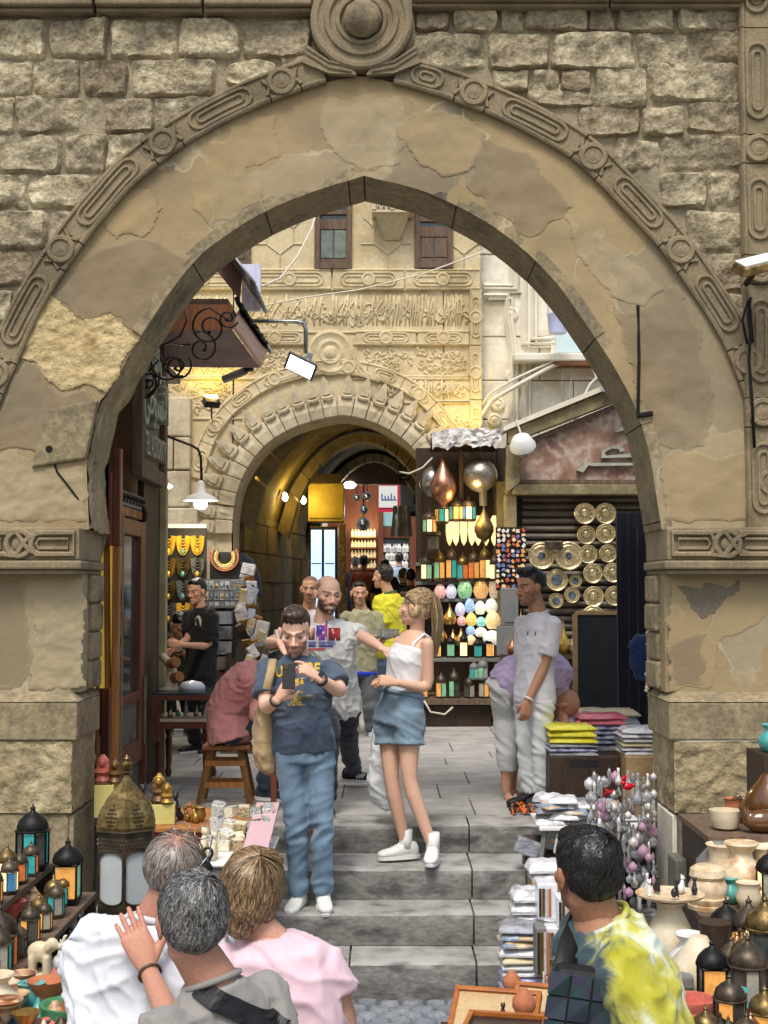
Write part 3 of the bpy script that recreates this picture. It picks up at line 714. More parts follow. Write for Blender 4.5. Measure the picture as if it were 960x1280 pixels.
def outw(lst,o_):
 res=[]
 for i,p in enumerate(lst):
  t=(lst[min(i+1,len(lst)-1)]-lst[max(i-1,0)]).normalized();res.append(p+Vector((-t.y,t.x))*o_)
 return res
atg,LG=band(gin,0,0)
i0=PZ(660,YG);s=i0-0.0;s_end=LG-s;n=26
rr=random.Random(11)
for k in range(n):
 a0,a1=s+(s_end-s)*k/n,s+(s_end-s)*(k+1)/n
 mb=MB();vs=[];m=4;pr_=.06+rr.uniform(-.008,.012)
 for j in range(m+1):
  p,nn=atg(a0+.004+(a1-a0-.008)*j/m)
  for o_,h in((-.012,.3),(-.012,-pr_),(.11,-pr_-.02-.02*mnoise.noise((k*1.7,j,0))),(.235,-pr_+.005),(.235,.02)):vs.append((p.x+nn.x*o_,YG+h,p.y+nn.y*o_))
 fs=[(j*5+q,j*5+(q+1)%5,(j+1)*5+(q+1)%5,(j+1)*5+q)for j in range(m)for q in range(5)]+[(0,1,2,3,4),tuple(range(m*5+4,m*5-1,-1))]
 mb.add(vs,fs).build('voussoir',m_beigeh,carved,bevel=.01)
 pm_,nn=atg((a0+a1)/2);tt=Vector((nn.y,-nn.x));w_=(a1-a0)*.5
 def T(u,v,w2,pm_=pm_,nn=nn,tt=tt):q=pm_+tt*u+nn*(.24+v);return(q.x,YG-.035-w2-v*.06,q.y)
 prof=[(-w_*.92,0),(w_*.92,0),(w_*.95,.10),(w_*.55,.15),(w_*.5,.2),(0,.27),(-w_*.5,.2),(-w_*.55,.15),(-w_*.95,.10)]
 mb=MB();mb.prism(prof,T,.022)
 T2=lambda u,v,w2,T=T:T(u*.6,.03+v*.6,w2+.020)
 mb.prism(prof,T2,.02);mb.tube([T(-w_*.8,-.01,.05),T(0,-.02,.06),T(w_*.8,-.01,.05)],.022,5)
 mb.build('crest_leaf',m_beigeh,carved)
arc=[p for p in smooth_poly([G(*q)for q in((252,600),(270,548),(298,512),(335,487),(375,473),(422,467),(468,474),(510,493),(545,525),(562,550))],.08)]
ata,LA=band(arc,0,0)
nb=9
for k in range(nb):
 m_=moulding(ata,LA*k/nb,LA*(k+1)/nb,.17,YG)
 if k%2:kk=knot(ata,LA*(k+.5)/nb,.17,YG);m_.add(kk.v,kk.f)
 m_.build('moulding_stone',m_beige,carved,40)
def hband(x0,x1,y_,w_,knots=0,name='moulding_stone'):
 a,b=G(x0,y_),G(x1,y_);d=(b-a);L_=d.length;d.normalize()
 f=lambda s_:(a+d*s_,Vector((-d.y,d.x)))
 m_=moulding(f,0,L_,w_,YG)
 for q in range(knots):
  kk=knot(f,L_*(q+.5)/knots,w_,YG);m_.add(kk.v,kk.f)
 m_.build(name,m_beige,carved,40)
for x0,x1 in((200,308),(310,414),(416,505),(507,600)):hband(x0,x1,362,.25,1)
for x0,x1 in((200,300),(302,385),(445,520),(522,586)):hband(x0,x1,431,.17,1)
for y0,y1 in((362,432),(432,500),(500,560)):
 a=G(601,y1);f=lambda s_,a=a:(a+Vector((0,s_)),Vector((-1,0)))
 m_=moulding(f,0,(G(601,y0)-a).y-.004,.13,YG-.004);kk=knot(f,(G(601,y0)-a).y/2,.13,YG-.004);m_.add(kk.v,kk.f);m_.build('moulding_stone',m_beige,carved,40)
c=G(413,441);mb=MB();mb.lathe([(.29,0),(.29,.04),(.25,.055),(.2,.03),(.17,.03),(.14,.05),(.09,.03),(.06,.05),(0,.06)],28,(c.x,YG,c.y),(math.pi/2,0,0))
for sg in(-1,1):
 for o_ in(0,.06,.12):mb.tube([(c.x+sg*(.27+o_*.3),YG-.03,c.y+.02),(c.x+sg*(.25+o_),YG-.03,c.y-.16),(c.x+sg*(.33+o_),YG-.03,c.y-.27),(c.x+sg*(.62+o_),YG-.03,c.y-.36)],.022,5)
mb.build('roundel',m_beige,carved,40)
def strokes(x0,x1,y0,y1,seed,arab=False):
 rr=random.Random(seed);a,b=G(x0,y1),G(x1,y0);W,H=b.x-a.x,b.y-a.y;mb=MB();Y=YG-.003
 mb.b2(a.x-.03,b.x+.03,YG-.012,YG+.02,a.y-.05,a.y-.02);mb.b2(a.x-.03,b.x+.03,YG-.012,YG+.02,b.y+.02,b.y+.05)
 if not arab:
  u=a.x+.05
  while u<b.x-.05:
   k=rr.random();r=.0125
   if k<.5:mb.tube([(u,Y,a.y+H*.12),(u+rr.uniform(-.02,.02),Y-.01,a.y+H*.5),(u+rr.uniform(-.01,.03),Y,a.y+H*rr.uniform(.85,.97))],[r*.8,r,r*1.25],5)
   if k>.35:
    w_=rr.uniform(.06,.14);h0=a.y+H*rr.uniform(.1,.5);sg=rr.choice((-1,1))
    mb.tube([(u+w_*.5*math.cos(t)+.03,Y,h0+.06*math.sin(t)+.05)for t in np.linspace(math.pi*(1 if sg>0 else 0),math.pi*(2.2 if sg>0 else 1.2),8)],r,5)
   if k>.8:mb.tube([(u,Y,a.y+H*.15),(u+.1,Y,a.y+H*.45),(u+.2,Y,a.y+H*.8)],r,5)
   if rr.random()<.4:mb.ell((u+rr.uniform(-.05,.05),Y,a.y+H*rr.uniform(.3,.9)),(.024,.016,.024),6,4)
   u+=rr.uniform(.026,.05)
 else:
  for q in range(int(W*H*95)):
   cx,cz=rr.uniform(a.x+.06,b.x-.06),rr.uniform(a.y+.05,b.y-.05);R0=rr.uniform(.035,.07);ph=rr.uniform(0,6.28);sg=rr.choice((-1,1))
   mb.tube([(cx+R0*(1-t*.8)*math.cos(ph+sg*t*7),Y,cz+R0*(1-t*.8)*math.sin(ph+sg*t*7))for t in np.linspace(0,1,10)],[.013-.004*t for t in np.linspace(0,1,10)],4)
   mb.ell((cx+R0*.9*math.cos(ph),Y,cz+R0*.9*math.sin(ph)),(.04,.016,.022),6,4,(0,ph,0))
 return mb
strokes(318,588,366,412,2).build('carved_inscription',m_beige,carved,True)
strokes(205,316,366,412,5).build('carved_inscription',m_beige,carved,True)
strokes(445,586,434,470,3,True).build('carved_arabesque',m_beige,carved,True)
strokes(470,586,474,500,4).build('carved_inscription',m_beige,carved,True)
strokes(210,385,434,470,6,True).build('carved_arabesque',m_beige,carved,True)
strokes(205,300,474,520,8,True).build('carved_arabesque',m_beige,carved,True)
strokes(540,586,505,545,9,True).build('carved_arabesque',m_beige,carved,True)
mb=MB()
def ln(*pts):mb.tube([(G(*q).x,YG-.004,G(*q).y)for q in pts],.012,4)
for cx in(350,485,580):
 ln((cx,335),(cx,318),(cx-17,305),(cx-17,285),(cx,272),(cx+17,285),(cx+17,305),(cx,318));ln((cx-17,285),(cx-30,272));ln((cx+17,285),(cx+30,272));ln((cx-17,305),(cx-34,305));ln((cx+17,305),(cx+28,305))
mb.build('hexagon_tracery',m_beigeh,carved)
for x0,x1,y0,y1,md in((393,440,250,337,m_glassdk),(518,566,262,336,m_woodg),(268,314,256,338,m_woodg)):
 a,b=G(x0,y1),G(x1,y0);win=MB();t=.07
 for q in((a.x,a.x+t,a.y,b.y),(b.x-t,b.x,a.y,b.y)):win.b2(q[0],q[1],YG-.05,YG+.02,q[2],q[3])
 win.b2(a.x+t,b.x-t,YG-.06,YG+.02,a.y,a.y+t);win.b2(a.x+t,b.x-t,YG-.05,YG+.02,b.y-t,b.y)
 zt_=a.y+(b.y-a.y)*.78;win.b2(a.x+t,b.x-t,YG-.045,YG+.02,zt_,zt_+t*.8)
 wn_=win.build('window_frame',m_woodg,carved,bevel=.006)
 m2=MB();m2 .b2(a.x+t,b.x-t,YG-.006,YG+.01,a.y+t,b.y-t);m2 .build('pane',m_glassdk,wn_)
 m2=MB()
 for k in range(2):
  xa_=a.x+t+.015+k*(b.x-a.x-2*t)/2;m2 .b2(xa_,xa_+(b.x-a.x-2*t)/2-.02,YG-.03,YG-.012,a.y+t+.07,zt_-.2)
 m2 .build('shutter_panel',md if md is not m_glassdk else mat('pale_green_shutter',[S(128,140,132),S(104,112,104)],9,.8,.003,40,fine=.3),wn_,bevel=.004)
 m2=MB();m2 .b2(a.x+t,b.x-t,YG-.035,YG-.008,zt_-.19,zt_-.06);m2 .b2(a.x+t,b.x-t,YG-.034,YG-.008,a.y+t-.01,a.y+t+.06);m2 .build('shutter_rail',m_woodg,wn_,bevel=.005)
a,b=G(465,273),G(516,240);mb=MB();t=.05
mb.b2(a.x,b.x,YG-.3,YG,a.y,a.y+.03);mb.b2(a.x,b.x,YG-.3,YG,b.y-.02,b.y+.03)
for x_ in(a.x,(a.x+b.x)/2-t/2,b.x-t):mb.b2(x_,x_+t,YG-.31,YG-.25,a.y+.03,b.y-.02)
lb=mb.build('lattice_box',m_beigeh,carved);m2=MB()
for i in range(2):
 xs0=a.x+t+i*((b.x-a.x)/2-.01);W2=(b.x-a.x)/2-1.4*t
 for k in range(-2,5):
  for sg in(-1,1):
   p0=max(0,k*.08);
   x1_,z1_=xs0+max(0,min(W2,k*.065)),a.y+.03
   m2 .tube([(xs0+max(0,min(W2,k*.07)),YG-.28,a.y+.04 if sg>0 else b.y-.03),(xs0+max(0,min(W2,k*.07+.2)),YG-.28,b.y-.03 if sg>0 else a.y+.04)],.011,4)
m2 .build('lattice',m_beigeh,lb)
mb=MB();mb.prism([(a.x+.05,a.y),(b.x-.05,a.y),(b.x-.16,a.y-.28),(a.x+.16,a.y-.28)],lambda u,v,w2:(u,YG-w2*(.9 if v>a.y-.1 else.1),v),.28);mb.build('bracket',m_beigeh,carved)
rr=random.Random(21);z=0.0
while z<3.75:
 h=rr.uniform(.38,.55);x=-3.4
 while x<gx0-.34:
  wd=min(rr.uniform(.45,.8),gx0-.3-x);lim=.34 if z<2.3 else.52
  if x+wd>gx0-lim:wd=gx0-lim-x
  if wd<.12:break
  m2=MB();m2 .box((x+wd/2,YG-.07,z+h/2),(wd-.012,.14+rr.uniform(-.02,.03),h-.012));m2 .build('stone',m_beigeh,carved,bevel=.02);x+=wd
 z+=h
passage=thing('vaulted_passage','dim vaulted stone passage behind the carved arch, lit by small yellow wall lamps','passage',(-.4,21,0))
TL=lambda y:-1.95+(y-18)*.085
mb=MB();mb.add([(TL(18.1)-.02,18.1,0),(TL(25)-.02,25,0),(TL(25)-.02,25,5),(TL(18.1)-.02,18.1,5)],[(0,1,2,3)])
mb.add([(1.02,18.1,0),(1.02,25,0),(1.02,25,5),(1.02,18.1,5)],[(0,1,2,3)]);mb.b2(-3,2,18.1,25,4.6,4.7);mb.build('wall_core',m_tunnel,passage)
rr=random.Random(4);z=0
while z<2.6:
 y=18.1-rr.random()*.5;h=.42
 while y<25:
  L_=rr.uniform(.7,1.2);y0,y1=max(18.1,y),min(25,y+L_)
  if y1-y0>.1:
   m2=MB();xa_,xb_=TL(y0),TL(y1);g=.008;j=rr.uniform(-.008,.012)
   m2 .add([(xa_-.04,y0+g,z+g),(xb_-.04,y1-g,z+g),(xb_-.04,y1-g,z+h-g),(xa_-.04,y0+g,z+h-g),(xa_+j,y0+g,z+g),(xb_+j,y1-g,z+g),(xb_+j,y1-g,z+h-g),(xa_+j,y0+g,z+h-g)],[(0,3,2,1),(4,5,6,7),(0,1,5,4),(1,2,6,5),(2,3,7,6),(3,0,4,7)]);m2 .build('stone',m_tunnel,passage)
  y+=L_
 z+=h
def vault(u,v):
 y=18.1+6.9*v;x0,x1=TL(y)-.02,1.02;t=u*2-1
 g=.5+.5*math.cos((y-18.1)/3.45*2*math.pi)
 zz=2.55+1.55*(1-abs(t)**1.9)**.62;zz=max(zz,2.55+1.5*(1-g)*(1-abs(t)**6)*.97)
 return(x0+(x1-x0)*u,y,zz)
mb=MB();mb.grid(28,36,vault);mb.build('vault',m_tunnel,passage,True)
for yr in(18.3,21.55,24.8):
 for k in range(14):
  vs=[]
  for q in(k/14+.003,(k+1)/14-.003):
   for o_,dy in((-.0,-.3),(.16,-.24),(.16,.24),(0,.3)):
    t=q*2-1;x0,x1=TL(yr)-.02,1.02;zz=2.4+1.62*max(0,1-abs(t)**1.9)**.62
    vs.append((x0+(x1-x0)*q+(-t)*o_,yr+dy,zz-o_*.8))
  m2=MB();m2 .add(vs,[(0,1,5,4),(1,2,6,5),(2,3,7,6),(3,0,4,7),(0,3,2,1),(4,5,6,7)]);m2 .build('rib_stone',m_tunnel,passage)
mb=MB();mb.b2(-1.42,1.0,24.95,25.2,3.5,4.6);mb.build('end_dark_panel',m_wooddk,passage)  # dark panel added to cover the bright wall beyond the vault
def pt_light(name,loc,e,col,r=.05,parent=None,spot=None,tgt=None):
 ld=bpy.data.lights.new(name,'SPOT' if spot else 'POINT');ld.energy=e;ld.color=col;ld.shadow_soft_size=r
 o=bpy.data.objects.new(name,ld);COL.objects.link(o);o.location=loc
 if spot:ld.spot_size=R(spot);ld.spot_blend=.7;o.rotation_euler=(Vector(loc)-Vector(tgt)).to_track_quat('Z','Y').to_euler()
 if parent:
  off=OFF[parent.name];o.parent=parent;o.location=Vector(loc)-Vector(off)
 return o
YEL=S(255,224,90)
for i,(x,y_,dep,nm)in enumerate(((311,609,18.6,'oval wall lamp nearest the mouth of the vaulted passage'),(356,621,20.8,'oval wall lamp midway along the vaulted passage'),(379,625,22.8,'oval wall lamp deepest inside the vaulted passage'))):
 p=P(x,y_,dep);r=thing('wall_lamp',nm,'lamp',p,'oval lamps along the passage wall')
 mb=MB();mb.ell(p,(.05,.035,.075),12,8,(.5,.3,-.5));mb.build('lamp_glass',m_bulb,r,True)
 mb=MB();mb.lathe([(.04,-.02),(.055,0),(.055,.02)],10,p+Vector((-.03,.02,.03)),(0,R(90),0));mb.build('lamp_base',m_grey,r,40)
 pt_light('lamp_light',p+Vector((.12,0,-.02)),11.0,S(255,216,96),.05,r)
def fr(x0,x1,y0,y1,Y):a,b=P(x0,y1,Y),P(x1,y0,Y);return a.x,b.x,a.z,b.z
x0,x1,z0,z1=fr(385,430,604,652,23.2)
cab=thing('yellow_cabinet','dull yellow metal cabinet fixed above the lit fridge in the passage','cabinet',((x0+x1)/2,23.4,z0))
mb=MB();mb.b2(x0,x1,23.2,23.8,z0,z1);mb.build('casing',mat('dull_yellow_metal',[S(176,152,62),S(150,128,52)],4,.5,fine=.15),cab,bevel=.015)
mb=MB();mb.b2(x0+.05,x1-.05,23.19,23.25,z1+.004,z1+.16);mb.b2(x0+.03,x1-.03,23.185,23.198,z0+.05,z0+.06);mb.build('vent_panel',m_wooddk,cab)['kind']='stuff'
x0,x1,z0,z1=fr(386,422,658,925,23.0);z0=.3
fri=thing('drinks_fridge','tall fridge with glowing blue-white glass door standing in the passage','fridge',((x0+x1)/2,23.3,.25))
mb=MB();mb.b2(x0,x1,23.0,23.6,z0,z1);mb.build('casing',m_black,fri,bevel=.01)
for k in range(2):
 xa_=x0+.03+k*(x1-x0-.03)/2;mb=MB();mb.b2(xa_,xa_+(x1-x0)/2-.06,22.97,22.99,z0+.1,z1-.06);dr=mb.build('glass_door',m_coolglow,fri)
 mb=MB()
 for q in range(6):mb.b2(xa_+.01,xa_+(x1-x0)/2-.07,22.955,22.968,z0+.3+q*.28,z0+.32+q*.28)
 mb.build('shelf_edge',m_grey,dr)
x0,x1,z0,z1=fr(424,432,655,930,22.9);jm=thing('brass_post','yellow lit door post beside the fridge at the passage end','post',((x0+x1)/2,22.95,.2))
mb=MB();mb.b2(x0,x1,22.9,23.0,.2,z1);mb.b2(x0-.02,x1+.02,22.88,23.02,.2,.3);mb.build('post_shaft',m_brassold,jm,bevel=.01)
far=thing('far_shopfront','dark wooden shopfront with teal transom closing the lane beyond the passage','shopfront',(1.2,33,.55))
x0,x1,z0,z1=fr(466,620,640,760,33)
mb=MB();mb.b2(-6,8,33.3,33.6,0,9);mb.build('wall',m_beigeh,far)
for xa_ in(470,512,540,575):a=P(xa_,640,33);mb=MB();mb.b2(a.x,a.x+.18,33.0,33.25,.5,a.z);mb.build('post',m_woodr,far)
for a0,a1 in((474,511),(516,539),(544,574)):
 q=fr(a0,a1,641,657,33);mb=MB();mb.b2(q[0],q[1],33.1,33.14,q[2],q[3]);mb.build('transom_pane',mat('teal_glass',[S(120,160,165),S(150,190,190)],2,.2,fine=.05,emis=S(120,165,165),estr=.25),far)
 q=fr(a0,a1,660,672,33);mb=MB();mb.b2(q[0],q[1],33.08,33.16,q[2],q[3]);mb.build('fascia_board',m_woodr,far)
 q=fr(a0,a1,674,740,33);mb=MB();mb.b2(q[0],q[1],33.12,33.16,q[2],q[3]);mb.build('shop_window',m_glassdk,far)
rr=random.Random(8)
goods=MB()
for k in range(60):a=P(rr.uniform(476,510),rr.choice((690,700,710)),33);goods.lathe([(.04,0),(.05,.1),(.02,.16),(.02,.2)],6,(a.x,33.05,a.z))
goods.build('window_goods',m_white,far)
q=fr(468,500,603,640,31);sg_=thing('red_white_sign','white shop sign with a red border hanging in the lane beyond the passage','sign',((q[0]+q[1])/2,31,q[2]))
mb=MB();mb.b2(q[0],q[1],31,31.06,q[2],q[3]);mb.build('sign_board',mat('sign_red',[S(190,40,70)],4,.5,fine=.1),sg_)
mb=MB();mb.b2(q[0]+.1,q[1]-.06,30.98,31.0,q[2]+.1,q[3]-.08);mb.build('sign_face',m_white,sg_)
mb=MB();zc=(q[2]+q[3])/2
for k in range(5):xa_=q[0]+.16+k*.07;mb.b2(xa_,xa_+.025,30.97,30.979,zc-.06,zc+.03+.05*(k%3==0));mb.b2(xa_,xa_+.06,30.97,30.979,zc-.07,zc-.05)
mb.build('lettering',mat('blue_letter',[S(40,70,150)],4,.5,fine=0),sg_)
q=fr(437,470,596,760,28);sh=thing('bottle_shelf','lit shelf of small bottles on the left side of the lane beyond the passage','shelf',((q[0]+q[1])/2,28.4,.5))
mb=MB();mb.b2(q[0]-.4,q[1]+.05,28.45,28.5,.5,q[3]+.6);mb.b2(q[0]-.45,q[0]-.4,27.9,28.5,.5,q[3]+.6);mb.build('back_board',m_woodr,sh)
for yy in(671,684,697,710):
 z_=PZ(yy,28.2);mb=MB();mb.b2(q[0],q[1],28.05,28.44,z_-.03,z_);mb.build('shelf_board',m_wood,sh)
 mb=MB()
 for k in range(8):x_=q[0]+.05+k*(q[1]-q[0]-.08)/7;mb.lathe([(.028,0),(.03,.09),(.012,.12),(.014,.15)],7,(x_,28.15,z_+.003))
 mb.build('bottle',mat('amber_bottle',[S(220,190,120),S(240,225,180),S(170,120,60)],30,.2,fine=.2,emis='col',estr=.35),sh)
pt_light('shelf_light',(q[0]+.3,27.9,PZ(662,28)),18,S(255,225,160),.1,sh)
for k,(x,y_,r,nm)in enumerate(((446,622,5,'upper left'),(459,620,6,'upper right'),(455,637,6,'middle'),(454,655,9,'largest lowest'))):
 p=P(x,y_,25.5);rad=r*25.5/F_PX;th=thing('metal_globe','%s silver globe lamp hanging beyond the passage'%nm,'lamp',p,'globes hung beyond the passage')
 mb=MB();mb.ell(p,rad,14,10);mb.build('globe',m_silver,th,True);mb=MB();mb.tube([p+Vector((0,0,rad)),(p.x,p.y,4.6)],.008,4);mb.build('chain',m_darkmetal,th)
p=P(437,606,25);lp=thing('tube_lamp','cool white lamp glowing at the far end of the passage','lamp',p)
mb=MB();mb.ell(p,(.12,.1,.07),12,8);mb.build('diffuser',m_bulb,lp,True);mb=MB();mb.b2(p.x-.03,p.x+.03,p.y,p.y+.5,p.z+.06,p.z+.1);mb.build('bracket',m_grey,lp)
pt_light('lamp_light',p+Vector((.1,-.3,-.5)),5,S(225,240,255),.1,lp)
for x0_,x1_,y0_,y1_,dd,nm in((498,548,578,600,24.5,'dark steel awning frame under the far end of the vault'),(500,545,602,640,25.2,'grimy grey air conditioner box hung in the lane')):
 q=fr(x0_,x1_,y0_,y1_,dd);th=thing('air_conditioner' if 'air' in nm else 'awning_frame',nm,'air conditioner' if 'air' in nm else 'awning',((q[0]+q[1])/2,dd+.2,q[2]))
 if 'air' in nm:
  mb=MB();mb.b2(q[0],q[1],dd,dd+.4,q[2],q[3]);mb.build('casing',m_grey,th,bevel=.02);mb=MB();mb.b2(q[0]+.25,q[1]-.05,dd-.012,dd+.01,q[2]+.14,q[3]-.04);mb.build('grille',m_black,th)
  mb=MB();mb.b2(q[0]-.1,q[1]+.1,dd-.04,dd+.3,q[2]-.08,q[2]-.01);mb.build('shelf',m_black,th)
 else:
  for k in range(5):mb=MB();zz=q[2]+(q[3]-q[2])*k/4;mb.tube([(q[0],dd,zz),(q[1],dd+.3,zz+.03)],.018,5);mb.build('bar',m_black,th)
  mb=MB();mb.b2(q[0],q[1],dd+.3,dd+.34,q[2],q[3]);mb.build('backing',m_black,th)
pb=P(502,632,24.8);th=thing('hanging_bag','wrinkled grey plastic sheet hanging below the air conditioner','bag',(pb.x,pb.y,PZ(670,24.8)))
mb=MB();mb.grid(10,12,lambda u,v:(pb.x+(u-.5)*(.3+.1*v),pb.y+.05*math.sin(u*14)+.03*mnoise.noise((u*6,v*4,2)),pb.z-v*.56));mb.grid(10,12,lambda u,v:(pb.x+(u-.5)*(.3+.1*v),pb.y+.13+.05*math.sin(u*11+1),pb.z-v*.56));mb.build('sheet',mat('plastic_sheet',[S(150,150,150),S(190,190,190)],6,.35,fine=.15),th,True)
for x,y_,tg,nm in((264,503,(262,440),'left'),(592,548,(570,500),'right')):
 p=P(x,y_,16.55);t=P(tg[0],tg[1],17.0);th=thing('floodlight','small black floodlight throwing yellow light up the %s side of the carved wall'%('awning' if nm=='left' else 'lantern stall'),'floodlight',p,'yellow uplights on the carved wall')
 mb=MB();mb.box(p,(.2,.09,.12),(R(-50),0,R(30)if nm=='left' else R(-30)));mb.build('housing',m_black,th,bevel=.01);mb=MB();mb.tube([p,(p.x-.05,17.0,p.z-.15)],.012,5);mb.build('arm',m_black,th)
 m2=MB();m2 .box(p+Vector((0,-.02,.066)),(.16,.05,.012),(R(-50),0,0));m2 .build('lens',m_bulbw,th)
 pt_light('flood',p+Vector((.0,-.12,.2)),15 if nm=='left' else 9,S(255,214,40),.06,th,110,t)
FX=-1.92
shop=thing('corner_shop','narrow old shop on the left with dark wood posts, glazed door and display window','shop',(-2.3,10.8,0))
mb=MB();mb.b2(-5,-2.75,8.9,14.5,0,5.2);mb.b2(-5,-2.0,8.9,9.0,0,5.2);mb.b2(-2.8,-2.02,12.6,12.7,0,5.2);mb.b2(-2.8,FX-.06,9.0,12.6,3.75,5.2);mb.build('wall',m_wooddk,shop)
mb=MB();mb.b2(-2.8,FX-.02,9.0,12.6,.0,.25);mb.build('threshold',m_dark,shop)
def post(x0,x1,Y,ya,yb,dep,m,nm='post'):
 a,b=P(x0,yb,Y),P(x1,ya,Y);mb=MB();mb.b2(a.x,b.x,Y,Y+dep,max(0,a.z),b.z);return mb.build(nm,m,shop,bevel=.008)
post(137,149,9.25,682,1000,.08,m_woodp);post(149,154,9.34,640,1000,.06,mat('olive_trim',[S(112,102,74)],4,.6,fine=.2))
post(128,140,9.2,590,682,.09,m_woodr);post(140,151,9.24,560,682,.09,m_woodr);post(118,126,9.05,560,1000,.06,m_woodr)
a,b=P(115,860,9.4),P(136,640,9.4)
mb=MB();mb.b2(-2.25,FX+.06,9.38,9.42,a.z,b.z);mb.build('display_cloth',mat('yellow_cloth',[S(226,198,80),S(236,214,120)],5,.8,fine=.2,emis=S(240,206,80),estr=.2),shop)  # cloth emits faintly, standing in for a lit window display
mb=MB();mb.tube([(P(121,640,9.3).x,9.3,P(121,660,9.3).z),(P(124,630,9.3).x,9.3,P(124,632,9.3).z),(P(133,632,9.3).x,9.3,P(133,640,9.3).z),(P(135,860,9.3).x,9.3,P(135,860,9.3).z)],.022,6);mb.build('window_arch',m_woodp,shop)
def fq(y0,y1,za,zb,x=FX,t=.05):mb=MB();mb.b2(x-t,x,y0,y1,za,zb);return mb
zd=PZ(648,10.2)
dfr=MB()
for y0,y1,za,zb in((9.55,9.68,.25,zd),(10.75,10.95,.25,zd),(9.68,10.75,zd-.12,zd),(9.68,10.75,.25,.42),(9.68,10.75,.72,.8)):dfr.b2(FX-.05,FX+.01,y0,y1,za,zb)
dfr=dfr.build('door_frame',m_woodr,shop,bevel=.008)
fq(9.68,10.75,.8,zd-.12,FX-.03,.012).build('glass',m_glassdk,dfr)
fq(9.68,10.75,.42,.72,FX-.015).build('door_panel',m_dark,dfr)
mb=MB();mb.tube([(FX+.03,9.75,1.2),(FX+.06,9.75,1.25),(FX+.06,9.75,1.55),(FX+.03,9.75,1.6)],.012,6);mb.build('handle',m_iron,dfr)
mb=MB();mb.b2(FX-.02,FX+.1,9.45,9.6,1.42,1.47);mb.build('latch',m_iron,shop,bevel=.005)
fq(10.95,11.75,0,2.5,FX-.01).build('dark_post',m_wooddk,shop)
mb=MB();mb.b2(FX-.02,FX+.045,11.75,11.85,0,2.55);mb.build('pale_post',mat('pale_trim',[S(190,182,140),S(160,150,118)],5,.6,fine=.15),shop,bevel=.006)
fq(9.7,10.9,PZ(640,10.3)+.04,PZ(616,10.3),FX).build('carved_panel',m_grey,shop)
mb=MB();rr=random.Random(2)
for k in range(9):
 c=(FX+.006,9.78+k*.13,PZ(628,10.3)+.02);mb.tube([(c[0],c[1]+.05*math.cos(t),c[2]+.04*math.sin(t)*(1-t/9))for t in np.linspace(0,6.5,10)],.012,5)
for q in(9.75,10.85):mb.lathe([(.02,-.12),(.03,-.05),(.015,0)],8,(FX+.01,q,PZ(628,10.3)))
mb.build('scrollwork',m_iron,shop)
for k in range(8):fq(9.7+k*.15,9.7+k*.15+.14,zd+.02,PZ(640,10.3)+.03,FX,.03).build('board',m_woodp if k%2 else m_wood,shop)
za_,zb_=2.45,3.72;ya_,yb_=10.42,11.6
sg=thing('shop_sign','tall wooden shop sign with raised Arabic and Latin lettering fixed over the left shop door','sign',(FX,11,za_))
mb=MB()
for q in((ya_,ya_+.1,za_,zb_),(yb_-.1,yb_,za_,zb_)):mb.b2(FX-.02,FX+.07,*q)
mb.b2(FX-.02,FX+.072,ya_+.1,yb_-.1,za_,za_+.12);mb.b2(FX-.02,FX+.07,ya_+.1,yb_-.1,zb_-.08,zb_);mb.build('sign_frame',m_woodg,sg,bevel=.012)
mb=MB();mb.b2(FX-.02,FX+.02,ya_+.1,yb_-.1,za_+.12,zb_-.08);mb.build('sign_board',mat('sign_tan',[S(140,122,92),S(120,104,80)],4,.7,fine=.2),sg)
def text3d(body,size,ext,mat_,parent,M,name='lettering',res=2,align='CENTER',bevel_=0.0,sx=1.0):
 c=bpy.data.curves.new(name,'FONT');c.body=body;c.size=size;c.extrude=ext;c.align_x=align;c.align_y='CENTER';c.resolution_u=res;c.bevel_depth=bevel_
 o=bpy.data.objects.new(name,c);COL.objects.link(o);dg=bpy.context.evaluated_depsgraph_get()
 me=bpy.data.meshes.new_from_object(o.evaluated_get(dg));bpy.data.objects.remove(o);me.transform(Matrix.Diagonal((sx,1,1,1)));me.transform(M)
 me.materials.clear();me.materials.append(mat_)
 ob=link(name,me,parent)
 if parent is not None:me.transform(Matrix.Translation(-Vector(OFF.get(parent.name,(0,0,0)))));OFF[ob.name]=OFF.get(parent.name,(0,0,0))
 return ob
m_letter=mat('letter_grey',[S(170,174,160),S(150,152,138)],6,.5,fine=.15)
MT=lambda y,z:Matrix.Translation((FX+.05,y,z))@Matrix(((0,0,1,0),(1,0,0,0),(0,1,0,0),(0,0,0,1)))
yc=(ya_+yb_)/2
text3d('EL ASSIOUTY',.26,.035,m_letter,sg,MT(yc,za_+.27),sx=.62)
text3d('\uFEF2\uFEC3\uFEEE\uFEF4\uFEB3\uFEF7\uFE8D',.46,.035,m_letter,sg,MT(yc,za_+.66),sx=.66)
text3d('\uFEEA\uFEE8\uFE91\uFE8D\uFEED',.34,.03,m_letter,sg,MT(yc,za_+1.0),sx=.8)
can=thing('shop_canopy','brown sloping wooden canopy with ragged felt edge projecting from the left shop','canopy',(-1.6,12,3.5))
m_canopy=mat('canopy_brown',[S(74,58,54),S(92,74,68)],3,.6,fine=.12,stretch=(1,1,4));m_canl=mat('canopy_board',[S(128,104,92),S(144,120,106)],3,.7,fine=.15)
q=lambda x,y_,Y=11.6:(P(x,y_,Y).x,P(x,y_,Y).z)
poly=[(-2.6,q(205,458)[1]),q(325,459),q(290,412),(-2.6,q(205,416)[1])]
mb=MB();mb.prism([poly[0],poly[1],poly[2],poly[3]],lambda u,v,w2:(u,11.6+w2,v),.03);mb.build('front_board',m_canopy,can)
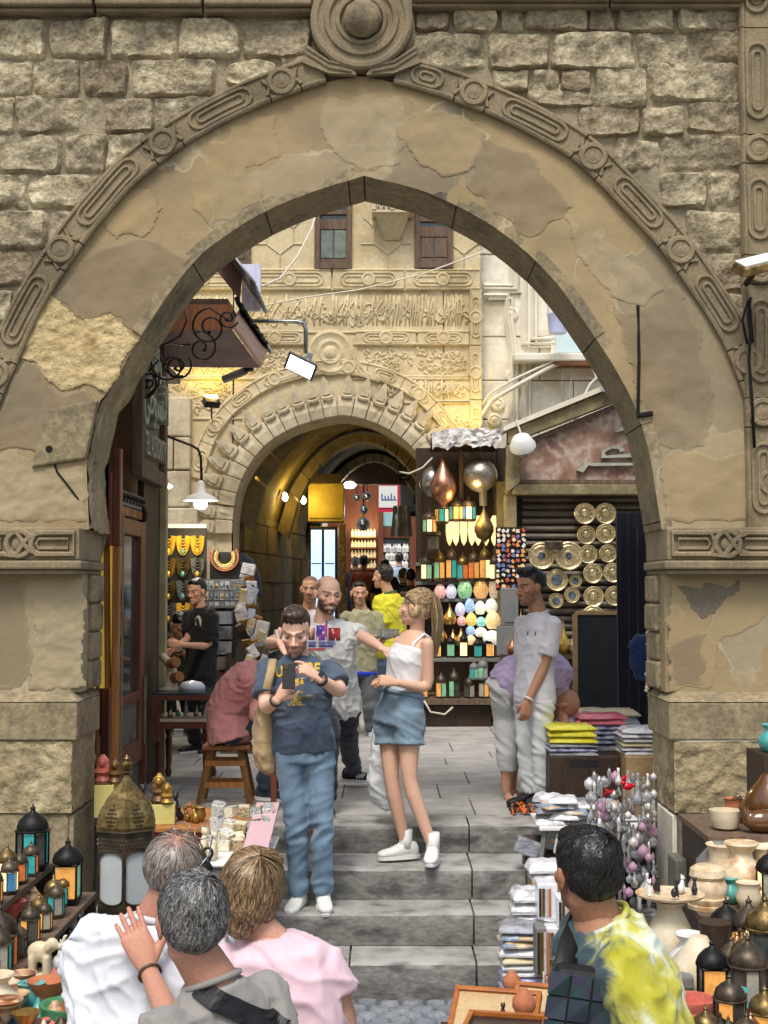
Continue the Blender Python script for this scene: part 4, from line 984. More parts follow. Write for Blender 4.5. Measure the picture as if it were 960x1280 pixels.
e=[Vector((q(325,459)[0],11.6,q(325,459)[1])),Vector((q(290,410)[0],11.6,q(290,410)[1])),Vector((P(299,385,12.7).x,12.7,P(299,385,12.7).z)),Vector((P(334,436,12.7).x,12.7,P(334,436,12.7).z))]
n_=Vector((.02,0,.02));mb=MB();mb.add(e+[p+n_ for p in e],[(0,3,2,1),(4,5,6,7),(0,1,5,4),(1,2,6,5),(2,3,7,6),(3,0,4,7)]);mb.build('side_board',m_canl,can)
mb=MB();mb.b2(-2.6,q(290,380)[0],11.62,11.66,q(205,415)[1],q(205,380)[1]);mb.build('upper_board',m_wood,can)
pts=[Vector((P(298,384,12.7).x,12.7,P(298,384,12.7).z)),Vector((P(300,384,12.7).x,12.72,P(300,384,12.7).z)),Vector((P(336,440,12.7).x,12.72,P(336,440,12.7).z))]
mb=MB()
def felt(u,v):
 p=pts[0].lerp(pts[2],u);return(p.x+.012*math.sin(u*40)+.02+.015*mnoise.noise((u*30,1,1)),12.3+.5*v,p.z+.02+.03*mnoise.noise((u*20,v*9,3)))
mb.grid(24,8,felt);fo=mb.build('felt_roof',m_black,can,True);sol=fo.modifiers.new('t','SOLIDIFY');sol.thickness=.03
mb=MB();mb.b2(-3,-1.35,11.7,12.6,4.05,4.1);mb.b2(-3,-1.9,11.6,12.65,3.5,3.56);mb.build('soffit_board',m_wooddk,can)
cor=thing('corrugated_sheet','pale corrugated sheet sloping over the shop canopy, edge catching bright light','roof sheet',(-1.7,12.8,4.3))
A=P(262,300,13.2);B=P(332,392,13.2)
def corr(u,v):p=A.lerp(B,.25+.75*u);return(p.x+.02,11.9+1.3*v,p.z+.03*math.sin(v*40))
def corr2(u,v):p=A.lerp(B,u);return(p.x,12.9+.6*v,p.z+.12)
mb=MB();mb.grid(3,40,corr);cs=mb.build('sheet',mat('corrugated_grey',[S(150,152,158),S(190,192,198)],4,.5,fine=.1),cor,True);cs.modifiers.new('t','SOLIDIFY').thickness=.01
mb=MB();pA,pB=P(303,365,13.25),P(326,388,13.25);mb.b2(pA.x,pB.x,13.2,13.26,P(303,388,13.2).z,P(303,330,13.2).z);mb.build('side_flashing',mat('lilac_flashing',[S(196,196,226),S(226,226,240)],3,.4,fine=.05,stretch=(8,1,1)),cor)
mb=MB();mb.add([tuple(P(x,y_,12.4))for x,y_ in((268,335),(300,375),(303,345),(282,318))],[(0,1,2,3)]);ub=mb.build('pink_board',mat('dusty_pink_board',[S(150,118,108)],3,.7,fine=.15),cor);ub.modifiers.new('t','SOLIDIFY').thickness=.03
wi=thing('iron_bracket','black wrought iron scroll bracket under the shop canopy','bracket',(FX+.2,10.6,3.0));YW=10.55;mb=MB()
w3=lambda x,y_:P(x,y_,YW)
def spiral(cx,cy,r0,a0,turns,sg,r1=.25,lead=()):
 pts=[w3(*q)for q in lead]
 for t in np.linspace(0,1,int(abs(turns)*14)+4):
  a=R(a0)+sg*t*turns*2*math.pi;r=r0*(1-t)+r0*r1*t;pts.append(w3(cx+r*math.cos(a),cy-r*math.sin(a)))
 mb.tube(pts,.0085,6);mb.ell(pts[-1],.016,6,5)
spiral(262,409,24,90,1.5,1,.25,((292,388),(285,400)))
spiral(252,435,21,110,1.4,-1,.2)
spiral(285,398,13,-20,1.3,-1,.2)
spiral(212,456,29,60,1.3,1,.2,((238,430),));spiral(222,458,18,40,1.5,-1,.22)
spiral(176,482,21,60,1.6,-1,.15,((198,450),));spiral(186,478,12,30,1.2,1,.2)
mb.tube([w3(*q_)for q_ in((162,440),(157,460),(158,480),(170,490),(185,494),(198,482),(200,466))],.0085,6)
mb.tube([w3(*q_)for q_ in((180,432),(205,431),(225,420),(233,402),(230,388))],.0085,6);mb.tube([w3(*q_)for q_ in((229,470),(214,470),(205,460),(200,440))],.0075,6)
wi_o=mb.build('scrollwork',m_iron,wi,True)
mb=MB();mb.b2(FX,FX+.03,YW-.02,YW+.02,w3(170,500).z,w3(170,400).z);mb.build('wall_plate',m_iron,wi)
p=P(305,464,12.0);th=thing('security_camera','small bullet security camera hanging under the canopy corner','camera',p)
mb=MB();mb.lathe([(.03,-.13),(.036,-.12),(.036,.08),(.03,.1)],12,p+Vector((-.07,0,-.03)),(0,R(68),0));mb.build('camera_body',m_grey,th,40);mb=MB();mb.lathe([(.05,0),(.045,.04)],12,p+Vector((.04,0,.0)));mb.tube([p+Vector((.04,0,.02)),p+Vector((0,0,-.03))],.015,6);mb.build('camera_mount',m_black,th,40)
Yf=13.2;th=thing('led_floodlight','grey LED floodlight hanging from a bent pipe above the lane','floodlight',P(382,440,Yf))
mb=MB();mb.tube([P(305,401,Yf),P(372,402,Yf),P(380,404,Yf),P(382,412,Yf),P(382,442,Yf)],.02,8);mb.build('arm',m_steel,th,True)
c=P(377,457,Yf);rt=Euler((R(-48),R(26),R(0)))
M3=rt.to_matrix()
mb=MB();mb.box(c,(.32,.2,.07),M3,0,.8);mb.box(c+M3@Vector((0,0,.06)),(.2,.14,.06),M3,0,.5);mb.box(c+M3@Vector((.02,0,.12)),(.05,.12,.12),M3);mb.build('housing',m_steel,th,bevel=.01)
mb=MB();mb.box(c+M3@Vector((0,-.01,-.036)),(.3,.19,.012),M3);mb.build('bezel',m_black,th);mb=MB();mb.box(c+M3@Vector((0,-.01,-.043)),(.26,.16,.008),M3);mb.build('lens',mat('flood_glow',[S(240,246,255)],4,.5,fine=0,emis=S(235,242,255),estr=5),th)
Yp=14.2;th=thing('pendant_lamp','white enamel pendant lamp with a glowing bulb on a bent pipe by the left wall','lamp',P(251,640,Yp))
mb=MB();mb.tube([P(203,543,Yp),P(240,557,Yp),P(248,562,Yp),P(251,572,Yp),P(252,600,Yp)],.014,6);mb.build('arm',m_iron,th,True)
c=P(251,626,Yp);mb=MB();mb.lathe([(.185,0),(.18,.012),(.13,.05),(.06,.08),(.045,.12),(.04,.19),(.018,.21)],20,c);mb.build('lamp_shade',m_white,th,40);mb=MB();mb.lathe([(.05,-.08),(.068,-.05),(.07,.0)],12,c);mb.build('bulb',m_bulb,th,True)
pt_light('bulb_light',c+Vector((0,0,-.13)),14,S(255,244,225),.07,th)
p=P(206,608,12.3);th=thing('spot_lamp','small glowing spot lamp below the wooden sign','lamp',p);mb=MB();mb.ell(p,(.07,.05,.025),10,6);mb.build('glass',m_bulb,th,True);pt_light('lamp_light',p+Vector((.05,-.1,-.1)),22,S(255,236,205),.05,th);mb=MB();mb.b2(p.x-.12,p.x-.02,p.y,p.y+.03,p.z+.01,p.z+.03);mb.build('bracket',m_iron,th)
YR=17.25
pw_=thing('pale_stone_wall','sunlit pale limestone wall with moulded frames above the right shops','wall',(2.5,17.3,0))
mb=MB();mb.b2(1.12,8,YR+.06,YR+.5,0,9);mb.build('wall_core',m_pale,pw_)
rr=random.Random(31);z=PZ(620,YR)
while z<7.6:
 h=rr.choice((.42,.5,.56));x=1.16 if rr.random()<.5 else 1.0
 first=True
 while x<5:
  wd=rr.uniform(.45,.85);xx0=max(1.17,x)
  m2=MB();m2 .b2(xx0,x+wd-.01,YR,YR+.08,z,z+h-.012)
  m2 .v=[(a,b+rr.uniform(-.008,.008),c)for a,b,c in m2 .v];m2 .build('stone',m_pale,pw_,bevel=.012);x+=wd
 z+=h
def W(x,y_):p=P(x,y_,YR);return(p.x,YR-.02,p.z)
m_trim=mat('pale_trim_stone',[S(236,230,214),S(220,212,192)],2,.9,.004,40,coord='world',fine=.1)
frames=[[(648,296),(640,296),(640,358),(604,358)],[(604,370),(634,370),(634,398),(640,440),(640,560)],[(655,300),(655,430),(700,430)],[(664,330),(664,424),(700,424)],[(604,362),(645,362),(645,310)],[(641,450),(656,450),(656,560)]]
for f_ in frames:
 mb=MB();mb.tube([W(*q_)for q_ in f_],.05,4);mb.tube([(W(x+6,y_+4)[0],YR-.03,W(x+6,y_+4)[2])for x,y_ in f_],.022,5);mb.build('moulding',m_trim,pw_)
for c_ in((639,392),(641,470),(622,505),(618,525)):
 p=W(*c_);mb=MB();mb.lathe([(.09,0),(.09,.03),(.06,.04),(.05,.02),(.03,.04),(0,.045)],14,(p[0],YR,p[2]),(math.pi/2,0,0));mb.build('rosette',m_trim,pw_,40)
q=fr(688,800,380,446,YR);mb=MB();mb.b2(q[0],q[1],YR-.06,YR,q[2],q[3]);wf=mb.build('window_frame',m_trim,pw_);mb=MB();mb.b2(q[0]+.06,q[0]+.5,YR-.085,YR-.062,q[2]+.04,q[3]-.03);mb.build('pane',mat('milky_pane',[S(220,236,240),S(190,214,222)],3,.2,fine=.05),wf)
mb=MB();mb.b2(q[0]+.56,q[0]+.85,YR-.085,YR-.062,q[2]+.04,q[3]-.03);mb.build('pane',m_glassdk,wf)
for a0,a1,mm in((.5,.56,m_white),(.85,.92,m_woodp)):mb=MB();mb.b2(q[0]+a0,q[0]+a1,YR-.1,YR-.06,q[2],q[3]);mb.build('mullion',mm,wf)
q=fr(640,800,446,456,YR);mb=MB();mb.b2(q[0],q[1],YR-.3,YR,q[2],q[3]);mb.build('ledge',m_trim,pw_,bevel=.02);mb=MB();mb.b2(q[0]+.5,q[1],YR-.29,YR-.02,q[2]-.05,q[2]-.005);mb.build('ledge_board',m_wood,pw_)
for x,y_,dd,h,nm in((697,398,16.6,38,'pale lilac plastic tub strung up beside the milky window'),(764,476,15.6,26,'lilac plastic tub resting against the fascia slope below the arch')):
 p=P(x,y_+h/2,dd);sc_=dd/F_PX;th=thing('plastic_tub',nm,'tub',p)
 mb=MB();mb.lathe([(11*sc_,0),(13*sc_,h*.62*sc_),(13.5*sc_,h*.64*sc_)],16,p);mb.build('tub',mat('lilac_plastic',[S(196,200,236)],3,.35,fine=.03),th,40);mb=MB();mb.lathe([(13.3*sc_,h*.64*sc_),(13*sc_,h*.95*sc_),(12*sc_,h*sc_)],16,p);mb.build('tub_rim',m_white,th,40)
def cable(name,label,pts,r=.012,m=None,cat='cable'):
 th=tag(MB().tube([P(*q_)for q_ in pts],r,5).build(name,m or m_cable,None,True),label,cat);return th
cable('wall_cable','bundle of pale cables curving down the pale wall to the lantern stall',[(724,445,17.0),(690,458,17.0),(650,480,17.0),(615,500,17.0),(601,520,17.0),(599,540,16.9)],.03)
cable('wall_cable','thinner pale cable above the bundle on the pale wall',[(735,442,17.02),(690,452,17.0),(645,473,17.0),(612,492,17.0),(598,512,17.0)],.018)
cable('wall_cable','loose knotted white cord dangling below the window ledge',[(738,446,16.7),(742,462,16.7),(746,472,16.7),(738,480,16.7),(732,492,16.7),(722,505,16.7)],.02)
cable('hanging_wire','white wire strung from the corrugated sheet up across the gate wall',[(328,358,13.4),(350,348,14),(372,320,15),(390,285,16),(402,240,16.9)],.012)
cable('hanging_wire','long thin white wire sagging across the carved inscription',[(300,388,16.85),(380,372,16.8),(450,362,16.8),(530,342,16.8),(590,320,16.85),(630,305,17.0)],.010)
for k,(x,y0_,y1_)in enumerate(((660,470,545),(706,445,510),(716,445,540))):cable('hanging_wire',('leftmost','middle','rightmost')[k]+' thin cord hanging straight down the pale wall under the ledge',[(x,y0_,17.1),(x-4,(y0_+y1_)/2,17.1),(x-2,y1_,17.1)],.007)
YS=15.9;fas=thing('marble_fascia','brown marble shop fascia with sloping olive wooden frame and raised Arabic letter','sign',(2.3,YS,PZ(620,YS)))
m_olive=mat('olive_wood',[S(140,128,94),S(118,108,80),S(158,146,110)],4,.7,.003,40,fine=.25,stretch=(1,1,1));m_marb=mat('brown_marble',[S(138,106,92),S(156,128,112),S(182,164,150),S(134,100,88)],4.5,.45,fine=.2,fscale=14,coord='world',detail=9)
T3=lambda u,v,w2:(u,YS-w2,v)
Q=lambda x,y_:(P(x,y_,YS).x,P(x,y_,YS).z)
mb=MB();mb.prism([Q(650,602),Q(650,553),Q(870,463),Q(870,602)],lambda u,v,w2:(u,YS+.1-w2,v),.08);mb.build('marble_panel',m_marb,fas)
mb=MB();mb.prism([Q(634,556),Q(634,540),Q(880,440),Q(880,460)],lambda u,v,w2:(u,YS+.1-w2,v),.22);mb.build('slope_board',m_olive,fas,bevel=.01)
mb=MB();mb.prism([Q(628,541),Q(628,535),Q(880,432),Q(880,439)],lambda u,v,w2:(u,YS+.3-w2,v),.48);mb.build('capping',m_trim,fas)
mb=MB();mb.prism([Q(648,560),Q(648,554),Q(880,461),Q(880,466)],lambda u,v,w2:(u,YS+.1-w2,v),.15);mb.build('inner_bead',m_woodg,fas)
mb=MB();mb.prism([Q(632,618),Q(632,557),Q(649,557),Q(649,604)],lambda u,v,w2:(u,YS+.1-w2,v),.2);mb.build('side_board',m_olive,fas,bevel=.01)
mb=MB();mb.prism([Q(640,619),Q(640,606),Q(880,606),Q(880,619)],lambda u,v,w2:(u,YS+.1-w2,v),.19);mb.build('bottom_rail',m_olive,fas,bevel=.012)
mb=MB();mb.prism([Q(648,605),Q(648,600),Q(880,600),Q(880,605)],lambda u,v,w2:(u,YS+.1-w2,v),.14);mb.build('inner_bead',m_woodg,fas)
lt=[(720,588),(728,591),(735,582),(740,583),(800,582),(802,579),(800,571),(792,567),(768,569),(757,570),(755,566),(764,561),(773,562),(774,566),(780,563),(776,559),(764,557),(752,564),(751,573),(790,572),(795,576),(795,579),(740,579),(733,577),(731,572),(728,583),(724,585)]
mb=MB();mb.prism([Q(*a)for a in lt][::-1],lambda u,v,w2:(u,YS+.01-w2,v),.06);mb.build('raised_letter',m_letter,fas)
mb=MB();mb.prism([Q(*a)for a in[(768,541),(780,538),(786,545),(795,538),(803,535),(803,528),(795,530),(788,520),(786,533),(776,536)]][::-1],lambda u,v,w2:(u,YS+.01-w2,v),.06);mb.build('raised_letter',m_letter,fas)
p=P(653,556,15.6);th=thing('floodlight','white bowl floodlight tied to the corner of the marble fascia','floodlight',p)
mb=MB();mb.lathe([(.05,.12),(.1,.1),(.15,.0),(.155,-.03)],16,p,(R(40),R(-15),0));mb.build('reflector',m_white,th,50);mb=MB();mb.box(p+Vector((.0,.02,-.06)),(.14,.12,.14),(.4,.3,0));mb.build('lamp_box',m_grey,th,bevel=.02);mb=MB();mb.tube([p+Vector((0,.05,.1)),p+Vector((-.06,.1,.3))],.012,5);mb.build('strap',m_cable,th)
sh=thing('shuttered_shop','dark slatted roller shutter between worn posts, hung with brass plates','shop',(2.4,16.0,0))
q=fr(646,880,619,900,16.0)
mb=MB();mb.b2(q[0],q[1],16.06,16.12,0,q[3]);mb.build('shutter_back',m_black,sh)
z=.05
while z<q[3]-.05:
 h=.088;mb=MB();mb.add([(q[0]+.08,16.055,z),(q[1],16.055,z),(q[1],16.02,z+.02),(q[0]+.08,16.02,z+.02),(q[1],16.012,z+h*.5),(q[0]+.08,16.012,z+h*.5),(q[1],16.03,z+h-.014),(q[0]+.08,16.03,z+h-.014),(q[1],16.055,z+h-.008),(q[0]+.08,16.055,z+h-.008)],[(0,1,2,3),(3,2,4,5),(5,4,6,7),(7,6,8,9),(0,9,8,1),(0,3,5,7,9),(1,8,6,4,2)])
 mb.build('slat',mat('shutter_brown',[S(90,82,72),S(108,98,86)],5,.55,.002,40,fine=.25,metal=.3,stretch=(1,1,3)),sh);z+=h
for x0_,x1_ in((632,646),):a=fr(x0_,x1_,619,910,15.9);mb=MB();mb.b2(a[0],a[1],15.9,16.1,0,a[3]);mb.build('post',m_olive,sh,bevel=.01)
mb=MB();mb.b2(q[0],q[1],15.96,16.1,q[3]-.04,q[3]+.06);mb.build('lintel',m_wooddk,sh)
mb=MB();mb.b2(q[0]-.2,8,16.2,17.2,0,PZ(600,16));mb.build('wall',m_olive,sh)
def remesh(mb,vox,smooth=2):
 me=mb.mesh('tmp');o=link('tmp',me);r=o.modifiers.new('r','REMESH');r.mode='VOXEL';r.voxel_size=vox;r.adaptivity=0
 if smooth:s_=o.modifiers.new('s','SMOOTH');s_.factor=.5;s_.iterations=smooth
 dg=bpy.context.evaluated_depsgraph_get();out=bpy.data.meshes.new_from_object(o.evaluated_get(dg))
 bpy.data.objects.remove(o);bpy.data.meshes.remove(me)
 out.materials.clear();return out
def mverts(me):
 a=np.empty(len(me.vertices)*3,np.float32);me.vertices.foreach_get('co',a);return a.reshape(-1,3)
def mnorm(me):
 a=np.empty(len(me.vertices)*3,np.float32);me.vertices.foreach_get('normal',a);return a.reshape(-1,3)
def setv(me,v):me.vertices.foreach_set('co',np.ascontiguousarray(v,np.float32).ravel());me.update()
def setcol(me,c):
 at=me.color_attributes.new('col','FLOAT_COLOR','POINT');d=np.ones((len(me.vertices),4),np.float32);d[:,:3]=c;at.data.foreach_set('color',d.ravel())
def joinm(meshes):
 bm=bmesh.new()
 for m in meshes:bm.from_mesh(m)
 out=bpy.data.meshes.new('body');bm.to_mesh(out);bm.free()
 for m in meshes:bpy.data.meshes.remove(m)
 return out
def loft(mb,rings,seg=16,pw=2.0):
 """rings: (centre, lateral axis, forward axis, rx, ry); superellipse power pw"""
 vs=[];fs=[]
 for c,ax,ay,rx,ry in rings:
  for k in range(seg):
   a=2*math.pi*k/seg;ca,sa=math.cos(a),math.sin(a)
   ca=math.copysign(abs(ca)**(2/pw),ca);sa=math.copysign(abs(sa)**(2/pw),sa)
   vs.append(c+ax*(rx*ca)+ay*(ry*sa))
 n=len(rings)
 for i in range(n-1):
  for k in range(seg):fs.append((i*seg+k,i*seg+(k+1)%seg,(i+1)*seg+(k+1)%seg,(i+1)*seg+k))
 fs.append(tuple(range(seg-1,-1,-1)));fs.append(tuple(range((n-1)*seg,n*seg)))
 return mb.add(vs,fs)
V=Vector
def fdir(phi):a=R(phi);return V((math.sin(a),-math.cos(a),0))
def ldir(phi):a=R(phi);return V((math.cos(a),math.sin(a),0))
def limb(mb,a,b,c,ra,rb,rc,seg=10,capa=True,n=5):
 """smooth two-bone limb a-b-c with radii lists"""
 pts=[];rs=[]
 for i in range(n):t=i/n;pts.append(a.lerp(b,t));rs.append(np.interp(t,[0,.35,1],[ra[0],ra[1],rb]))
 for i in range(n+1):t=i/n;pts.append(b.lerp(c,t));rs.append(np.interp(t,[0,.3,1],[rb,rc[0],rc[1]]))
 sp=[pts[0]]+[pts[i]*.5+(pts[i-1]+pts[i+1])*.25 for i in range(1,len(pts)-1)]+[pts[-1]]
 return mb.tube(sp,[float(x)for x in rs],seg)
def skinmat():
 return mat('skin',[(.5,.3,.2)],20,.5,.0015,220,attr='col',fine=.10,fscale=90,sss=.08,spec=.35)
m_skin=skinmat()
m_eye=mat('eye',[S(36,24,18)],4,.2,fine=0)
SK=dict(fair=S(228,184,160),tan=S(204,154,124),olive=S(206,160,132),brown=S(182,134,106),red=S(190,138,116),dark=S(120,80,58))
HAIRM={}
def hairmat(c,name,hi=None):
 return mat(name,[tuple(x*.75 for x in c),hi or tuple(min(1,x*1.5)for x in c)],30,.42,.003,90,stretch=(1,1,.25),fine=.35,fscale=120,spec=.5)
def clothmat(name,cols,scale=3,rough=.9,fine=.1,**k):
 return mat(name,cols,scale,rough,.0025,320,fine=fine,fscale=200,sheen=.15,disp=.5,**k)
def head_frame(yaw,pitch,roll):
 f=fdir(yaw);l=ldir(yaw);u=V((0,0,1))
 M=Matrix((-l,f,u)).transposed()
 return M@Euler((R(pitch),R(roll),0)).to_matrix()
def make_head(c,M,sc_,vox,skin,spec):
 """returns (mesh, attribute colours). spec: brows, stubble, buzz, lips colour, fat"""
 mb=MB();f=spec.get('fat',1.0);fem=spec.get('fem',0)
 def E(p,r):mb.ell(p,r,16,10)
 E((0,-.014,.033),(.077,.097,.086));E((0,.026,-.02),(.064*f,.062,.088));E((0,.034,-.072),(.050*f,.052,.042));E((0,.070,-.097),(.021,.018,.018))
 E((0,.012,-.066),(.058*f,.058,.042))
 for s in(-1,1):
  E((s*.040,.056,-.018),(.024,.026,.022));E((s*.079,-.006,-.006),(.009,.020,.033));E((s*.086,-.012,.006),(.008,.012,.022));E((s*.012,.096,-.035),(.011,.011,.008))
  E((s*.034,.0705,.004),(.015,.014,.009))
 mb.tube([(-.045,.070,.021),(-.02,.085,.023),(0,.086,.021),(.02,.085,.023),(.045,.070,.021)],.0085 if not fem else.007,6)
 mb.tube([(0,.082,.014),(0,.094,-.008),(0,.108,-.030),(0,.094,-.039)],[.008,.010,.0135,.009],8)
 mb.tube([(-.024,.077,-.063),(0,.091,-.060),(.024,.077,-.063)],[.004,.0085,.004],6);mb.tube([(-.020,.076,-.071),(0,.089,-.071),(.020,.076,-.071)],[.004,.009,.004],6)
 me=remesh(mb,vox,1);v=mverts(me).astype(np.float64)
 col=np.tile(np.array(skin),(len(v),1));x,y,z=v[:,0],v[:,1],v[:,2]
 def blend(mask,c,k):mask=np.clip(mask*k,0,1)[:,None];col[:]=col*(1-mask)+np.array(c)*mask
 g=lambda cx,cy,cz,sx,sy,sz:np.exp(-(((x-cx)/sx)**2+((y-cy)/sy)**2+((z-cz)/sz)**2))
 ns=np.array([mnoise.noise((a*60,b*60,c_*60))for a,b,c_ in v])*.5
 red=(skin[0]*1.05,skin[1]*.78,skin[2]*.74)
 for s in(-1,1):blend(g(s*.043,.07,-.025,.022,.04,.02),red,.6);blend(g(s*.09,0,0,.012,.03,.04),red,.6)
 blend(g(0,.108,-.032,.018,.02,.015),red,.6)
 if 'stubble' in spec:
  cb,kb=spec['stubble']
  low=np.clip((-.040-z)/.015,0,1)*np.clip((y+.02)/.02,0,1)*(y>-.03)
  jaw=np.clip(((-.015-z)/.02),0,1)*np.clip((np.abs(x)-.042)/.010,0,1)*np.clip((y+.015)/.02,0,1)
  ch=np.clip((.036-np.abs(x))/.01,0,1)*np.clip((z+.052)/.006,0,1)*0
  must=g(0,.09,-.050,.028,.03,.008)
  m=np.maximum(np.maximum(low*(1-g(0,.088,-.066,.024,.03,.010)*.9),jaw),must)
  blend(np.clip(m*(1+ns),0,1),cb,kb)
 lips=g(0,.088,-.066,.022,.02,.0085);blend(lips,spec.get('lips',(skin[0]*.85,skin[1]*.55,skin[2]*.55)),.75)
 blend(g(0,.09,-.0663,.022,.03,.0022),(skin[0]*.3,skin[1]*.2,skin[2]*.2),.8)
 if spec.get('smile'):blend(g(0,.09,-.067,.022,.02,.0055),(.75,.72,.68),1.2)
 bc=spec.get('brow',S(40,28,22))
 for s in(-1,1):
  arch=.0265-5.0*(np.abs(x)-.031)**2
  blend(np.exp(-((z-arch)/.0042)**2)*(np.abs(x)<.054)*(np.abs(x)>.012)*(y>.04),bc,.7)
  blend(g(s*.033,.082,.002,.019,.03,.009),tuple(q*.62 for q in skin),.6);blend(g(s*.033,.082,.0015,.0125,.03,.0042),S(206,196,188),1.3);blend(g(s*.033,.082,.0018,.0052,.03,.0050),S(30,20,16),1.6);blend(g(s*.033,.082,.0068,.0165,.03,.0024),S(26,18,16),1.2)
  blend(g(s*.009,.10,-.041,.005,.01,.004),S(60,34,28),.8)
 if 'buzz' in spec:
  cb,kb,line=spec['buzz']
  hz=z-(.075-np.clip((.055-y)/.10,0,1)*.12);m=np.clip(hz/.012,0,1)*(y<.085)*~((np.abs(x)>.074)&(z<.03)&(y>-.03))
  m*=np.clip((y+.2)/.01,0,1)*np.clip((z+.075)/.01,0,1)
  if spec.get('bald'):m*=np.clip((np.sqrt(x**2+(y*.8-.012)**2)-.055)/.012+np.clip((.05-z)/.02,0,1),0,1)
  blend(np.clip(m*(1+ns*.8),0,1),cb,kb)
 Mn=np.array(M);v=(v*sc_)@Mn.T+np.array(c);setv(me,v)
 return me,col
def hand_mesh(wr,d,dorsal,side,curl,sc_=1.0,vox=.0036,thumb=(.0,.3),spread=1.0):
 """wr wrist point, d finger direction, dorsal = back-of-hand direction; side +1 when the thumb lies on d x dorsal"""
 d=d.normalized();n=(dorsal-d*dorsal.dot(d)).normalized();t=d.cross(n).normalized()*side
 def T(x,y,z):return wr+(t*x+d*y+n*z)*sc_
 mb=MB();rings=[]
 for y,rx,rz,ox in((-.03,.026,.020,0),(0,.027,.019,0),(.03,.036,.018,.002),(.06,.041,.016,.002),(.088,.041,.013,0),(.098,.037,.010,0)):
  rings.append((T(ox,y,-.002),t,n,rx*sc_,rz*sc_))
 loft(mb,rings,14,2.4)
 for i,(x,L,r)in enumerate(((.030,.074,.0088),(.0105,.082,.0092),(-.0095,.076,.0088),(-.0285,.060,.0078))):
  c_=curl[i]if isinstance(curl,(list,tuple))else curl;p=(x,.088-abs(x)*.15,0);ang=0;sp=x*2.2*spread;pts=[T(x,.07,-.001),T(*p)];rs=[r*1.02,r*1.05]
  for j,fr_ in enumerate((.45,.31,.24)):
   ang+=R(c_*(70,85,55)[j]);l_=L*fr_
   st=2
   p=(p[0]+sp*l_*math.cos(ang),p[1]+l_*math.cos(ang),p[2]-l_*math.sin(ang));pts.append(T(*p));rs.append(r*(1-.07*(j+1)))
  mb.tube(pts,[q*sc_ for q in rs],8);mb.ell(pts[-1],rs[-1]*sc_*1.0,8,6)
  for q in pts[2:-1]:mb.ell(q,r*sc_*1.02,8,6)
 tx,tc=thumb;tx*=.05;pts=[T(.022,.012,-.006),T(.040+tx*.3,.036,-.012-tc*.02),T(.056+tx*.8-tc*.02,.064,-.016-tc*.06),T(.060+tx*1.2-tc*.05,.092,-.016-tc*.10)]
 mb.tube(pts,[.015*sc_,.0135*sc_,.011*sc_,.0092*sc_],8);mb.ell(pts[-1],.0092*sc_,8,6)
 return remesh(mb,vox*sc_,1)
def wrinkle(me,amp,kind,seed,anchors=()):
 v=mverts(me);n=mnorm(me);out=v.copy()
 for i in range(len(v)):
  x,y,z=v[i]
  if kind=='shirt':
   w_=mnoise.noise((x*3,y*3,z*3+seed))*.25
   a=1-min(1,abs(mnoise.noise((x*8+z*4+w_*5,y*8+seed,z*3.0-x*2))*2.6));b=1-min(1,abs(mnoise.noise((x*5-z*5+seed*2,y*5,z*9+x*7+w_*6))*2.6));c=1-min(1,abs(mnoise.noise((x*14+z*9,y*12,z*9-x*8+seed))*2.4))
   h=amp*(.75*a*a+.65*b*b+.32*c*c-.35)
  elif kind=='pants':
   k=0.55
   for az,wd in anchors:k=max(k,1.6*math.exp(-((z-az)/wd)**2))
   a=1-abs(mnoise.noise((x*6+z*3,y*6+seed,z*13+x*7*(1 if x>0 else-1)))*2.3)
   b=1-abs(mnoise.noise((x*8,y*8+seed,z*6))*2.2)
   h=amp*k*(.8*max(a,-.5)+.35*b-.3)
  else:h=amp*mnoise.noise((x*8+seed,y*8,z*8))
  out[i]+=n[i]*h
 setv(me,out)
def finish(me,name,m,parent,smooth=True):
 off=OFF.get(parent.name);v=mverts(me)-np.array(off,np.float32);setv(me,v);me.materials.clear();me.materials.append(m)
 me.polygons.foreach_set('use_smooth',[True]*len(me.polygons));ob=link(name,me,parent);OFF[ob.name]=off;return ob
def tint(o,mb,lo,hi):
 setcol(o.data,np.array(lo)[None,:]*(1-np.array(mb.sc)[:,None])+np.array(hi)[None,:]*np.array(mb.sc)[:,None]);return o
m_strand=mat('hair_strand',[(.1,.1,.1)],20,.38,attr='col',fine=0,spec=.5)
def strands(c,M,sc_,n,fn,seed,wd=.0018,seg=5,push=None):
 """hair strands as thin ribbons: fn(rng) -> list of head-frame points or None"""
 mb=MB();rr=random.Random(seed);k=0;tries=0;mb.sc=[]
 while k<n and tries<n*6:
  tries+=1;pts=fn(rr)
  if pts is None:continue
  k+=1;w_=wd*rr.uniform(.7,1.5);P_=[V(p)for p in pts];vs=[]
  for i,p in enumerate(P_):
   t=(P_[min(i+1,len(P_)-1)]-P_[max(i-1,0)]).normalized();o_=V((p.x,p.y+.014,p.z-.03)).normalized();s_=t.cross(o_)
   s_=s_.normalized()if s_.length>1e-5 else V((1,0,0));q=w_*(1-.75*(i/(len(P_)-1))**2)
   for sg in(-1,1):vs.append(c+M@((p+s_*q*sg)*sc_))
  if push:vs=push(vs)
  br_=rr.random()**1.6;mb.sc+=[br_]*len(vs)
  mb.add(vs,[(2*i,2*i+1,2*i+3,2*i+2)for i in range(len(P_)-1)])
 return mb
def on_scalp(rr,grow=1.03):
 while True:
  a=V((rr.gauss(0,1),rr.gauss(0,1),rr.gauss(0,1))).normalized()
  yield V((a.x*.079,a.y*.099-.014,a.z*.088+.033)),a
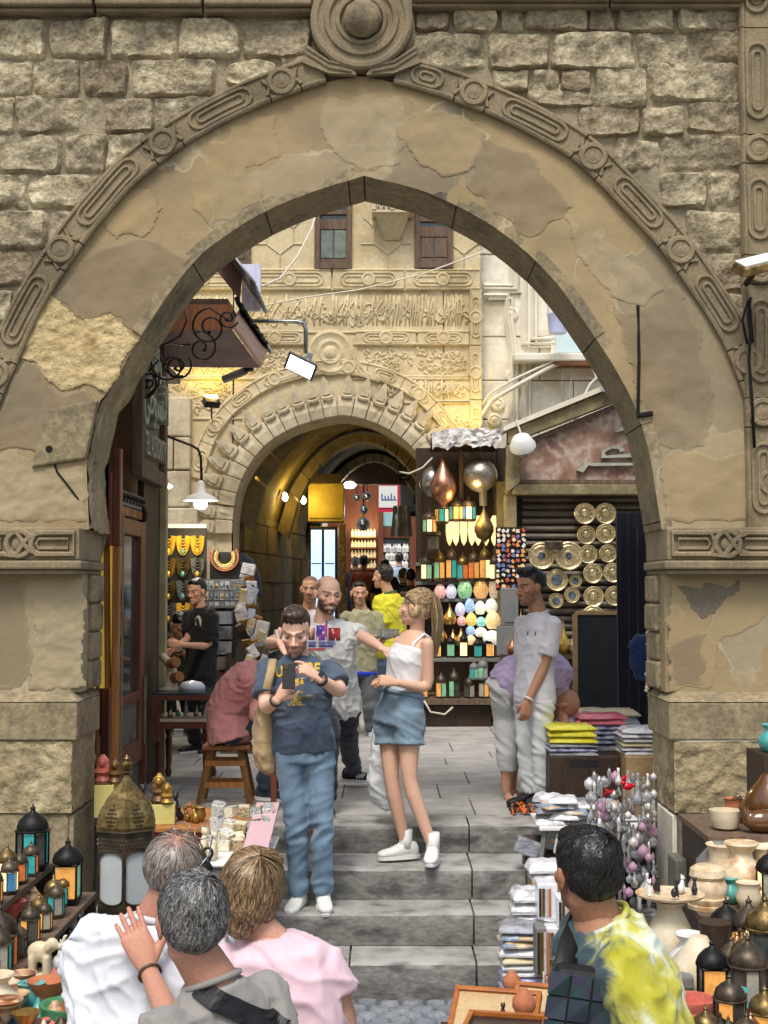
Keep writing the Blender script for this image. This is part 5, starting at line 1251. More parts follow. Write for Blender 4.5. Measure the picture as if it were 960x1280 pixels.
def cap_hair(c,M,sc_,vox,kind,seed):
 mb=MB();E=lambda p,r:mb.ell(p,r,18,12)
 if kind in('short','fade','quiff','crop'):
  E((0,-.026,.050),(.080,.098,.083));E((0,.030,.092),(.060,.044,.030))
  if kind=='short' or kind=='crop':E((0,-.052,.012),(.076,.066,.070))
  if kind=='quiff':
   E((0,.045,.110),(.058,.040,.034));E((0,.0,.120),(.062,.06,.030));E((.02,.06,.118),(.035,.03,.025))
 elif kind=='bob':
  E((0,-.028,.046),(.090,.106,.092));E((0,-.064,-.015),(.078,.058,.080));E((.066,-.02,-.01),(.024,.054,.066));E((-.066,-.02,-.01),(.024,.054,.066));E((0,.03,.105),(.068,.055,.034));E((0,-.070,-.080),(.050,.034,.042))
 elif kind=='pony':
  E((0,-.022,.042),(.083,.100,.088));E((0,-.085,.075),(.032,.035,.035));E((.06,-.02,.0),(.024,.05,.06));E((-.06,-.02,.0),(.024,.05,.06));E((0,-.06,-.01),(.062,.05,.06))
 me=remesh(mb,vox,1);v=mverts(me).astype(np.float64);n=mnorm(me)
 for i in range(len(v)):
  x,y,z=v[i];h=mnoise.noise((x*34+seed,y*20,z*14))*.0055+mnoise.noise((x*70,y*50,z*30+seed))*.003
  v[i]+=n[i]*(h if kind!='fade' else h*.5)
 setv(me,(v*sc_)@np.array(M).T+np.array(c));return me
def person(label,base,H=1.75,phi=0,hphi=None,q=1.0,group=None,skin='tan',girth=1.0,fem=False,pel=None,waist=None,chest=None,neck=None,arms=None,legs=None,head=None,hyaw=None,hpitch=0,hroll=0,face=None,hair=('short',S(30,24,20)),shirt=None,pants=None,shoes=None,hands=None,seed=1,hs=1.08):
 """all joints in metres from the ground point base, camera-aligned axes (x right, y away, z up)"""
 k=H/1.75;B=V(base);r=thing('person',label,'person',B,group);f,l=fdir(phi),ldir(phi);hl=ldir(phi if hphi is None else hphi);hf=fdir(phi if hphi is None else hphi)
 sk=SK[skin]if isinstance(skin,str)else skin
 pel=B+V(pel if pel else(0,0,.95*k));neck=B+V(neck)if neck else pel+V((0,0,.52*k))
 waist=B+V(waist)if waist else pel.lerp(neck,.30)+V((0,0,0));chest=B+V(chest)if chest else pel.lerp(neck,.66)+f*-.005
 up=(neck-chest).normalized()
 hc=B+V(head)if head else neck+up*.165*k+f*.02
 g=girth;sw=(.168 if fem else.188)*k
 def spine(t):
  pts=[pel,waist,chest,neck];ts=[0,.30,.66,1.0]
  t=max(-.25,min(1.1,t))
  if t<0:return pel+(pel-waist).normalized()*(-t)*.52*k
  for i in range(3):
   if t<=ts[i+1]or i==2:
    u=(t-ts[i])/(ts[i+1]-ts[i]);p0=pts[max(i-1,0)];p1=pts[i];p2=pts[i+1];p3=pts[min(i+2,3)]
    m1=(p2-p0)*.5;m2=(p3-p1)*.5
    return p1*(2*u**3-3*u*u+1)+m1*(u**3-2*u*u+u)+p2*(-2*u**3+3*u*u)+m2*(u**3-u*u)
 def ring(t,rx,ry,dy=0):
  c=spine(t);tg=(spine(t+.03)-spine(t-.03)).normalized();la=hl.lerp(l,min(1,max(0,t))).normalized();la=(la-tg*la.dot(tg)).normalized();fa=la.cross(tg);fa=-fa if fa.dot(f)<0 and abs(fa.dot(f))>.1 else fa
  return(c+fa*dy,la,fa,rx*k*g,ry*k*g)
 if fem:TR=[(-.12,.165,.115),(0,.170,.118),(.14,.150,.105),(.32,.122,.092),(.5,.138,.102),(.66,.150,.112),(.80,.150,.098),(.92,.118,.075),(1.0,.062,.058),(1.06,.05,.05)]
 else:TR=[(-.12,.158,.112),(0,.165,.115),(.14,.156,.110),(.32,.150,.106),(.5,.160,.112),(.66,.172,.118),(.80,.172,.106),(.92,.120,.080),(1.0,.072,.066),(1.06,.058,.056)]
 S_={1:neck+l*sw-up*.082*k,-1:neck-l*sw-up*.082*k}
 Hh={1:pel+hl*.088*k-V((0,0,.02)),-1:pel-hl*.088*k-V((0,0,.02))}
 arms=arms or{};A={}
 for s in(1,-1):
  if s in arms and arms[s]:A[s]=(B+V(arms[s][0]),B+V(arms[s][1]))
  else:A[s]=(S_[s]+V((0,0,-.29*k))+l*s*.035+f*-.02,S_[s]+V((0,0,-.54*k))+l*s*.045+f*.05)
 legs=legs or{};L={}
 for s in(1,-1):
  if s in legs and legs[s]:L[s]=(B+V(legs[s][0]),B+V(legs[s][1]),fdir(legs[s][2])if len(legs[s])>2 else hf)
  else:L[s]=(B+hl*s*.10*k+hf*.01+V((0,0,.50*k)),B+hl*s*.11*k+V((0,0,.09*k))-hf*.03,hf+hl*s*.2)
 vt=.0105*q
 mb=MB();loft(mb,[ring(*t)for t in TR],18,2.2)
 ar=(.044,.040,.036,.037,.024)if fem else(.056,.049,.041,.042,.027);ga=.5+.5*g
 for s in(1,-1):
  e,w_=A[s];sh=S_[s];mb.ell(sh,ar[0]*k*ga*(1.0 if fem else.82),10,8)
  limb(mb,sh,e,w_,(ar[0]*k*ga*(1 if fem else.84),ar[1]*k*ga),ar[2]*k*ga,(ar[3]*k*ga,ar[4]*k*ga))
  kn,an,fd=L[s];lr=(.086,.078,.053,.056,.036)if not fem else(.088,.076,.050,.052,.033)
  limb(mb,Hh[s],kn,an,(lr[0]*k*ga,lr[1]*k*ga),lr[2]*k*ga,(lr[3]*k*ga,lr[4]*k))
  fd=V((fd.x,fd.y,0)).normalized();mb.tube([an+V((0,0,-.03)),an+fd*.05+V((0,0,-.055)),an+fd*.15+V((0,0,-.065)),an+fd*.18+V((0,0,-.07))],[.036*k,.036*k,.028*k,.015],8)
 parts=[remesh(mb,vt,2)];cols=[np.tile(np.array(sk),(len(parts[0].vertices),1))]
 if fem:pass
 yaw=phi if hyaw is None else hyaw;M=head_frame(yaw,hpitch,hroll);face=dict(face or{});face['fem']=fem
 hm,hcol=make_head(hc,M,k*hs,.0038*max(.9,q),sk,face);parts.append(hm);cols.append(hcol)
 mb=MB();nr=.049 if fem else.060;nb=hc+M@V((0,-.022,-.055))*k
 mb.tube([neck-up*.05*k,neck+up*.0,(neck+nb)*.5,nb,nb+M@V((0,0,.05))],[nr*1.25*k,nr*1.08*k,nr*k,nr*k*.98,nr*k*.9],14)
 nm=remesh(mb,.007*max(.8,q),1);parts.append(nm);cols.append(np.tile(np.array(sk)*.96,(len(nm.vertices),1)))
 hands=hands or{}
 for s in(1,-1):
  e,w_=A[s];hd=dict(hands.get(s,{}));fa=(w_-e).normalized();d=V(hd.get('d',fa));dn=V(hd['n'])if 'n' in hd else(l*s+f*.2)
  if hd.get('skip'):continue
  td=V(hd['t'])if 't' in hd else f+V((0,0,.3));nn=(dn-d.normalized()*dn.dot(d.normalized())).normalized();side=1 if d.normalized().cross(nn).dot(td)>0 else-1
  h=hand_mesh(w_+d.normalized()*.012,d,dn,side,hd.get('curl',(.3,.35,.4,.45)),k*(.92 if fem else 1.02),.0036*max(1,q),hd.get('thumb',(.0,.35)),hd.get('spread',1));parts.append(h);cols.append(np.tile(np.array(sk)*np.array((1.0,.95,.94)),(len(h.vertices),1)))
 cc=np.concatenate(cols);body=joinm(parts);setcol(body,cc);bo=finish(body,'body',m_skin,r)
 if shirt:
  ez=shirt.get('ease',.016);hem=shirt.get('hem',-.12);mb=MB();tr=[t for t in TR if t[0]>hem+.03 and t[0]<shirt.get('top',1.03)];e0=shirt.get('hemease',.028)
  b0=np.interp(hem,[t[0]for t in TR],[t[1]for t in TR]),np.interp(hem,[t[0]for t in TR],[t[2]for t in TR])
  rings=[ring(hem,b0[0]+e0,b0[1]+e0)]
  for t in tr:en=ez+.012*max(0,.5-abs(t[0]-.2))+.008*(t[0]<.16);en=en if t[0]<.95 else.008;rings.append(ring(t[0],t[1]+en,t[2]+en+(shirt.get('bust',0)if.5<t[0]<.75 else 0)+(shirt.get('belly',0)if-.05<t[0]<.45 else 0)))
  loft(mb,rings,22,2.2)
  for s in(1,-1):
   e,w_=A[s];sh=S_[s];sl=shirt.get('sleeve',.62)
   if sl<=0:continue
   sr=shirt.get('sr',.020)*.72
   mb.ell(sh-l*s*.02,(ar[0]+sr*.55)*k*ga,12,8)
   if sl<1:p2=sh.lerp(e,sl);mb.tube([sh-l*s*.06,sh,sh.lerp(e,sl*.4),sh.lerp(e,sl*.8),p2],[(ar[0]+sr)*k*ga*z for z in(.8,.84,.92,.98,1.02)],14)
   else:limb(mb,sh,e,e.lerp(w_,sl-1),((ar[0]+sr)*k*ga,(ar[1]+sr)*k*ga),(ar[2]+sr)*k*ga,((ar[3]+sr)*k*ga,(ar[4]+sr*.8)*k*ga),12)
  sm=remesh(mb,.0095*q,3);wrinkle(sm,1.75*shirt.get('wr',.008)*k,'shirt',seed)
  so=finish(sm,shirt.get('name','t_shirt'),shirt['mat'],r);so_bvh=BVHTree.FromObject(so,bpy.context.evaluated_depsgraph_get())if shirt.get('bvh')else None
  if shirt.get('collar',True):
   rg=ring(shirt.get('ct',.985),.074 if not fem else.066,.070 if not fem else.06);pts=[]
   for a in np.linspace(0,2*math.pi,20,endpoint=False):pts.append(rg[0]+rg[1]*rg[3]*1.02*math.cos(a)+rg[2]*rg[4]*(1.02*math.sin(a))+up*(.008-.018*math.sin(a)))
   mb=MB();mb.tube(pts,.009*k,6,closed=True);mb.build('collar',shirt.get('cmat',shirt['mat']),so,True)
  r['_shirt']=so.name
 if pants:
  mb=MB();top=pants.get('top',.08);ez=pants.get('ease',.016);rings=[ring(t,np.interp(t,[x[0]for x in TR],[x[1]for x in TR])+ez,np.interp(t,[x[0]for x in TR],[x[2]for x in TR])+ez)for t in(-.13,-.06,0,.06,top)]
  loft(mb,rings,20,2.2);an_=[]
  for s in(1,-1):
   kn,an,fd=L[s];le=pants.get('len',1.96);a_,b_,c_=pants.get('rad',(.104,.076,.066));a_,b_,c_=a_*ga*k,b_*ga*k,c_*k
   if le<1:p2=Hh[s].lerp(kn,le);mb.tube([Hh[s]+V((0,0,.05)),Hh[s].lerp(kn,le*.4),Hh[s].lerp(kn,le*.8),p2],[a_,a_*.98,a_*.95,a_*pants.get('flare',.98)],16)
   else:limb(mb,Hh[s]+V((0,0,.02)),kn,kn.lerp(an,le-1),(a_,a_*.9),b_,(b_*.98,c_),14)
   an_+=[(kn.z,.09),(an.z+.06,.10)]
  an_.append((pel.z-.08,.08));pm=remesh(mb,.0105*q,2);wrinkle(pm,1.7*pants.get('wr',.0075)*k,'pants',seed+3,an_);po=finish(pm,pants.get('name','trousers'),pants['mat'],r)
  if pants.get('belt'):
   rg=rings[-1];mb=MB();mb.tube([rg[0]+rg[1]*rg[3]*1.03*math.cos(a)+rg[2]*rg[4]*1.03*math.sin(a)for a in np.linspace(0,6.283,24,endpoint=False)],pants.get('beltr',.014),6,closed=True,flat=1.2);mb.build('waistband',pants['belt'],po,True)
 if shoes:
  for s in(1,-1):
   kn,an,fd=L[s];fd=V((fd.x,fd.y,0)).normalized();gz=an.z-.09*k;o_=V((an.x,an.y,gz));sd=V((-fd.y,fd.x,0));mb=MB()
   kind=shoes.get('kind','sneaker')
   if kind!='sandal':
    loft(mb,[(o_+fd*x*k+V((0,0,z*k)),sd,V((0,0,1)),rx*k,rz*k)for x,z,rx,rz in((-.085,.055,.026,.03),(-.07,.062,.037,.047),(-.02,.068,.041,.053),(.03,.062,.042,.045),(.09,.048,.047,.032),(.145,.042,.046,.027),(.18,.038,.034,.02),(.195,.036,.016,.012))],14,2.4)
    mb.tube([an+V((0,0,-.04)),an+V((0,0,.02))],[.046*k,.044*k],12)
    sm=remesh(mb,.0065*max(1,q),1);so=finish(sm,'shoe',shoes['mat'],r)
    m2=MB();loft(m2,[(o_+fd*.045*k+V((0,0,z)),fd,sd,rx*k,.046*k)for z,rx in((.002,.145),(.018,.150),(.026,.146))],24,2.6);m2 .build('sole',shoes.get('sole',m_white),so,40)
    if shoes.get('lace',True):
     m2=MB()
     for q_ in(.045,.066,.088):m2 .tube([o_+fd*q_*k+sd*.026*sg*k+V((0,0,(.098-(q_-.045)*.42)*k))for sg in(-1,0,1)],.004,5)
     m2 .build('laces',shoes.get('lacem',m_white),so)
   else:
    loft(mb,[(o_+fd*.05*k+V((0,0,z)),fd,sd,.135*k,.045*k)for z in(.001,.022)],20,2.6);so=mb.build('sandal',shoes['mat'],r,40);m2=MB();m2 .tube([o_+fd*.1+sd*.047,o_+fd*.09+V((0,0,.065)),o_+fd*.1-sd*.047],.012,6,flat=2);m2 .build('strap',shoes['mat'],so,True)
   if shoes.get('sock'):
    m2=MB();m2 .tube([an+V((0,0,-.02)),an+V((0,0,.03)),an+V((0,0,shoes.get('sockh',.09)))],[.047*k,.043*k,.046*k],14);m2 .build('sock',shoes['sock'],r,True)
 if hair and hair[0]!='none':
  kind,hcx=hair[0],hair[1];hmn=hair[2]if len(hair)>2 else None
  mh=hmn or hairmat(hcx,'hair_%d_%d_%d'%tuple(int(x*999)for x in hcx))
  if kind!='fringe':
   hme=cap_hair(hc,M,k*hs,.0052*max(.9,q),kind,seed);ho=finish(hme,'hair',mh,r)
  else:ho=None
  r['_hair']=ho.name if ho else ''
 r['_h']=list(hc)+[x for row in M for x in row]+[k*hs]
 return r
def headof(r):
 a=list(r['_h']);return V(a[:3]),Matrix((a[3:6],a[6:9],a[9:12])),a[12]
def shirt_of(r):return bpy.data.objects[r['_shirt']]
def project(r,mesh_mb_or_me,axis,name,m,depth=.004,target=None):
 """drape flat geometry onto the shirt: shoot each vertex along axis onto the cloth"""
 so=target or shirt_of(r);off=V(OFF[so.name]);dg=bpy.context.evaluated_depsgraph_get();bv=BVHTree.FromObject(so,dg);me=mesh_mb_or_me.mesh('t')if isinstance(mesh_mb_or_me,MB)else mesh_mb_or_me
 axis=V(axis).normalized()
 for v in me.vertices:
  p=v.co-off;h=bv.ray_cast(p-axis*1.0,axis,2.0)
  if h[0]is not None:v.co=h[0]-axis*depth
  else:v.co=p
 me.materials.clear();me.materials.append(m);ob=link(name,me,so);OFF[ob.name]=tuple(off);return ob
def flat_text(body,size,M,sx=1.0,bold=0.0,sub=2):
 c=bpy.data.curves.new('t','FONT');c.body=body;c.size=size;c.align_x='CENTER';c.align_y='CENTER';c.offset=bold;c.resolution_u=2
 o=link('t',c);dg=bpy.context.evaluated_depsgraph_get();me=bpy.data.meshes.new_from_object(o.evaluated_get(dg));bpy.data.objects.remove(o)
 bm=bmesh.new();bm.from_mesh(me);bmesh.ops.triangulate(bm,faces=bm.faces);bmesh.ops.subdivide_edges(bm,edges=[e for e in bm.edges if e.calc_length()>size*.35],cuts=sub);bmesh.ops.triangulate(bm,faces=bm.faces);bm.to_mesh(me);bm.free()
 me.transform(Matrix.Diagonal((sx,1,1,1)));me.transform(M);return me
def MXZ(x,y,z,roll=0):return Matrix.Translation((x,y,z))@Matrix.Rotation(R(90),4,'X')@Matrix.Rotation(R(roll),4,'Z')
DEN=lambda nm,c:clothmat(nm,[tuple(x*.8 for x in c),tuple(x*1.25 for x in c)],7,.92,.28)
def base_at(px,d,z):p=P(px,735,d);return V((p.x,d,z))
def JJ(b):return lambda px,py,dy=0.0:tuple(P(px,py,b.y+dy)-b)
black_hair=hairmat(S(20,17,16),'black_hair',S(44,38,34));dkbrown_hair=hairmat(S(44,32,24),'dark_brown_hair',S(74,56,42));vblack_hair=hairmat(S(12,12,13),'jet_hair',S(28,28,30))
grey_hair=hairmat(S(58,58,58),'grey_hair',S(128,126,122));brown_hair=hairmat(S(92,70,48),'brown_hair',S(158,128,92));blond_hair=hairmat(S(150,118,78),'blond_hair',S(226,200,158))
m_beard=mat('beard',[S(42,30,24),S(64,46,36)],60,.7,.003,200,fine=.3)
b=base_at(386,8.58,-2*STEP);J=JJ(b)
p1=person('bearded man in a slate blue printed tee photographing with a phone on the steps',b,1.83,phi=-4,hphi=0,skin='fair',girth=1.0,seed=3,hs=1.14,pel=J(380,936,.0),waist=J(378,900,.0),chest=J(374,862,-.01),neck=J(372,820,.0),head=J(369.5,791,-.07),hyaw=-3,hpitch=-18,arms={1:(J(427,866,-.16),J(399,848,-.36)),-1:(J(331,887,-.14),J(347,874,-.36))},legs={1:(J(402,1035,-.05),J(404,1118,.02),8),-1:(J(371,1037,-.04),J(373,1120,.04),-14)},face=dict(stubble=(S(66,46,36),.72),brow=S(40,28,22)),hair=('quiff',S(44,32,24),dkbrown_hair),shirt=dict(mat=clothmat('slate_blue_cotton',[S(66,78,96),S(82,94,112)],5,.92,.22),hem=-.03,sleeve=.66,wr=.009,sr=.024,ct=.97),pants=dict(mat=DEN('light_denim',S(112,136,156)),rad=(.094,.067,.060),name='jeans'),shoes=dict(mat=clothmat('white_leather',[S(222,222,218),S(236,236,232)],4,.5,.06)),hands={1:dict(d=(-.75,-.25,.55),n=(.45,-.6,.5),t=(-.3,.2,.9),curl=(.25,.55,.7,.75),thumb=(.2,.6)),-1:dict(d=(.55,-.15,.75),n=(-.35,-.9,.1),t=(.6,.3,.4),curl=(.55,.6,.62,.66),thumb=(.2,.2))})
c=P(361,845,b.y-.47);th=thing('phone','black smartphone held up by the bearded man on the steps','phone',c)
mb=MB();mb.box(c,(.076,.010,.155),(R(-14),0,R(0)));mb.build('phone_body',m_black,th,bevel=.004);Mx=Euler((R(-14),0,0)).to_matrix();mb=MB();mb.box(c+Mx@V((-.018,-.0065,.055)),(.03,.004,.03),Mx);mb.build('camera_bump',m_darkmetal,th,bevel=.002)
m_yel=mat('yellow_print',[S(216,182,52),S(190,158,48)],40,.9,fine=.2)
def prt(body,size,px,py,sx=1.0,bold=.0,roll=0):
 q=P(px,py,b.y-.5);k_=(b.y-.14)/(b.y-.5);X,Z=q.x*k_,CAM_Z+(q.z-CAM_Z)*k_
 return project(p1,flat_text(body,size,MXZ(X,b.y-.5,Z,roll),sx,bold),(0,1,0),'shirt_print',m_yel)
prt('SU',.088,345,841,.85,.003,6);prt('URE',.09,386,836,.8,.003,-3);prt('THE UNION CITY',.032,371,872,.9,.0,3);prt('OF THE',.026,371,865,.95);prt('1956',.034,370,877,1,.001);prt('EST. IN AMERICA',.016,371,881,.9)
mb=MB();q=P(374,853,b.y-.14)
for a0,a1 in((.0,.06),):mb.prism([(q.x-.02,q.z-.03),(q.x+.09,q.z+.015),(q.x+.10,q.z+.035),(q.x+.02,q.z+.03),(q.x-.03,q.z+.02)],lambda u,v,w2:(u,b.y-.5-w2,v),.0005)
project(p1,mb,(0,1,0),'shirt_print',m_yel)
def ring_on(r,name,a,b_,t,rad,wd,m,flat=1.0,parent=None):
 a,b_=V(a),V(b_);c=a.lerp(b_,t);d=(b_-a).normalized();u=d.orthogonal().normalized();w_=d.cross(u);mb=MB()
 mb.tube([c+(u*math.cos(q_)+w_*math.sin(q_))*rad for q_ in np.linspace(0,6.283,16,endpoint=False)],wd,6,closed=True);return mb.build(name,m,parent,True)
Jw=lambda*a:V(J(*a))+b
wt=thing('wristwatch','black wristwatch on the raised wrist of the man with the phone','watch',Jw(399,848,-.36));ring_on(wt,'watch_strap',Jw(427,866,-.16),Jw(399,848,-.36),.88,.031,.010,m_black,1,wt);mb=MB();mb.box(Jw(402,846,-.375)+V((0,0,.02)),(.03,.012,.034),(0,R(30),0));mb.build('watch_face',m_glassdk,wt)
br=thing('bracelet','dark beaded bracelet on the wrist below the phone','bracelet',Jw(347,874,-.36));ring_on(br,'beads',Jw(331,887,-.14),Jw(347,874,-.36),.86,.033,.008,m_darkmetal,1,br)
tb=thing('tote_bag','tan canvas tote bag hanging from the shoulder of the man with the phone','bag',Jw(331,966,.05));m_tan=clothmat('tan_canvas',[S(160,136,98),S(182,158,118)],5,.95,.15)
mb=MB();cen=Jw(331,930,.06)
loft(mb,[(Jw(*q_),V((1,.3,0)).normalized(),V((-.3,1,0)).normalized(),rx,ry)for q_,rx,ry in(((333,872,.02),.045,.05),((332,890,.04),.06,.09),((330,915,.06),.07,.12),((331,940,.06),.075,.125),((333,958,.06),.06,.10),((335,967,.06),.03,.06))],18)
sm=remesh(mb,.009,2);wrinkle(sm,.016,'shirt',9);finish(sm,'bag_body',m_tan,tb)
mb=MB();mb.tube([Jw(331,888,-.06),Jw(334,860,-.145),Jw(339,838,-.14),Jw(341,826,-.06),Jw(341,824,.02),Jw(338,840,.12),Jw(333,880,.12)],.005,6,flat=5.5,up=(1,.2,0));mb.build('strap',m_tan,tb,True)
b=base_at(517,9.02,-STEP);J=JJ(b)
m_denim2=DEN('washed_denim',S(116,138,154))
p2=person('blonde woman with a high ponytail in white tank top and denim shorts',b,1.74,phi=-58,hphi=-42,skin=S(220,176,150),fem=True,girth=.98,seed=5,hs=1.02,pel=J(499,893,.0),waist=J(505,862,.0),chest=J(510,826,.01),neck=J(521,789,.02),head=J(519,760,.0),hyaw=-112,hpitch=4,arms={1:(J(536,861,-.10),J(494,853,-.20)),-1:(J(500,850,.12),J(484,852,-.05))},legs={1:(J(511,977,-.10),J(541,1060,-.10),-8),-1:(J(489,978,.0),J(507,1056,.06),-70)},face=dict(brow=S(110,84,60),lips=S(186,104,98)),hair=('pony',S(180,150,110),blond_hair),shirt=dict(mat=clothmat('white_rib_cotton',[S(214,214,216),S(228,228,230)],6,.9,.05),hem=.22,sleeve=0,ease=.006,hemease=.008,bust=.018,wr=.004,top=.91,collar=False,name='tank_top'),pants=dict(mat=m_denim2,len=.42,top=.27,rad=(.104,.08,.07),flare=1.08,name='denim_shorts',belt=m_denim2,wr=.006),shoes=dict(mat=clothmat('white_canvas',[S(226,224,216),S(240,238,232)],4,.6,.06),sock=clothmat('white_sock',[S(228,228,226)],4,.9,.05),sockh=.10),hands={1:dict(d=(-.9,-.2,.15),n=(0,-1,.3),t=(0,.2,1),curl=.85,thumb=(0,.9)),-1:dict(d=(-.8,-.5,.1),n=(-.3,.2,.9),curl=.8)})
c2,M2,k2=headof(p2);hair2=bpy.data.objects[p2['_hair']]
so=shirt_of(p2);mb=MB();q1=V(so.location)
for s_,off_ in((1,.085),(-1,.085)):
 nk=V(J(521,789,.02))+b;la=ldir(-58);fa=fdir(-58)
 mb.tube([nk+la*s_*.075+fa*.115+V((0,0,-.15)),nk+la*s_*.085+fa*.075+V((0,0,-.07)),nk+la*s_*.092+fa*.01+V((0,0,-.018)),nk+la*s_*.085+fa*-.07+V((0,0,-.07)),nk+la*s_*.06+fa*-.095+V((0,0,-.15))],.024,6,flat=.45)
mb.build('strap',so.data.materials[0],so,True)
def pony(rr):
 a=rr.uniform(0,6.283);r_=rr.uniform(0,1)**.5;pts=[]
 root=V((math.cos(a)*.018*r_,-.095+math.sin(a)*.016*r_,.098));wv=rr.uniform(-1,1)
 for t in np.linspace(0,1,7):
  sp=.018+.045*math.sin(min(1,t*1.3)*1.9);sp*=(1-.45*t)
  pts.append(V((math.cos(a)*sp*r_+.006*wv*math.sin(t*5),-.108-.055*math.sin(t*2.4)+math.sin(a)*sp*r_*.8,.108+.045*math.sin(t*3.14*.5+.1)*(t<.25)-.40*t**1.25*rr.uniform(.93,1.03))))
 return pts
mb=strands(c2,M2,k2,1100,pony,3,.0030);tint(mb.build('ponytail',m_strand,hair2),mb,S(120,92,58),S(236,212,170))
def scalpb(rr):
 a=V((rr.gauss(0,1),rr.gauss(0,1),rr.gauss(0,1))).normalized()
 if a.z<-.1 or a.y>.75:return None
 p0=V((a.x*.087,a.y*.104-.022,a.z*.091+.042));e=V((0,-.10,.095));return[p0 .lerp(e,t)+V((a.x,a.y,a.z))*.03*math.sin(t*3.14)*(1-t)for t in(0,.2,.45,.7,.95)]
mb=strands(c2,M2,k2,1100,scalpb,4,.003);tint(mb.build('combed_hair',m_strand,hair2),mb,S(110,84,54),S(220,192,148))
sgl=thing('sunglasses','tortoiseshell sunglasses pushed up on the blonde woman head','sunglasses',c2+V((0,0,.1)));mb=MB()
for s_ in(-1,1):mb.ell(c2+M2@V((s_*.034,.085,.085)),(.026,.012,.02),10,6,M2);mb.tube([c2+M2@V((s_*.06,.075,.085)),c2+M2@V((s_*.088,.0,.05)),c2+M2@V((s_*.086,-.03,.02))],.004,5)
mb.build('frame',mat('tortoiseshell',[S(90,58,30),S(50,30,18)],20,.25,fine=.2),sgl,True)
bp=thing('carrier_bag','white plastic carrier bag hanging behind the blonde woman legs','bag',P(484,1010,9.35));mb=MB();D_=9.35
loft(mb,[(P(x,y_,D_),V((1,0,0)),V((0,1,0)),rx*D_/F_PX,.05+rx*.002)for x,y_,rx in((474,880,2),(474,905,5),(475,930,11),(477,960,18),(480,985,20),(483,1002,17),(486,1011,7))],18);sm=remesh(mb,.009,2);wrinkle(sm,.014,'shirt',4);finish(sm,'bag_body',mat('white_plastic_film',[S(214,218,222),S(232,234,236)],5,.35,fine=.05),bp)
b=base_at(420,9.8,0);J=JJ(b)
p3=person('laughing bearded man in pale grey graphic tee reaching an arm to the blonde woman',b,1.82,phi=8,hphi=0,skin='fair',girth=1.0,seed=7,hs=1.12,pel=J(418,880,.25),waist=J(416,845,.15),chest=J(410,808,.05),neck=J(404,776,.0),head=J(409.5,744,-.05),hyaw=22,hpitch=-6,hroll=-4,arms={1:(J(456,797,-.05),J(478,811,-.30)),-1:(J(335,804,-.05),J(350,803,-.30))},legs={1:(J(434,915,.55),J(441,963,1.35),70),-1:(J(412,920,-.05),J(408,1003,-.02),10)},face=dict(stubble=(S(50,36,28),.95),brow=S(44,32,26),smile=1,buzz=(S(70,52,40),.75,0),bald=1),hair=None,shirt=dict(mat=clothmat('pale_grey_cotton',[S(212,212,210),S(226,226,222)],5,.92,.08),hem=-.1,sleeve=.68,sr=.024,wr=.009),pants=dict(mat=DEN('dark_denim',S(36,42,56)),rad=(.10,.072,.06),name='jeans'),shoes=dict(mat=clothmat('black_suede',[S(24,24,26),S(36,36,38)],4,.8,.1)),hands={1:dict(d=(.8,-.2,-.2),n=(.1,-.5,.8),curl=.3),-1:dict(d=(.55,-.5,-.6),n=(.2,-.6,.8),t=(.6,.2,.3),curl=.3)})
pm=lambda nm,c:mat(nm,c,14,.85,fine=.12)
for x0,x1,y0,y1,m_ in((395,409,776,800,pm('print_violet',[S(70,60,160),S(176,80,150)])),(410,425,785,801,pm('print_red_black',[S(40,26,34),S(200,66,66)])),(385,393,785,800,pm('print_plum',[S(50,30,60),S(200,90,90)])),(385,419,802,805,pm('print_lavender',[S(120,124,190)])),(385,416,806.5,809,pm('print_indigo',[S(70,74,150)])),(385,406,810.5,813,pm('print_coral',[S(206,96,92)]))):
 mb=MB();a,c=P(x0,y1,b.y-.13),P(x1,y0,b.y-.13);mb.grid(4,4,lambda u,v:(a.x+(c.x-a.x)*u,b.y-.5,a.z+(c.z-a.z)*v));project(p3,mb,(0,1,0),'shirt_print',m_)
shoe=[o for o in p3 .children if o.name.startswith('shoe')]
for s_ in shoe[:1]:
 mb=MB();a=P(441,963,11.12)
 for q_ in range(3):mb.tube([a+V((.03+.022*q_,-.05,-.055)),a+V((.055+.022*q_,-.046,-.02))],.006,5)
 mb.build('stripe',m_white,s_)
b=base_at(386,12.9,0);J=JJ(b)
person('shaven man in a pale pink shirt mostly hidden behind the laughing bearded man',b,1.76,phi=-5,skin='tan',seed=8,q=1.3,head=J(388,737,-.03),neck=J(386,762,0),pel=J(386,860,0),face=dict(buzz=(S(60,48,40),.7,0),stubble=(S(70,54,46),.5)),hair=None,shirt=dict(mat=clothmat('pale_pink_cotton',[S(214,196,206)],5,.9,.06),hem=-.1,sleeve=.7),pants=dict(mat=DEN('grey_trouser',S(70,72,76))),shoes=dict(mat=m_black))
b=base_at(449,14.9,0);J=JJ(b)
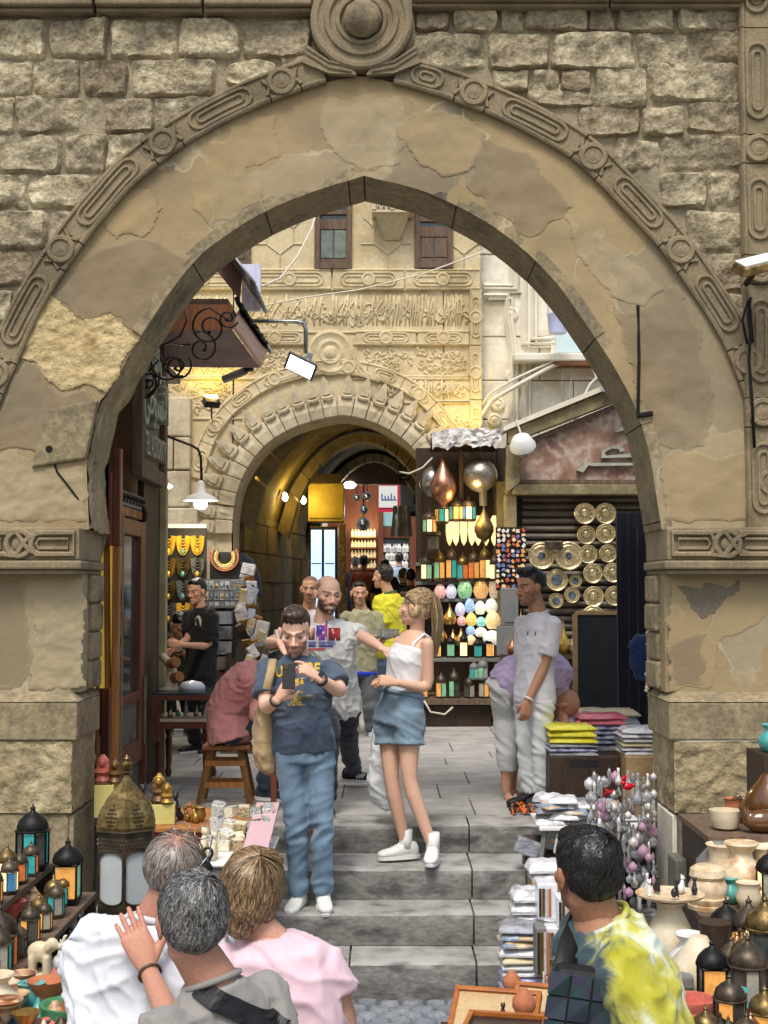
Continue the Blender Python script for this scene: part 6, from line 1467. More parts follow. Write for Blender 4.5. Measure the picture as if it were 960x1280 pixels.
person('young waiter in a khaki tee with a blue hem carrying a metal tray',b,1.72,phi=6,hphi=4,skin='olive',seed=9,q=1.25,pel=J(449,838,0),waist=J(450,815,0),chest=J(452,795,0),neck=J(452,762,.0),head=J(449,742,-.02),hyaw=8,hpitch=-2,arms={1:(J(474,805,-.02),J(480,799,-.34)),-1:(J(428,800,.02),J(428,826,-.08))},legs={1:(J(462,880,-.08),J(464,915,-.02),10),-1:(J(437,880,.02),J(434,912,.12),-10)},face=dict(stubble=(S(60,44,36),.25),brow=S(24,18,16)),hair=('fade',S(22,18,16),black_hair),shirt=dict(mat=clothmat('khaki_cotton',[S(150,148,118),S(166,162,132)],5,.92,.1),hem=-.06,sleeve=.75,sr=.022),pants=dict(mat=clothmat('grey_jogger',[S(82,88,92),S(98,104,108)],5,.95,.12),rad=(.108,.078,.058),belt=clothmat('royal_blue_cotton',[S(36,58,190)],5,.9,.08),beltr=.024,top=-.05),shoes=dict(mat=clothmat('white_knit',[S(190,190,200),S(120,130,170)],30,.7,.2)),hands={1:dict(d=(.7,-.6,.2),n=(0,0,-1),t=(0,1,0),curl=.1)})
tr=thing('metal_tray','round metal tray of tea glasses carried by the waiter','tray',P(484,797,14.5));mb=MB();mb.lathe([(.0,0),(.17,0),(.185,.018),(.18,.02),(.165,.006),(0,.006)],24,P(484,797,14.5));mb.build('tray',m_steel,tr,40)
for k,(dx,dy)in enumerate(((-.08,0),(.0,-.05),(.05,.05),(.1,-.02))):
 tg=thing('tea_glass','small tea glass, %s on the waiter tray'%('first from the waiter hand','second','third','outermost')[k],'glass',P(484,797,14.5)+V((dx,dy,.007)),'tea glasses on the tray');mb=MB();mb.lathe([(.022,0),(.028,.03),(.024,.05),(.03,.085)],10,P(484,797,14.5)+V((dx,dy,.007)));mb.build('glass',mat('tea_glass',[S(190,200,205)],4,.08,fine=0,trans=.6),tg,40)
b=base_at(488,15.4,0);J=JJ(b)
m_ysh=clothmat('yellow_cotton',[S(206,198,40),S(222,214,60)],5,.9,.08);m_gr=clothmat('green_trim',[S(36,104,66)],5,.9,.08)
py=person('man in bright yellow shirt with green cuffs turned away beside the lantern stall',b,1.80,phi=-128,skin='olive',girth=1.1,seed=12,q=1.25,head=J(478,721,0),neck=J(486,742,0),pel=J(490,815,0),hyaw=-120,arms={1:(J(480,790,-.2),J(468,780,-.25))},hair=('short',S(18,15,14),black_hair),shirt=dict(mat=m_ysh,cmat=m_gr,hem=-.1,sleeve=.75,sr=.028),pants=dict(mat=DEN('light_denim',S(92,122,148)),name='jeans'),shoes=dict(mat=m_black))
b=base_at(672,10.05,0);J=JJ(b)
m_wt=clothmat('white_cotton',[S(206,204,212),S(220,218,226)],5,.92,.05)
p7=person('slim young man with a black quiff in white tee and white trousers',b,1.76,phi=-58,hphi=-60,skin='brown',girth=.9,seed=13,pel=J(668,872,0),waist=J(669,842,0),chest=J(672,806,0),neck=J(673,766,.01),head=J(663,735,-.03),hyaw=-62,hpitch=-3,arms={1:(J(681,832,-.14),J(660,875,-.20)),-1:(J(655,835,.16),J(650,868,.12))},legs={1:(J(676,935,-.05),J(678,992,.0),-40),-1:(J(657,935,.05),J(662,992,.1),-62)},face=dict(stubble=(S(40,30,26),.45),buzz=(S(34,27,24),.85,0),brow=S(22,17,15)),hair=('quiff',S(14,13,13),vblack_hair),shirt=dict(mat=m_wt,hem=-.07,sleeve=.74,sr=.030,ease=.022,hemease=.035,wr=.0045),pants=dict(mat=clothmat('white_denim',[S(206,212,214),S(220,224,226)],5,.92,.06),rad=(.101,.068,.058),ease=.022,top=.12),shoes=dict(mat=m_black,sole=m_black,lace=False),hands={1:dict(d=(-.15,0,-1),n=(.3,-.9,0),t=(-1,0,0),curl=.35)})
wb=thing('bracelet','white beaded bracelet on the wrist of the young man in white','bracelet',V(J(660,875,-.2))+b);ring_on(wb,'beads',V(J(681,832,-.14))+b,V(J(660,875,-.20))+b,.97,.031,.008,m_white,1,wb)
mb=MB();q_=P(672,797,9.5);
for t in(-.03,.02):mb.prism([(q_.x+t,q_.z),(q_.x+t+.012,q_.z),(q_.x+t+.016,q_.z+.03),(q_.x+t+.006,q_.z+.03)],lambda u,v,w2:(u,9.5-w2,v),.0005)
project(p7,mb,(0,1,0),'shirt_print',m_grey)
b=base_at(640,10.45,0);J=JJ(b)
p8=person('man in lilac tee and cropped white trousers bending over the stacked garments',b,1.72,phi=84,hphi=84,skin='tan',girth=1.12,seed=15,pel=J(631,862,.0),waist=J(655,838,.0),chest=J(684,838,.0),neck=J(702,858,.0),head=J(703,882,-.12),hs=1.14,hyaw=84,hpitch=-88,arms={1:(J(705,905,-.22),J(722,930,-.25)),-1:(J(712,905,.2),J(728,932,.2))},legs={1:(J(634,930,-.02),J(633,990,.02),40),-1:(J(640,930,.22),J(640,985,.25),60)},face=dict(buzz=(S(120,84,64),.35,0),stubble=(S(60,48,42),.6)),hair=None,shirt=dict(mat=clothmat('lilac_cotton',[S(186,168,204),S(200,184,216)],5,.92,.06),hem=.0,sleeve=.75,sr=.028,ease=.03,hemease=.03,wr=.012),pants=dict(mat=clothmat('cream_cotton',[S(206,208,208),S(220,222,222)],5,.92,.06),len=1.55,rad=(.112,.088,.07),ease=.022,wr=.007),shoes=dict(kind='sandal',mat=m_white))
b=base_at(300,10.25,0);J=JJ(b)
m_pk=clothmat('dusty_pink_cotton',[S(206,136,134),S(222,156,152)],5,.92,.12)
p9=person('man in a dusty pink shirt and jeans hunched forward on a wooden stool',b,1.76,phi=72,hphi=70,skin='olive',girth=1.08,seed=17,pel=J(289,912,.05),waist=J(284,890,.06),chest=J(303,858,.04),neck=J(330,838,.0),head=J(350,838,.0),hyaw=80,hpitch=-30,arms={1:(J(322,895,-.22),J(352,893,-.25)),-1:(J(330,895,.22),J(355,895,.2))},legs={1:(J(345,920,-.10),J(333,985,-.05),60),-1:(J(350,918,.2),J(352,985,.2),70)},hair=('short',S(30,24,20),black_hair),shirt=dict(mat=m_pk,hem=-.14,sleeve=1.15,sr=.028,ease=.024,hemease=.042,wr=.008,name='shirt'),pants=dict(mat=DEN('navy_denim',S(44,58,82)),rad=(.10,.078,.07),name='jeans',wr=.011),shoes=dict(mat=DEN('blue_canvas',S(50,62,84))))
b=base_at(252,13.3,0);J=JJ(b)
m_bk=clothmat('black_cotton',[S(22,22,26),S(32,32,36)],5,.92,.1)
pb_=person('boy in a black tee reaching across beside the jewellery display',b,1.68,phi=-40,skin=S(212,164,134),girth=.92,seed=19,q=1.2,pel=J(252,846,0),waist=J(252,825,0),chest=J(252,795,0),neck=J(250,760,0),head=J(245,740,-.03),hyaw=-28,hpitch=-6,arms={-1:(J(236,798,-.05),J(216,812,-.25)),1:(J(262,808,-.1),J(226,806,-.35))},hair=('crop',S(16,14,14),vblack_hair),face=dict(brow=S(24,18,16)),shirt=dict(mat=m_bk,hem=-.1,sleeve=.8,sr=.03,ease=.03),pants=dict(mat=m_bk),shoes=dict(mat=m_black))
mb=MB();q_=P(241,776,12.8);mb.prism([(q_.x-.03,q_.z-.05),(q_.x+.03,q_.z-.06),(q_.x+.035,q_.z-.02),(q_.x+.025,q_.z+.03),(q_.x,q_.z+.045),(q_.x-.028,q_.z+.02)],lambda u,v,w2:(u,12.8-w2,v),.0005);project(pb_,mb,(0,1,0),'shirt_print',m_white)
b=base_at(218,13.9,0);J=JJ(b)
person('man in a dark green tee seated low and looking down at his phone',b,1.70,phi=25,skin='olive',seed=21,q=1.3,pel=J(216,862,.1),waist=J(215,840,.1),chest=J(216,818,.06),neck=J(219,796,0),head=J(224,782,-.08),hyaw=30,hpitch=-38,arms={1:(J(235,825,-.1),J(228,815,-.35)),-1:(J(203,830,-.1),J(213,817,-.35))},legs={1:(J(235,870,-.35),J(235,908,-.3),20),-1:(J(212,872,-.35),J(212,908,-.3),0)},hair=('short',S(18,16,15),vblack_hair),shirt=dict(mat=clothmat('dark_green_cotton',[S(38,48,40),S(50,60,50)],5,.92,.1),hem=-.1,sleeve=.75),pants=dict(mat=m_bk),shoes=dict(mat=m_black))
th=thing('phone','dark phone in the hands of the seated man in green','phone',P(220,812,13.45));mb=MB();mb.box(P(220,812,13.45),(.14,.012,.07),(R(-50),0,.1));mb.build('phone_body',m_black,th,bevel=.004);mb=MB();mb.box(P(220,812,13.46)+V((0,.004,.006)),(.12,.006,.06),(R(-50),0,.1));mb.build('screen',m_glassdk,th)
for lab,x,d,H,phi,shc,hr,lm in(('shopper in a rust orange shirt seen from behind beyond the passage',455,25.0,1.68,175,S(178,92,54),black_hair,S(40,44,60)),('man in a pale blue shirt with a dark bag strap beyond the passage',499,27.5,1.76,190,S(160,180,210),black_hair,S(60,60,70)),('black haired man in a dark jacket at the passage end',481,24.0,1.70,170,S(30,32,38),vblack_hair,S(30,30,34)),('broad man in a dark green tee walking away down the passage',513,22.0,1.72,185,S(34,54,44),vblack_hair,S(30,32,40)),('brown haired woman in black walking away down the passage',504,23.2,1.62,200,S(28,26,30),dkbrown_hair,S(28,26,30)),('man with greying hair hidden beside the rust orange shopper',444,26.2,1.64,180,S(60,56,58),grey_hair,S(40,40,44))):
 z=max(0,min(.55,(d-20.4)*.11))-.01
 nm='cloth_'+'_'.join(lab.split()[2:5]);person(lab,base_at(x,d,z),H,phi=phi,skin='olive',q=1.9,seed=int(d),hair=('short',(0,0,0),hr),shirt=dict(mat=clothmat(nm,[shc],5,.9,.1),sleeve=.75,hem=-.1),pants=dict(mat=clothmat(nm+'_legs',[lm],5,.9,.1)),shoes=dict(mat=m_black),group='shoppers beyond the passage')
def short_strands(kind):
 def fn(rr,g=on_scalp(random.Random(5))):
  p0,a=next(g)
  if kind=='fringe':
   top=a.z>.42 and a.y>-.75
   if top and rr.random()>.2:return None
   if a.z<-.62 or a.y>.55:return None
   L_=.03 if not top else.05
  elif kind=='short':
   if a.z<-.60-.25*(a.y<-.4)or(a.y>.62 and a.z<.55)or(abs(a.x)>.8 and a.z<-.15 and a.y>-.2):return None
   L_=.034 if a.z>.2 else.022
  elif kind=='bob':
   if a.y>.7 and a.z<.4:return None
   if a.z<-.92 or(a.z<-.3 and a.y>.1):return None
   L_=.07 if a.z>-.2 else.05
  side=math.atan2(a.x,-a.y)
  wh=V((.02,-.07,.115));fl=(p0-wh);fl-=a*fl.dot(a);fl=fl.normalized()if fl.length>1e-4 else V((0,-1,0))
  fl=(fl+V((rr.gauss(0,.22),rr.gauss(0,.22),-.55+rr.gauss(0,.15))));pts=[];p=p0*1.0;
  lift={'fringe':.004,'short':.010,'bob':.016}[kind];cl=mnoise.noise((a.x*7,a.y*7,a.z*7))*.5
  for i in range(6):
   t=i/5;q_=p0+fl*L_*t;dd=V((q_.x/.079,(q_.y+.014)/.099,(q_.z-.033)/.088));n=dd.length
   if n<1.0 or kind!='bob' or q_.z<.0:q_=V((q_.x/n,(q_.y+.014)/n-.014,(q_.z-.033)/n+.033))
   nrm=dd.normalized();q_=q_+nrm*(lift*math.sin(min(1,t+.25)*2.2)*(1+cl)+.002)+fl.cross(nrm)*cl*.02*t
   if kind=='bob':q_+=nrm*(.014*(1-t*.4)*(.6+.4*max(-1,a.z)))
   pts.append(q_)
  return pts
 return fn
def fg(r,kind,n,lo,hi,seed,wd=.0016):
 c,M,k=headof(r);h=r.get('_hair');par=bpy.data.objects[h]if h else r;push=None
 if h:
  off=V(OFF[h]);bv=BVHTree.FromObject(par,bpy.context.evaluated_depsgraph_get());c0=c-off+V((0,0,.02));low=(c+M@V((0,0,-.075))*k-off).z
  def push(vs):
   out=[];nn=len(vs)
   for i,p in enumerate(vs):
    q=p-off;d=q-c0;L=d.length;d.normalize();hit=bv.ray_cast(c0,d)
    if hit[0]is not None and q.z>low:q=c0+d*max((hit[0]-c0).length+.0015+.007*math.sin(3.1*min(1,.15+i/nn)),min(L,(hit[0]-c0).length+.012))
    out.append(q+off)
   return out
 mb=strands(c,M,k,n,short_strands(kind),seed,wd,5,push);o=mb.build('hair_strands',m_strand,par);return tint(o,mb,lo,hi)
b=base_at(196,4.05,street_z(4.0));J=JJ(b)
m_lin=clothmat('white_linen',[S(206,208,216),S(222,224,230)],6,.92,.06)
p16=person('older balding man in a loose white shirt with glasses pushed up',b,1.78,phi=168,skin='red',girth=1.06,seed=23,q=.8,hs=1.0,pel=J(180,1495,-.02),waist=J(178,1390,-.02),chest=J(178,1265,0),neck=J(196,1148,0),head=J(219,1092,0),hyaw=160,hroll=6,hpitch=-4,arms={1:(J(112,1290,.0),J(100,1400,.05)),-1:(J(262,1290,.05),J(270,1400,.1))},face=dict(buzz=(S(120,110,104),.5,0),bald=1),hair=('none',(0,0,0)),shirt=dict(mat=m_lin,hem=-.15,sleeve=1.5,sr=.036,ease=.035,hemease=.05,wr=.013,name='shirt',ct=.97),pants=dict(mat=DEN('grey_trouser',S(70,72,76))),shoes=dict(mat=m_black))
fg(p16,'fringe',4200,S(70,60,54),S(176,166,158),31,.0010)
c_,M_,k_=headof(p16);gl=thing('spectacles','wire spectacles pushed up on the older man head','glasses',c_+V((0,0,.1)));mb=MB()
for s_ in(-1,1):mb.tube([c_+M_@V((s_*.088,-.03,.035)),c_+M_@V((s_*.092,.02,.07)),c_+M_@V((s_*.068,.075,.115))],.0022,5);mb.tube([c_+M_@V((s_*.035+.026*math.cos(a),.072+.01*math.sin(a),.118+.018*math.sin(a)))for a in np.linspace(0,6.28,14)],.002,4)
mb.build('frame',m_steel,gl,True)
b=base_at(352,3.95,street_z(3.95));J=JJ(b)
p18=person('woman with a short brown bob in a pale pink tee, seen from behind',b,1.68,phi=176,skin=S(206,156,134),fem=True,girth=1.10,seed=27,q=.8,hs=.94,pel=J(356,1470,0),waist=J(355,1385,0),chest=J(352,1285,0),neck=J(338,1172,0),head=J(315,1117,.02),hyaw=168,hroll=9,hpitch=-6,arms={-1:(J(432,1280,.02),J(436,1390,.06)),1:(J(286,1295,.02),J(282,1400,.08))},hair=('bob',S(92,70,48),brown_hair),shirt=dict(mat=clothmat('pale_pink_jersey',[S(222,188,200),S(234,204,214)],5,.9,.05),hem=-.14,sleeve=.40,sr=.026,ease=.026,hemease=.04,wr=.008,ct=.95),pants=dict(mat=DEN('navy_denim',S(44,58,82))),shoes=dict(mat=m_white))
fg(p18,'bob',9000,S(62,44,28),S(190,158,116),33,.0011)
b=base_at(268,3.5,street_z(3.5));J=JJ(b)
m_gt=clothmat('grey_jersey',[S(138,134,130),S(152,148,144)],6,.92,.1)
p17=person('man in grey tee with black bag strap, hand on the older man in white',b,1.76,phi=-128,skin='red',girth=.92,seed=29,q=.8,hs=1.0,pel=J(285,1600,0),waist=J(285,1500,0),chest=J(280,1370,0),neck=J(266,1226,0),head=J(240,1154,.0),hyaw=-164,hroll=2,hpitch=-2,arms={1:(J(232,1320,.06),J(186,1214,.33)),-1:(J(350,1420,-.05),J(360,1500,.2))},hair=('short',S(58,58,58),grey_hair),face=dict(buzz=(S(70,66,62),.8,0)),shirt=dict(mat=m_gt,hem=-.12,sleeve=.62,sr=.026,ease=.02,wr=.009),pants=dict(mat=DEN('navy_denim',S(44,58,82))),shoes=dict(mat=m_black),hands={1:dict(d=(-.42,.30,.80),n=(.25,-.95,.2),t=(.9,.3,.3),curl=(.06,.08,.10,.12),thumb=(.55,-.2),spread=1.5)})
fg(p17,'short',7500,S(22,22,23),S(150,148,146),35,.0010)
br=thing('bracelet','thin dark braided bracelet on the wrist resting on the white shirt','bracelet',V(J(186,1214,.33))+b);ring_on(br,'cord',V(J(232,1320,.06))+b,V(J(186,1214,.33))+b,.97,.031,.0042,m_darkmetal,1,br)
st=thing('bag_strap','black webbing bag strap across the back of the man in grey','strap',V(J(262,1262,-.1))+b);so=shirt_of(p17);mb=MB()
a_,b_2=P(230,1252,3.2),P(306,1296,3.2);dv=(b_2-a_).normalized();nv=V((-dv.z,0,dv.x));mb.grid(30,3,lambda u,v:a_+dv*((b_2-a_).length*(u*1.5-.0))+nv*((v-.5)*.046))
ob=project(p17,mb,(0,1,-.15),'strap_webbing',m_black,.006);ob.parent=st;off_=V(OFF[so.name])-V(OFF[st.name]);ob.data.transform(Matrix.Translation(off_));sl=ob.modifiers.new('t','SOLIDIFY');sl.thickness=.006
b=base_at(772,3.75,street_z(3.75));J=JJ(b)
def tiedye():
 m=clothmat('tie_dye_cotton',[S(214,222,208),S(190,186,80),S(168,164,44)],8.0,.92,.08,lo=.38,hi=.60,detail=6)
 n=m.node_tree.nodes;l=m.node_tree.links;bs=n.active;old=bs.inputs['Base Color'].links[0].from_socket
 tc=n.new('ShaderNodeTexCoord');nz=n.new('ShaderNodeTexNoise');nz.inputs['Scale'].default_value=7;nz.inputs['Detail'].default_value=4;nz.inputs['Distortion'].default_value=.8;l.new(tc.outputs['Object'],nz.inputs['Vector'])
 sp=n.new('ShaderNodeSeparateXYZ');l.new(tc.outputs['Object'],sp.inputs[0])
 mr=n.new('ShaderNodeMapRange');mr.inputs[1].default_value=.04;mr.inputs[2].default_value=-.17;l.new(sp.outputs['X'],mr.inputs[0])
 ad=n.new('ShaderNodeMath');ad.operation='MULTIPLY_ADD';ad.inputs[1].default_value=.55;l.new(mr.outputs[0],ad.inputs[0]);l.new(nz.outputs['Fac'],ad.inputs[2])
 r2=n.new('ShaderNodeMapRange');r2 .inputs[1].default_value=.68;r2 .inputs[2].default_value=.82;l.new(ad.outputs[0],r2 .inputs[0])
 mx=n.new('ShaderNodeMixRGB');mx.inputs[2].default_value=(*S(58,78,84),1);l.new(r2 .outputs[0],mx.inputs[0]);l.new(old,mx.inputs[1]);l.new(mx.outputs[0],bs.inputs['Base Color']);return m
p19=person('stall keeper with thick black hair in a yellow and teal tie dye tee',b,1.82,phi=-84,hphi=-84,skin=S(168,122,96),girth=1.10,seed=37,q=.8,hs=.93,pel=J(778,1560,0),waist=J(776,1440,.0),chest=J(778,1285,.02),neck=J(748,1150,.0),head=J(731,1092,.0),hyaw=-158,hpitch=2,arms={1:(J(822,1330,-.22),J(775,1400,-.3)),-1:(J(815,1225,.26),J(800,1330,.3))},hair=('short',S(12,12,13),vblack_hair),face=dict(buzz=(S(24,20,18),.9,0),stubble=(S(40,30,26),.4)),shirt=dict(mat=tiedye(),hem=-.12,sleeve=.80,sr=.040,ease=.03,hemease=.04,wr=.011),pants=dict(mat=m_bk),shoes=dict(mat=m_black))
fg(p19,'short',5000,S(8,8,8),S(40,38,38),39,.0012)
cb=thing('crossbody_bag','dark purple faceted cross body bag worn by the stall keeper','bag',P(722,1275,3.5));m_pur=mat('purple_vinyl',[S(50,40,66),S(40,66,66),S(66,50,80)],9,.3,fine=.1,rnd=.3)
mb=MB();mb.tube([P(722,1150,3.80),P(712,1180,3.66),P(704,1215,3.58),P(700,1250,3.55)],.035,6,flat=.15,up=(0,1,0));mb.build('strap',m_black,cb,True)
o0=P(692,1215,3.52);W_,H_=.17,.30
mb=MB();mb.box(o0+V((W_/2-.01,.05,-H_/2)),(W_,.07,H_),(0,R(8),0));mb.build('bag_body',m_black,cb,bevel=.02)
rr=random.Random(2)
for i in range(3):
 for j in range(5):
  x0,z0=i*W_/3,-j*H_/5
  for tri in(((0,0),(1,0),(0,1)),((1,0),(1,1),(0,1))):
   pts=[o0+Euler((0,R(8),0)).to_matrix()@V((x0+.004+u*(W_/3-.006)-.01,.012-.004*((i+j+u+v)%2),z0-.004-v*(H_/5-.006)))for u,v in tri]
   m2=MB();m2 .add(pts+[p+V((0,.01,0))for p in pts],[(0,1,2),(5,4,3),(0,3,4,1),(1,4,5,2),(2,5,3,0)]);m2 .build('facet',m_pur,cb)
ORD=['first','second','third','fourth','fifth','sixth','seventh','eighth','ninth','tenth','eleventh','twelfth','thirteenth','fourteenth']
def glow(name,c,e=.9):return mat('pane_'+name,[tuple(x*.8 for x in c),tuple(min(1,x*1.15)for x in c)],14,.25,fine=.15,emis='col',estr=e)
PANE=dict(amber=glow('amber',S(206,146,76),.5),cream=glow('cream',S(232,206,150),1.0),teal=glow('teal',S(50,140,140),.35),green=glow('green',S(120,170,136),.3),orange=glow('orange',S(190,104,56),.35),blue=glow('blue',S(60,110,150),.4),clear=mat('pane_clear',[S(150,150,140),S(190,186,170)],10,.12,fine=.2,spec=.8),frost=mat('pane_frost',[S(176,184,184),S(192,200,200)],3,.3,fine=.05,spec=.6),dark=mat('pane_dark',[S(60,64,60),S(90,92,84)],8,.15,fine=.2,spec=.8))
def lantern(label,p,h,cols,kind='hex',metal=None,group=None,r=None,rz=0.0,name='lantern'):
 """metal lantern standing at p (base centre): cage, panes, dome with finial, feet"""
 metal=metal or m_darkmetal;p=V(p);n={'hex':6,'square':4,'oct':8}.get(kind,6);r=r or h*.24;th=thing(name,label,'lantern',p,group)
 zb,zt=h*.10,h*.58;rt=r*(1.0 if kind!='taper' else.8)
 A=[2*math.pi*(i+.5)/n+rz for i in range(n)];pt=lambda a,rr_,z:p+V((rr_*math.cos(a),rr_*math.sin(a),z))
 mb=MB()
 mb.lathe([(r*.75,0),(r*.95,.01*h),(r*1.06,zb*.8),(r*1.06,zb)],n,p,None,0,1,1,math.pi/n+rz);mb.lathe([(r*1.1,zt),(r*1.14,zt+.02*h),(r*1.0,zt+.04*h)],n,p,None,0,1,1,math.pi/n+rz)
 for a in A:mb.tube([pt(a,r,zb),pt(a,rt,zt)],r*.07,4)
 mb.build('cage',metal,th)
 mb=MB();mb.lathe([(r*.98,zt+.04*h),(r*1.0,zt+.08*h),(r*.86,zt+.17*h),(r*.5,zt+.25*h),(r*.2,zt+.29*h),(r*.13,zt+.33*h),(r*.2,zt+.35*h),(r*.06,zt+.38*h),(r*.03,h)],n*2 if n<8 else 16,p);mb.build('dome',metal,th,40)
 for i in range(n):
  a0,a1=A[i],A[(i+1)%n];q=[pt(a0,r*.96,zb+.01*h),pt(a1,r*.96,zb+.01*h),pt(a1,rt*.96,zt-.01*h),pt(a0,rt*.96,zt-.01*h)]
  m=(q[0]+q[1])/2
  if(m-p).y>r*.5 and n>4:continue
  c=[q[0].lerp(q[1],.06),q[1].lerp(q[0],.06),q[2].lerp(q[3],.06),q[3].lerp(q[2],.06)];mb=MB();mb.add(c+[x+(p-m).normalized()*.004 for x in c],[(0,1,2,3),(7,6,5,4),(0,4,5,1),(1,5,6,2),(2,6,7,3),(3,7,4,0)]);mb.build('pane',PANE[cols[i%len(cols)]],th)
 return th
def lathe_thing(name,label,cat,p,prof,m,group=None,seg=20,parts=(),sx=1,sy=1):
 th=thing(name,label,cat,p,group);mb=MB();mb.lathe(prof,seg,p,None,0,sx,sy);mb.build('body',m,th,45)
 for nm,pr,mm in parts:mb=MB();mb.lathe(pr,seg,p,None,0,sx,sy);mb.build(nm,mm,th,45)
 return th
def box_thing(name,label,cat,c,s,m,group=None,rot=None,bevel=.006,lid=None):
 th=thing(name,label,cat,V(c)-V((0,0,s[2]/2)),group);mb=MB();mb.box(c,s,rot);mb.build('body',m,th,bevel=bevel)
 if lid:mb=MB();mb.box(V(c)+V((0,0,s[2]/2+.004)),(s[0]*.9,s[1]*.9,.006),rot);mb.build('top_panel',lid,th)
 return th
m_alab=mat('alabaster',[S(206,178,138),S(226,208,176),S(190,150,104)],9,.35,fine=.1,spec=.5,sss=.1);m_pink=mat('pink_onyx',[S(190,92,78),S(212,128,112)],8,.3,fine=.15);m_ivory=mat('ivory_resin',[S(206,190,156),S(224,212,186)],8,.4,fine=.08)
m_turq=mat('turquoise_glaze',[S(70,150,150),S(100,176,170)],8,.25,fine=.1);m_bluegl=mat('blue_glaze',[S(60,80,120),S(90,110,140)],8,.3,fine=.15);m_gold=mat('gold_paint',[S(176,140,70),S(140,106,50)],10,.35,metal=.6,fine=.2);m_jet=mat('black_resin',[S(24,24,26),S(40,40,42)],8,.3,fine=.1)
m_stripe=mat('banded_onyx',[S(150,98,70),S(214,180,140),S(120,74,56)],6,.3,fine=.1,stretch=(.6,.6,6));m_greenst=mat('green_stone',[S(60,120,84),S(84,150,104)],7,.3,fine=.1);m_terra=mat('terracotta',[S(170,100,66),S(190,120,84)],6,.7,fine=.15);m_clear=mat('clear_glass',[S(225,228,232)],4,.06,fine=0,trans=.75,spec=.8);m_film=mat('clear_film',[S(214,216,222),S(232,234,238)],18,.2,fine=.15,spec=.7)
rack=thing('lantern_rack','dark wooden stepped rack with two sloping rows of lanterns against the left pier','rack',(-1.75,5.6,street_z(5.6)))
for x0,x1,y0,y1,z in((-2.15,-1.54,4.4,6.45,.32),(-1.75,-1.36,4.6,6.55,.165),(-1.95,-.95,4.2,5.5,.10)):
 mb=MB();mb.b2(x0,x1,y0,y1,z-.03,z);mb.build('plank',m_woodg,rack,bevel=.004);[MB().b2(x0,x1,ye,ye+.03,-.95,z-.031).build('end_board',m_wooddk,rack)for ye in(y0,y1-.03)]
mb=MB();mb.b2(-1.52,-1.50,4.4,6.4,-.9,.06);mb.build('front_board',m_wooddk,rack)
for i,(x,y_,hh,cols,kd)in enumerate(((6,1118,.20,['amber','cream'],'hex'),(24,1110,.26,['teal','amber'],'hex'),(42,1100,.24,['cream','orange','teal'],'hex'),(-8,1145,.3,['amber'],'hex'),(2,1085,.32,['dark'],'square'))):
 d=(5.2,5.6,6.0,4.9,5.5)[i];X=PX(x,d)if i<4 else-1.75
 lantern('%s lit %s lantern on the upper plank of the left rack'%(('small','tall','far','nearest','dark unlit')[i],(('amber'),('teal and amber'),('cream and orange'),('plain amber'),('square'))[i]),(min(X,-1.58),d,.321),hh*.62,cols,kd,None,'lanterns on the left rack')
lantern('black iron lantern with pointed onion top at the far end of the upper plank',(P(38,1090,6.25).x,6.28,.321),.30,['dark','teal'],'oct',m_iron,'lanterns on the left rack')
lantern('small dark lantern with pierced cone top and green glass on the lower left plank',(P(84,1130,6.3).x,6.3,.166),.30,['amber','green'],'square',m_iron,'lanterns on the left rack')
for i,(x,d,hh,c,mm)in enumerate(((38,5.0,.22,['amber','clear'],m_brassold),(55,5.4,.20,['dark'],m_darkmetal),(66,5.8,.2,['clear','amber'],m_darkmetal),(30,4.75,.28,['amber'],m_brassold))):
 lantern('%s on the lower plank of the left rack'%('plump brass lantern with amber glass','dark squat lantern with smoky panes','slim black lantern with clear glass','large glowing amber brass lantern')[i],(max(-1.72,min(-1.42,PX(x,d))),d,.166),hh*.68,c,'hex',mm,'lanterns on the left rack')
lantern('big glowing amber lantern low at the picture edge on the bottom shelf',(PX(6,5.3),5.3,.101),.30,['amber','orange'],'hex',m_darkmetal,'lanterns on the left rack')
def vase(label,p,h,m,kind=0,group='stone wares on the low left shelf',name='vase'):
 pr=([(.3,0),(.45,.1),(.6,.35),(.55,.55),(.28,.72),(.25,.82),(.42,.97),(.40,1),(.2,.95)],[(.35,0),(.3,.05),(.55,.3),(.62,.5),(.5,.75),(.55,.95),(.6,1.0),(.45,.94)],[(.5,0),(.2,.08),(.16,.3),(.6,.75),(.75,1.0),(.68,.98),(.2,.7)],[(.45,0),(.8,.12),(1.0,.6),(1.05,1.0),(.98,1.0),(.9,.55),(.4,.3)],[(.7,0),(.9,.1),(.95,.35),(.9,.4),(.6,.42),(.3,.62),(.1,.9),(.05,1.)],[(.4,0),(.62,.3),(.6,.6),(.3,.85),(.18,1)])[kind]
 return lathe_thing(name,label,name,p,[(a*h*(.75 if kind!=3 else.8),b*h)for a,b in pr],m,group)
zz=.101
lows=[('turquoise glazed vase at the front of the low left shelf',46,1258,4.9,.11,m_turq,1),('banded brown onyx jar beside the turquoise vase',28,1256,4.88,.10,m_stripe,1),('honey onyx goblet right of the turquoise vase',64,1262,4.9,.12,m_terra,2),('white alabaster figurine vase at the left edge of the low shelf',6,1262,4.8,.17,m_ivory,0),('pale blue glazed jar behind the turquoise vase',58,1240,5.05,.08,m_turq,1),('brown onyx egg cup by the elephant feet',36,1234,5.1,.09,m_stripe,2),('striped round onyx jar next to the elephant',24,1232,5.08,.10,m_stripe,5),('cream and brown onyx cup nearest the left edge',14,1275,4.7,.11,m_stripe,2)]
for lb,x,y_,d,h,m,kd in lows:vase(lb,(PX(x,d),d,zz),h,m,kd)
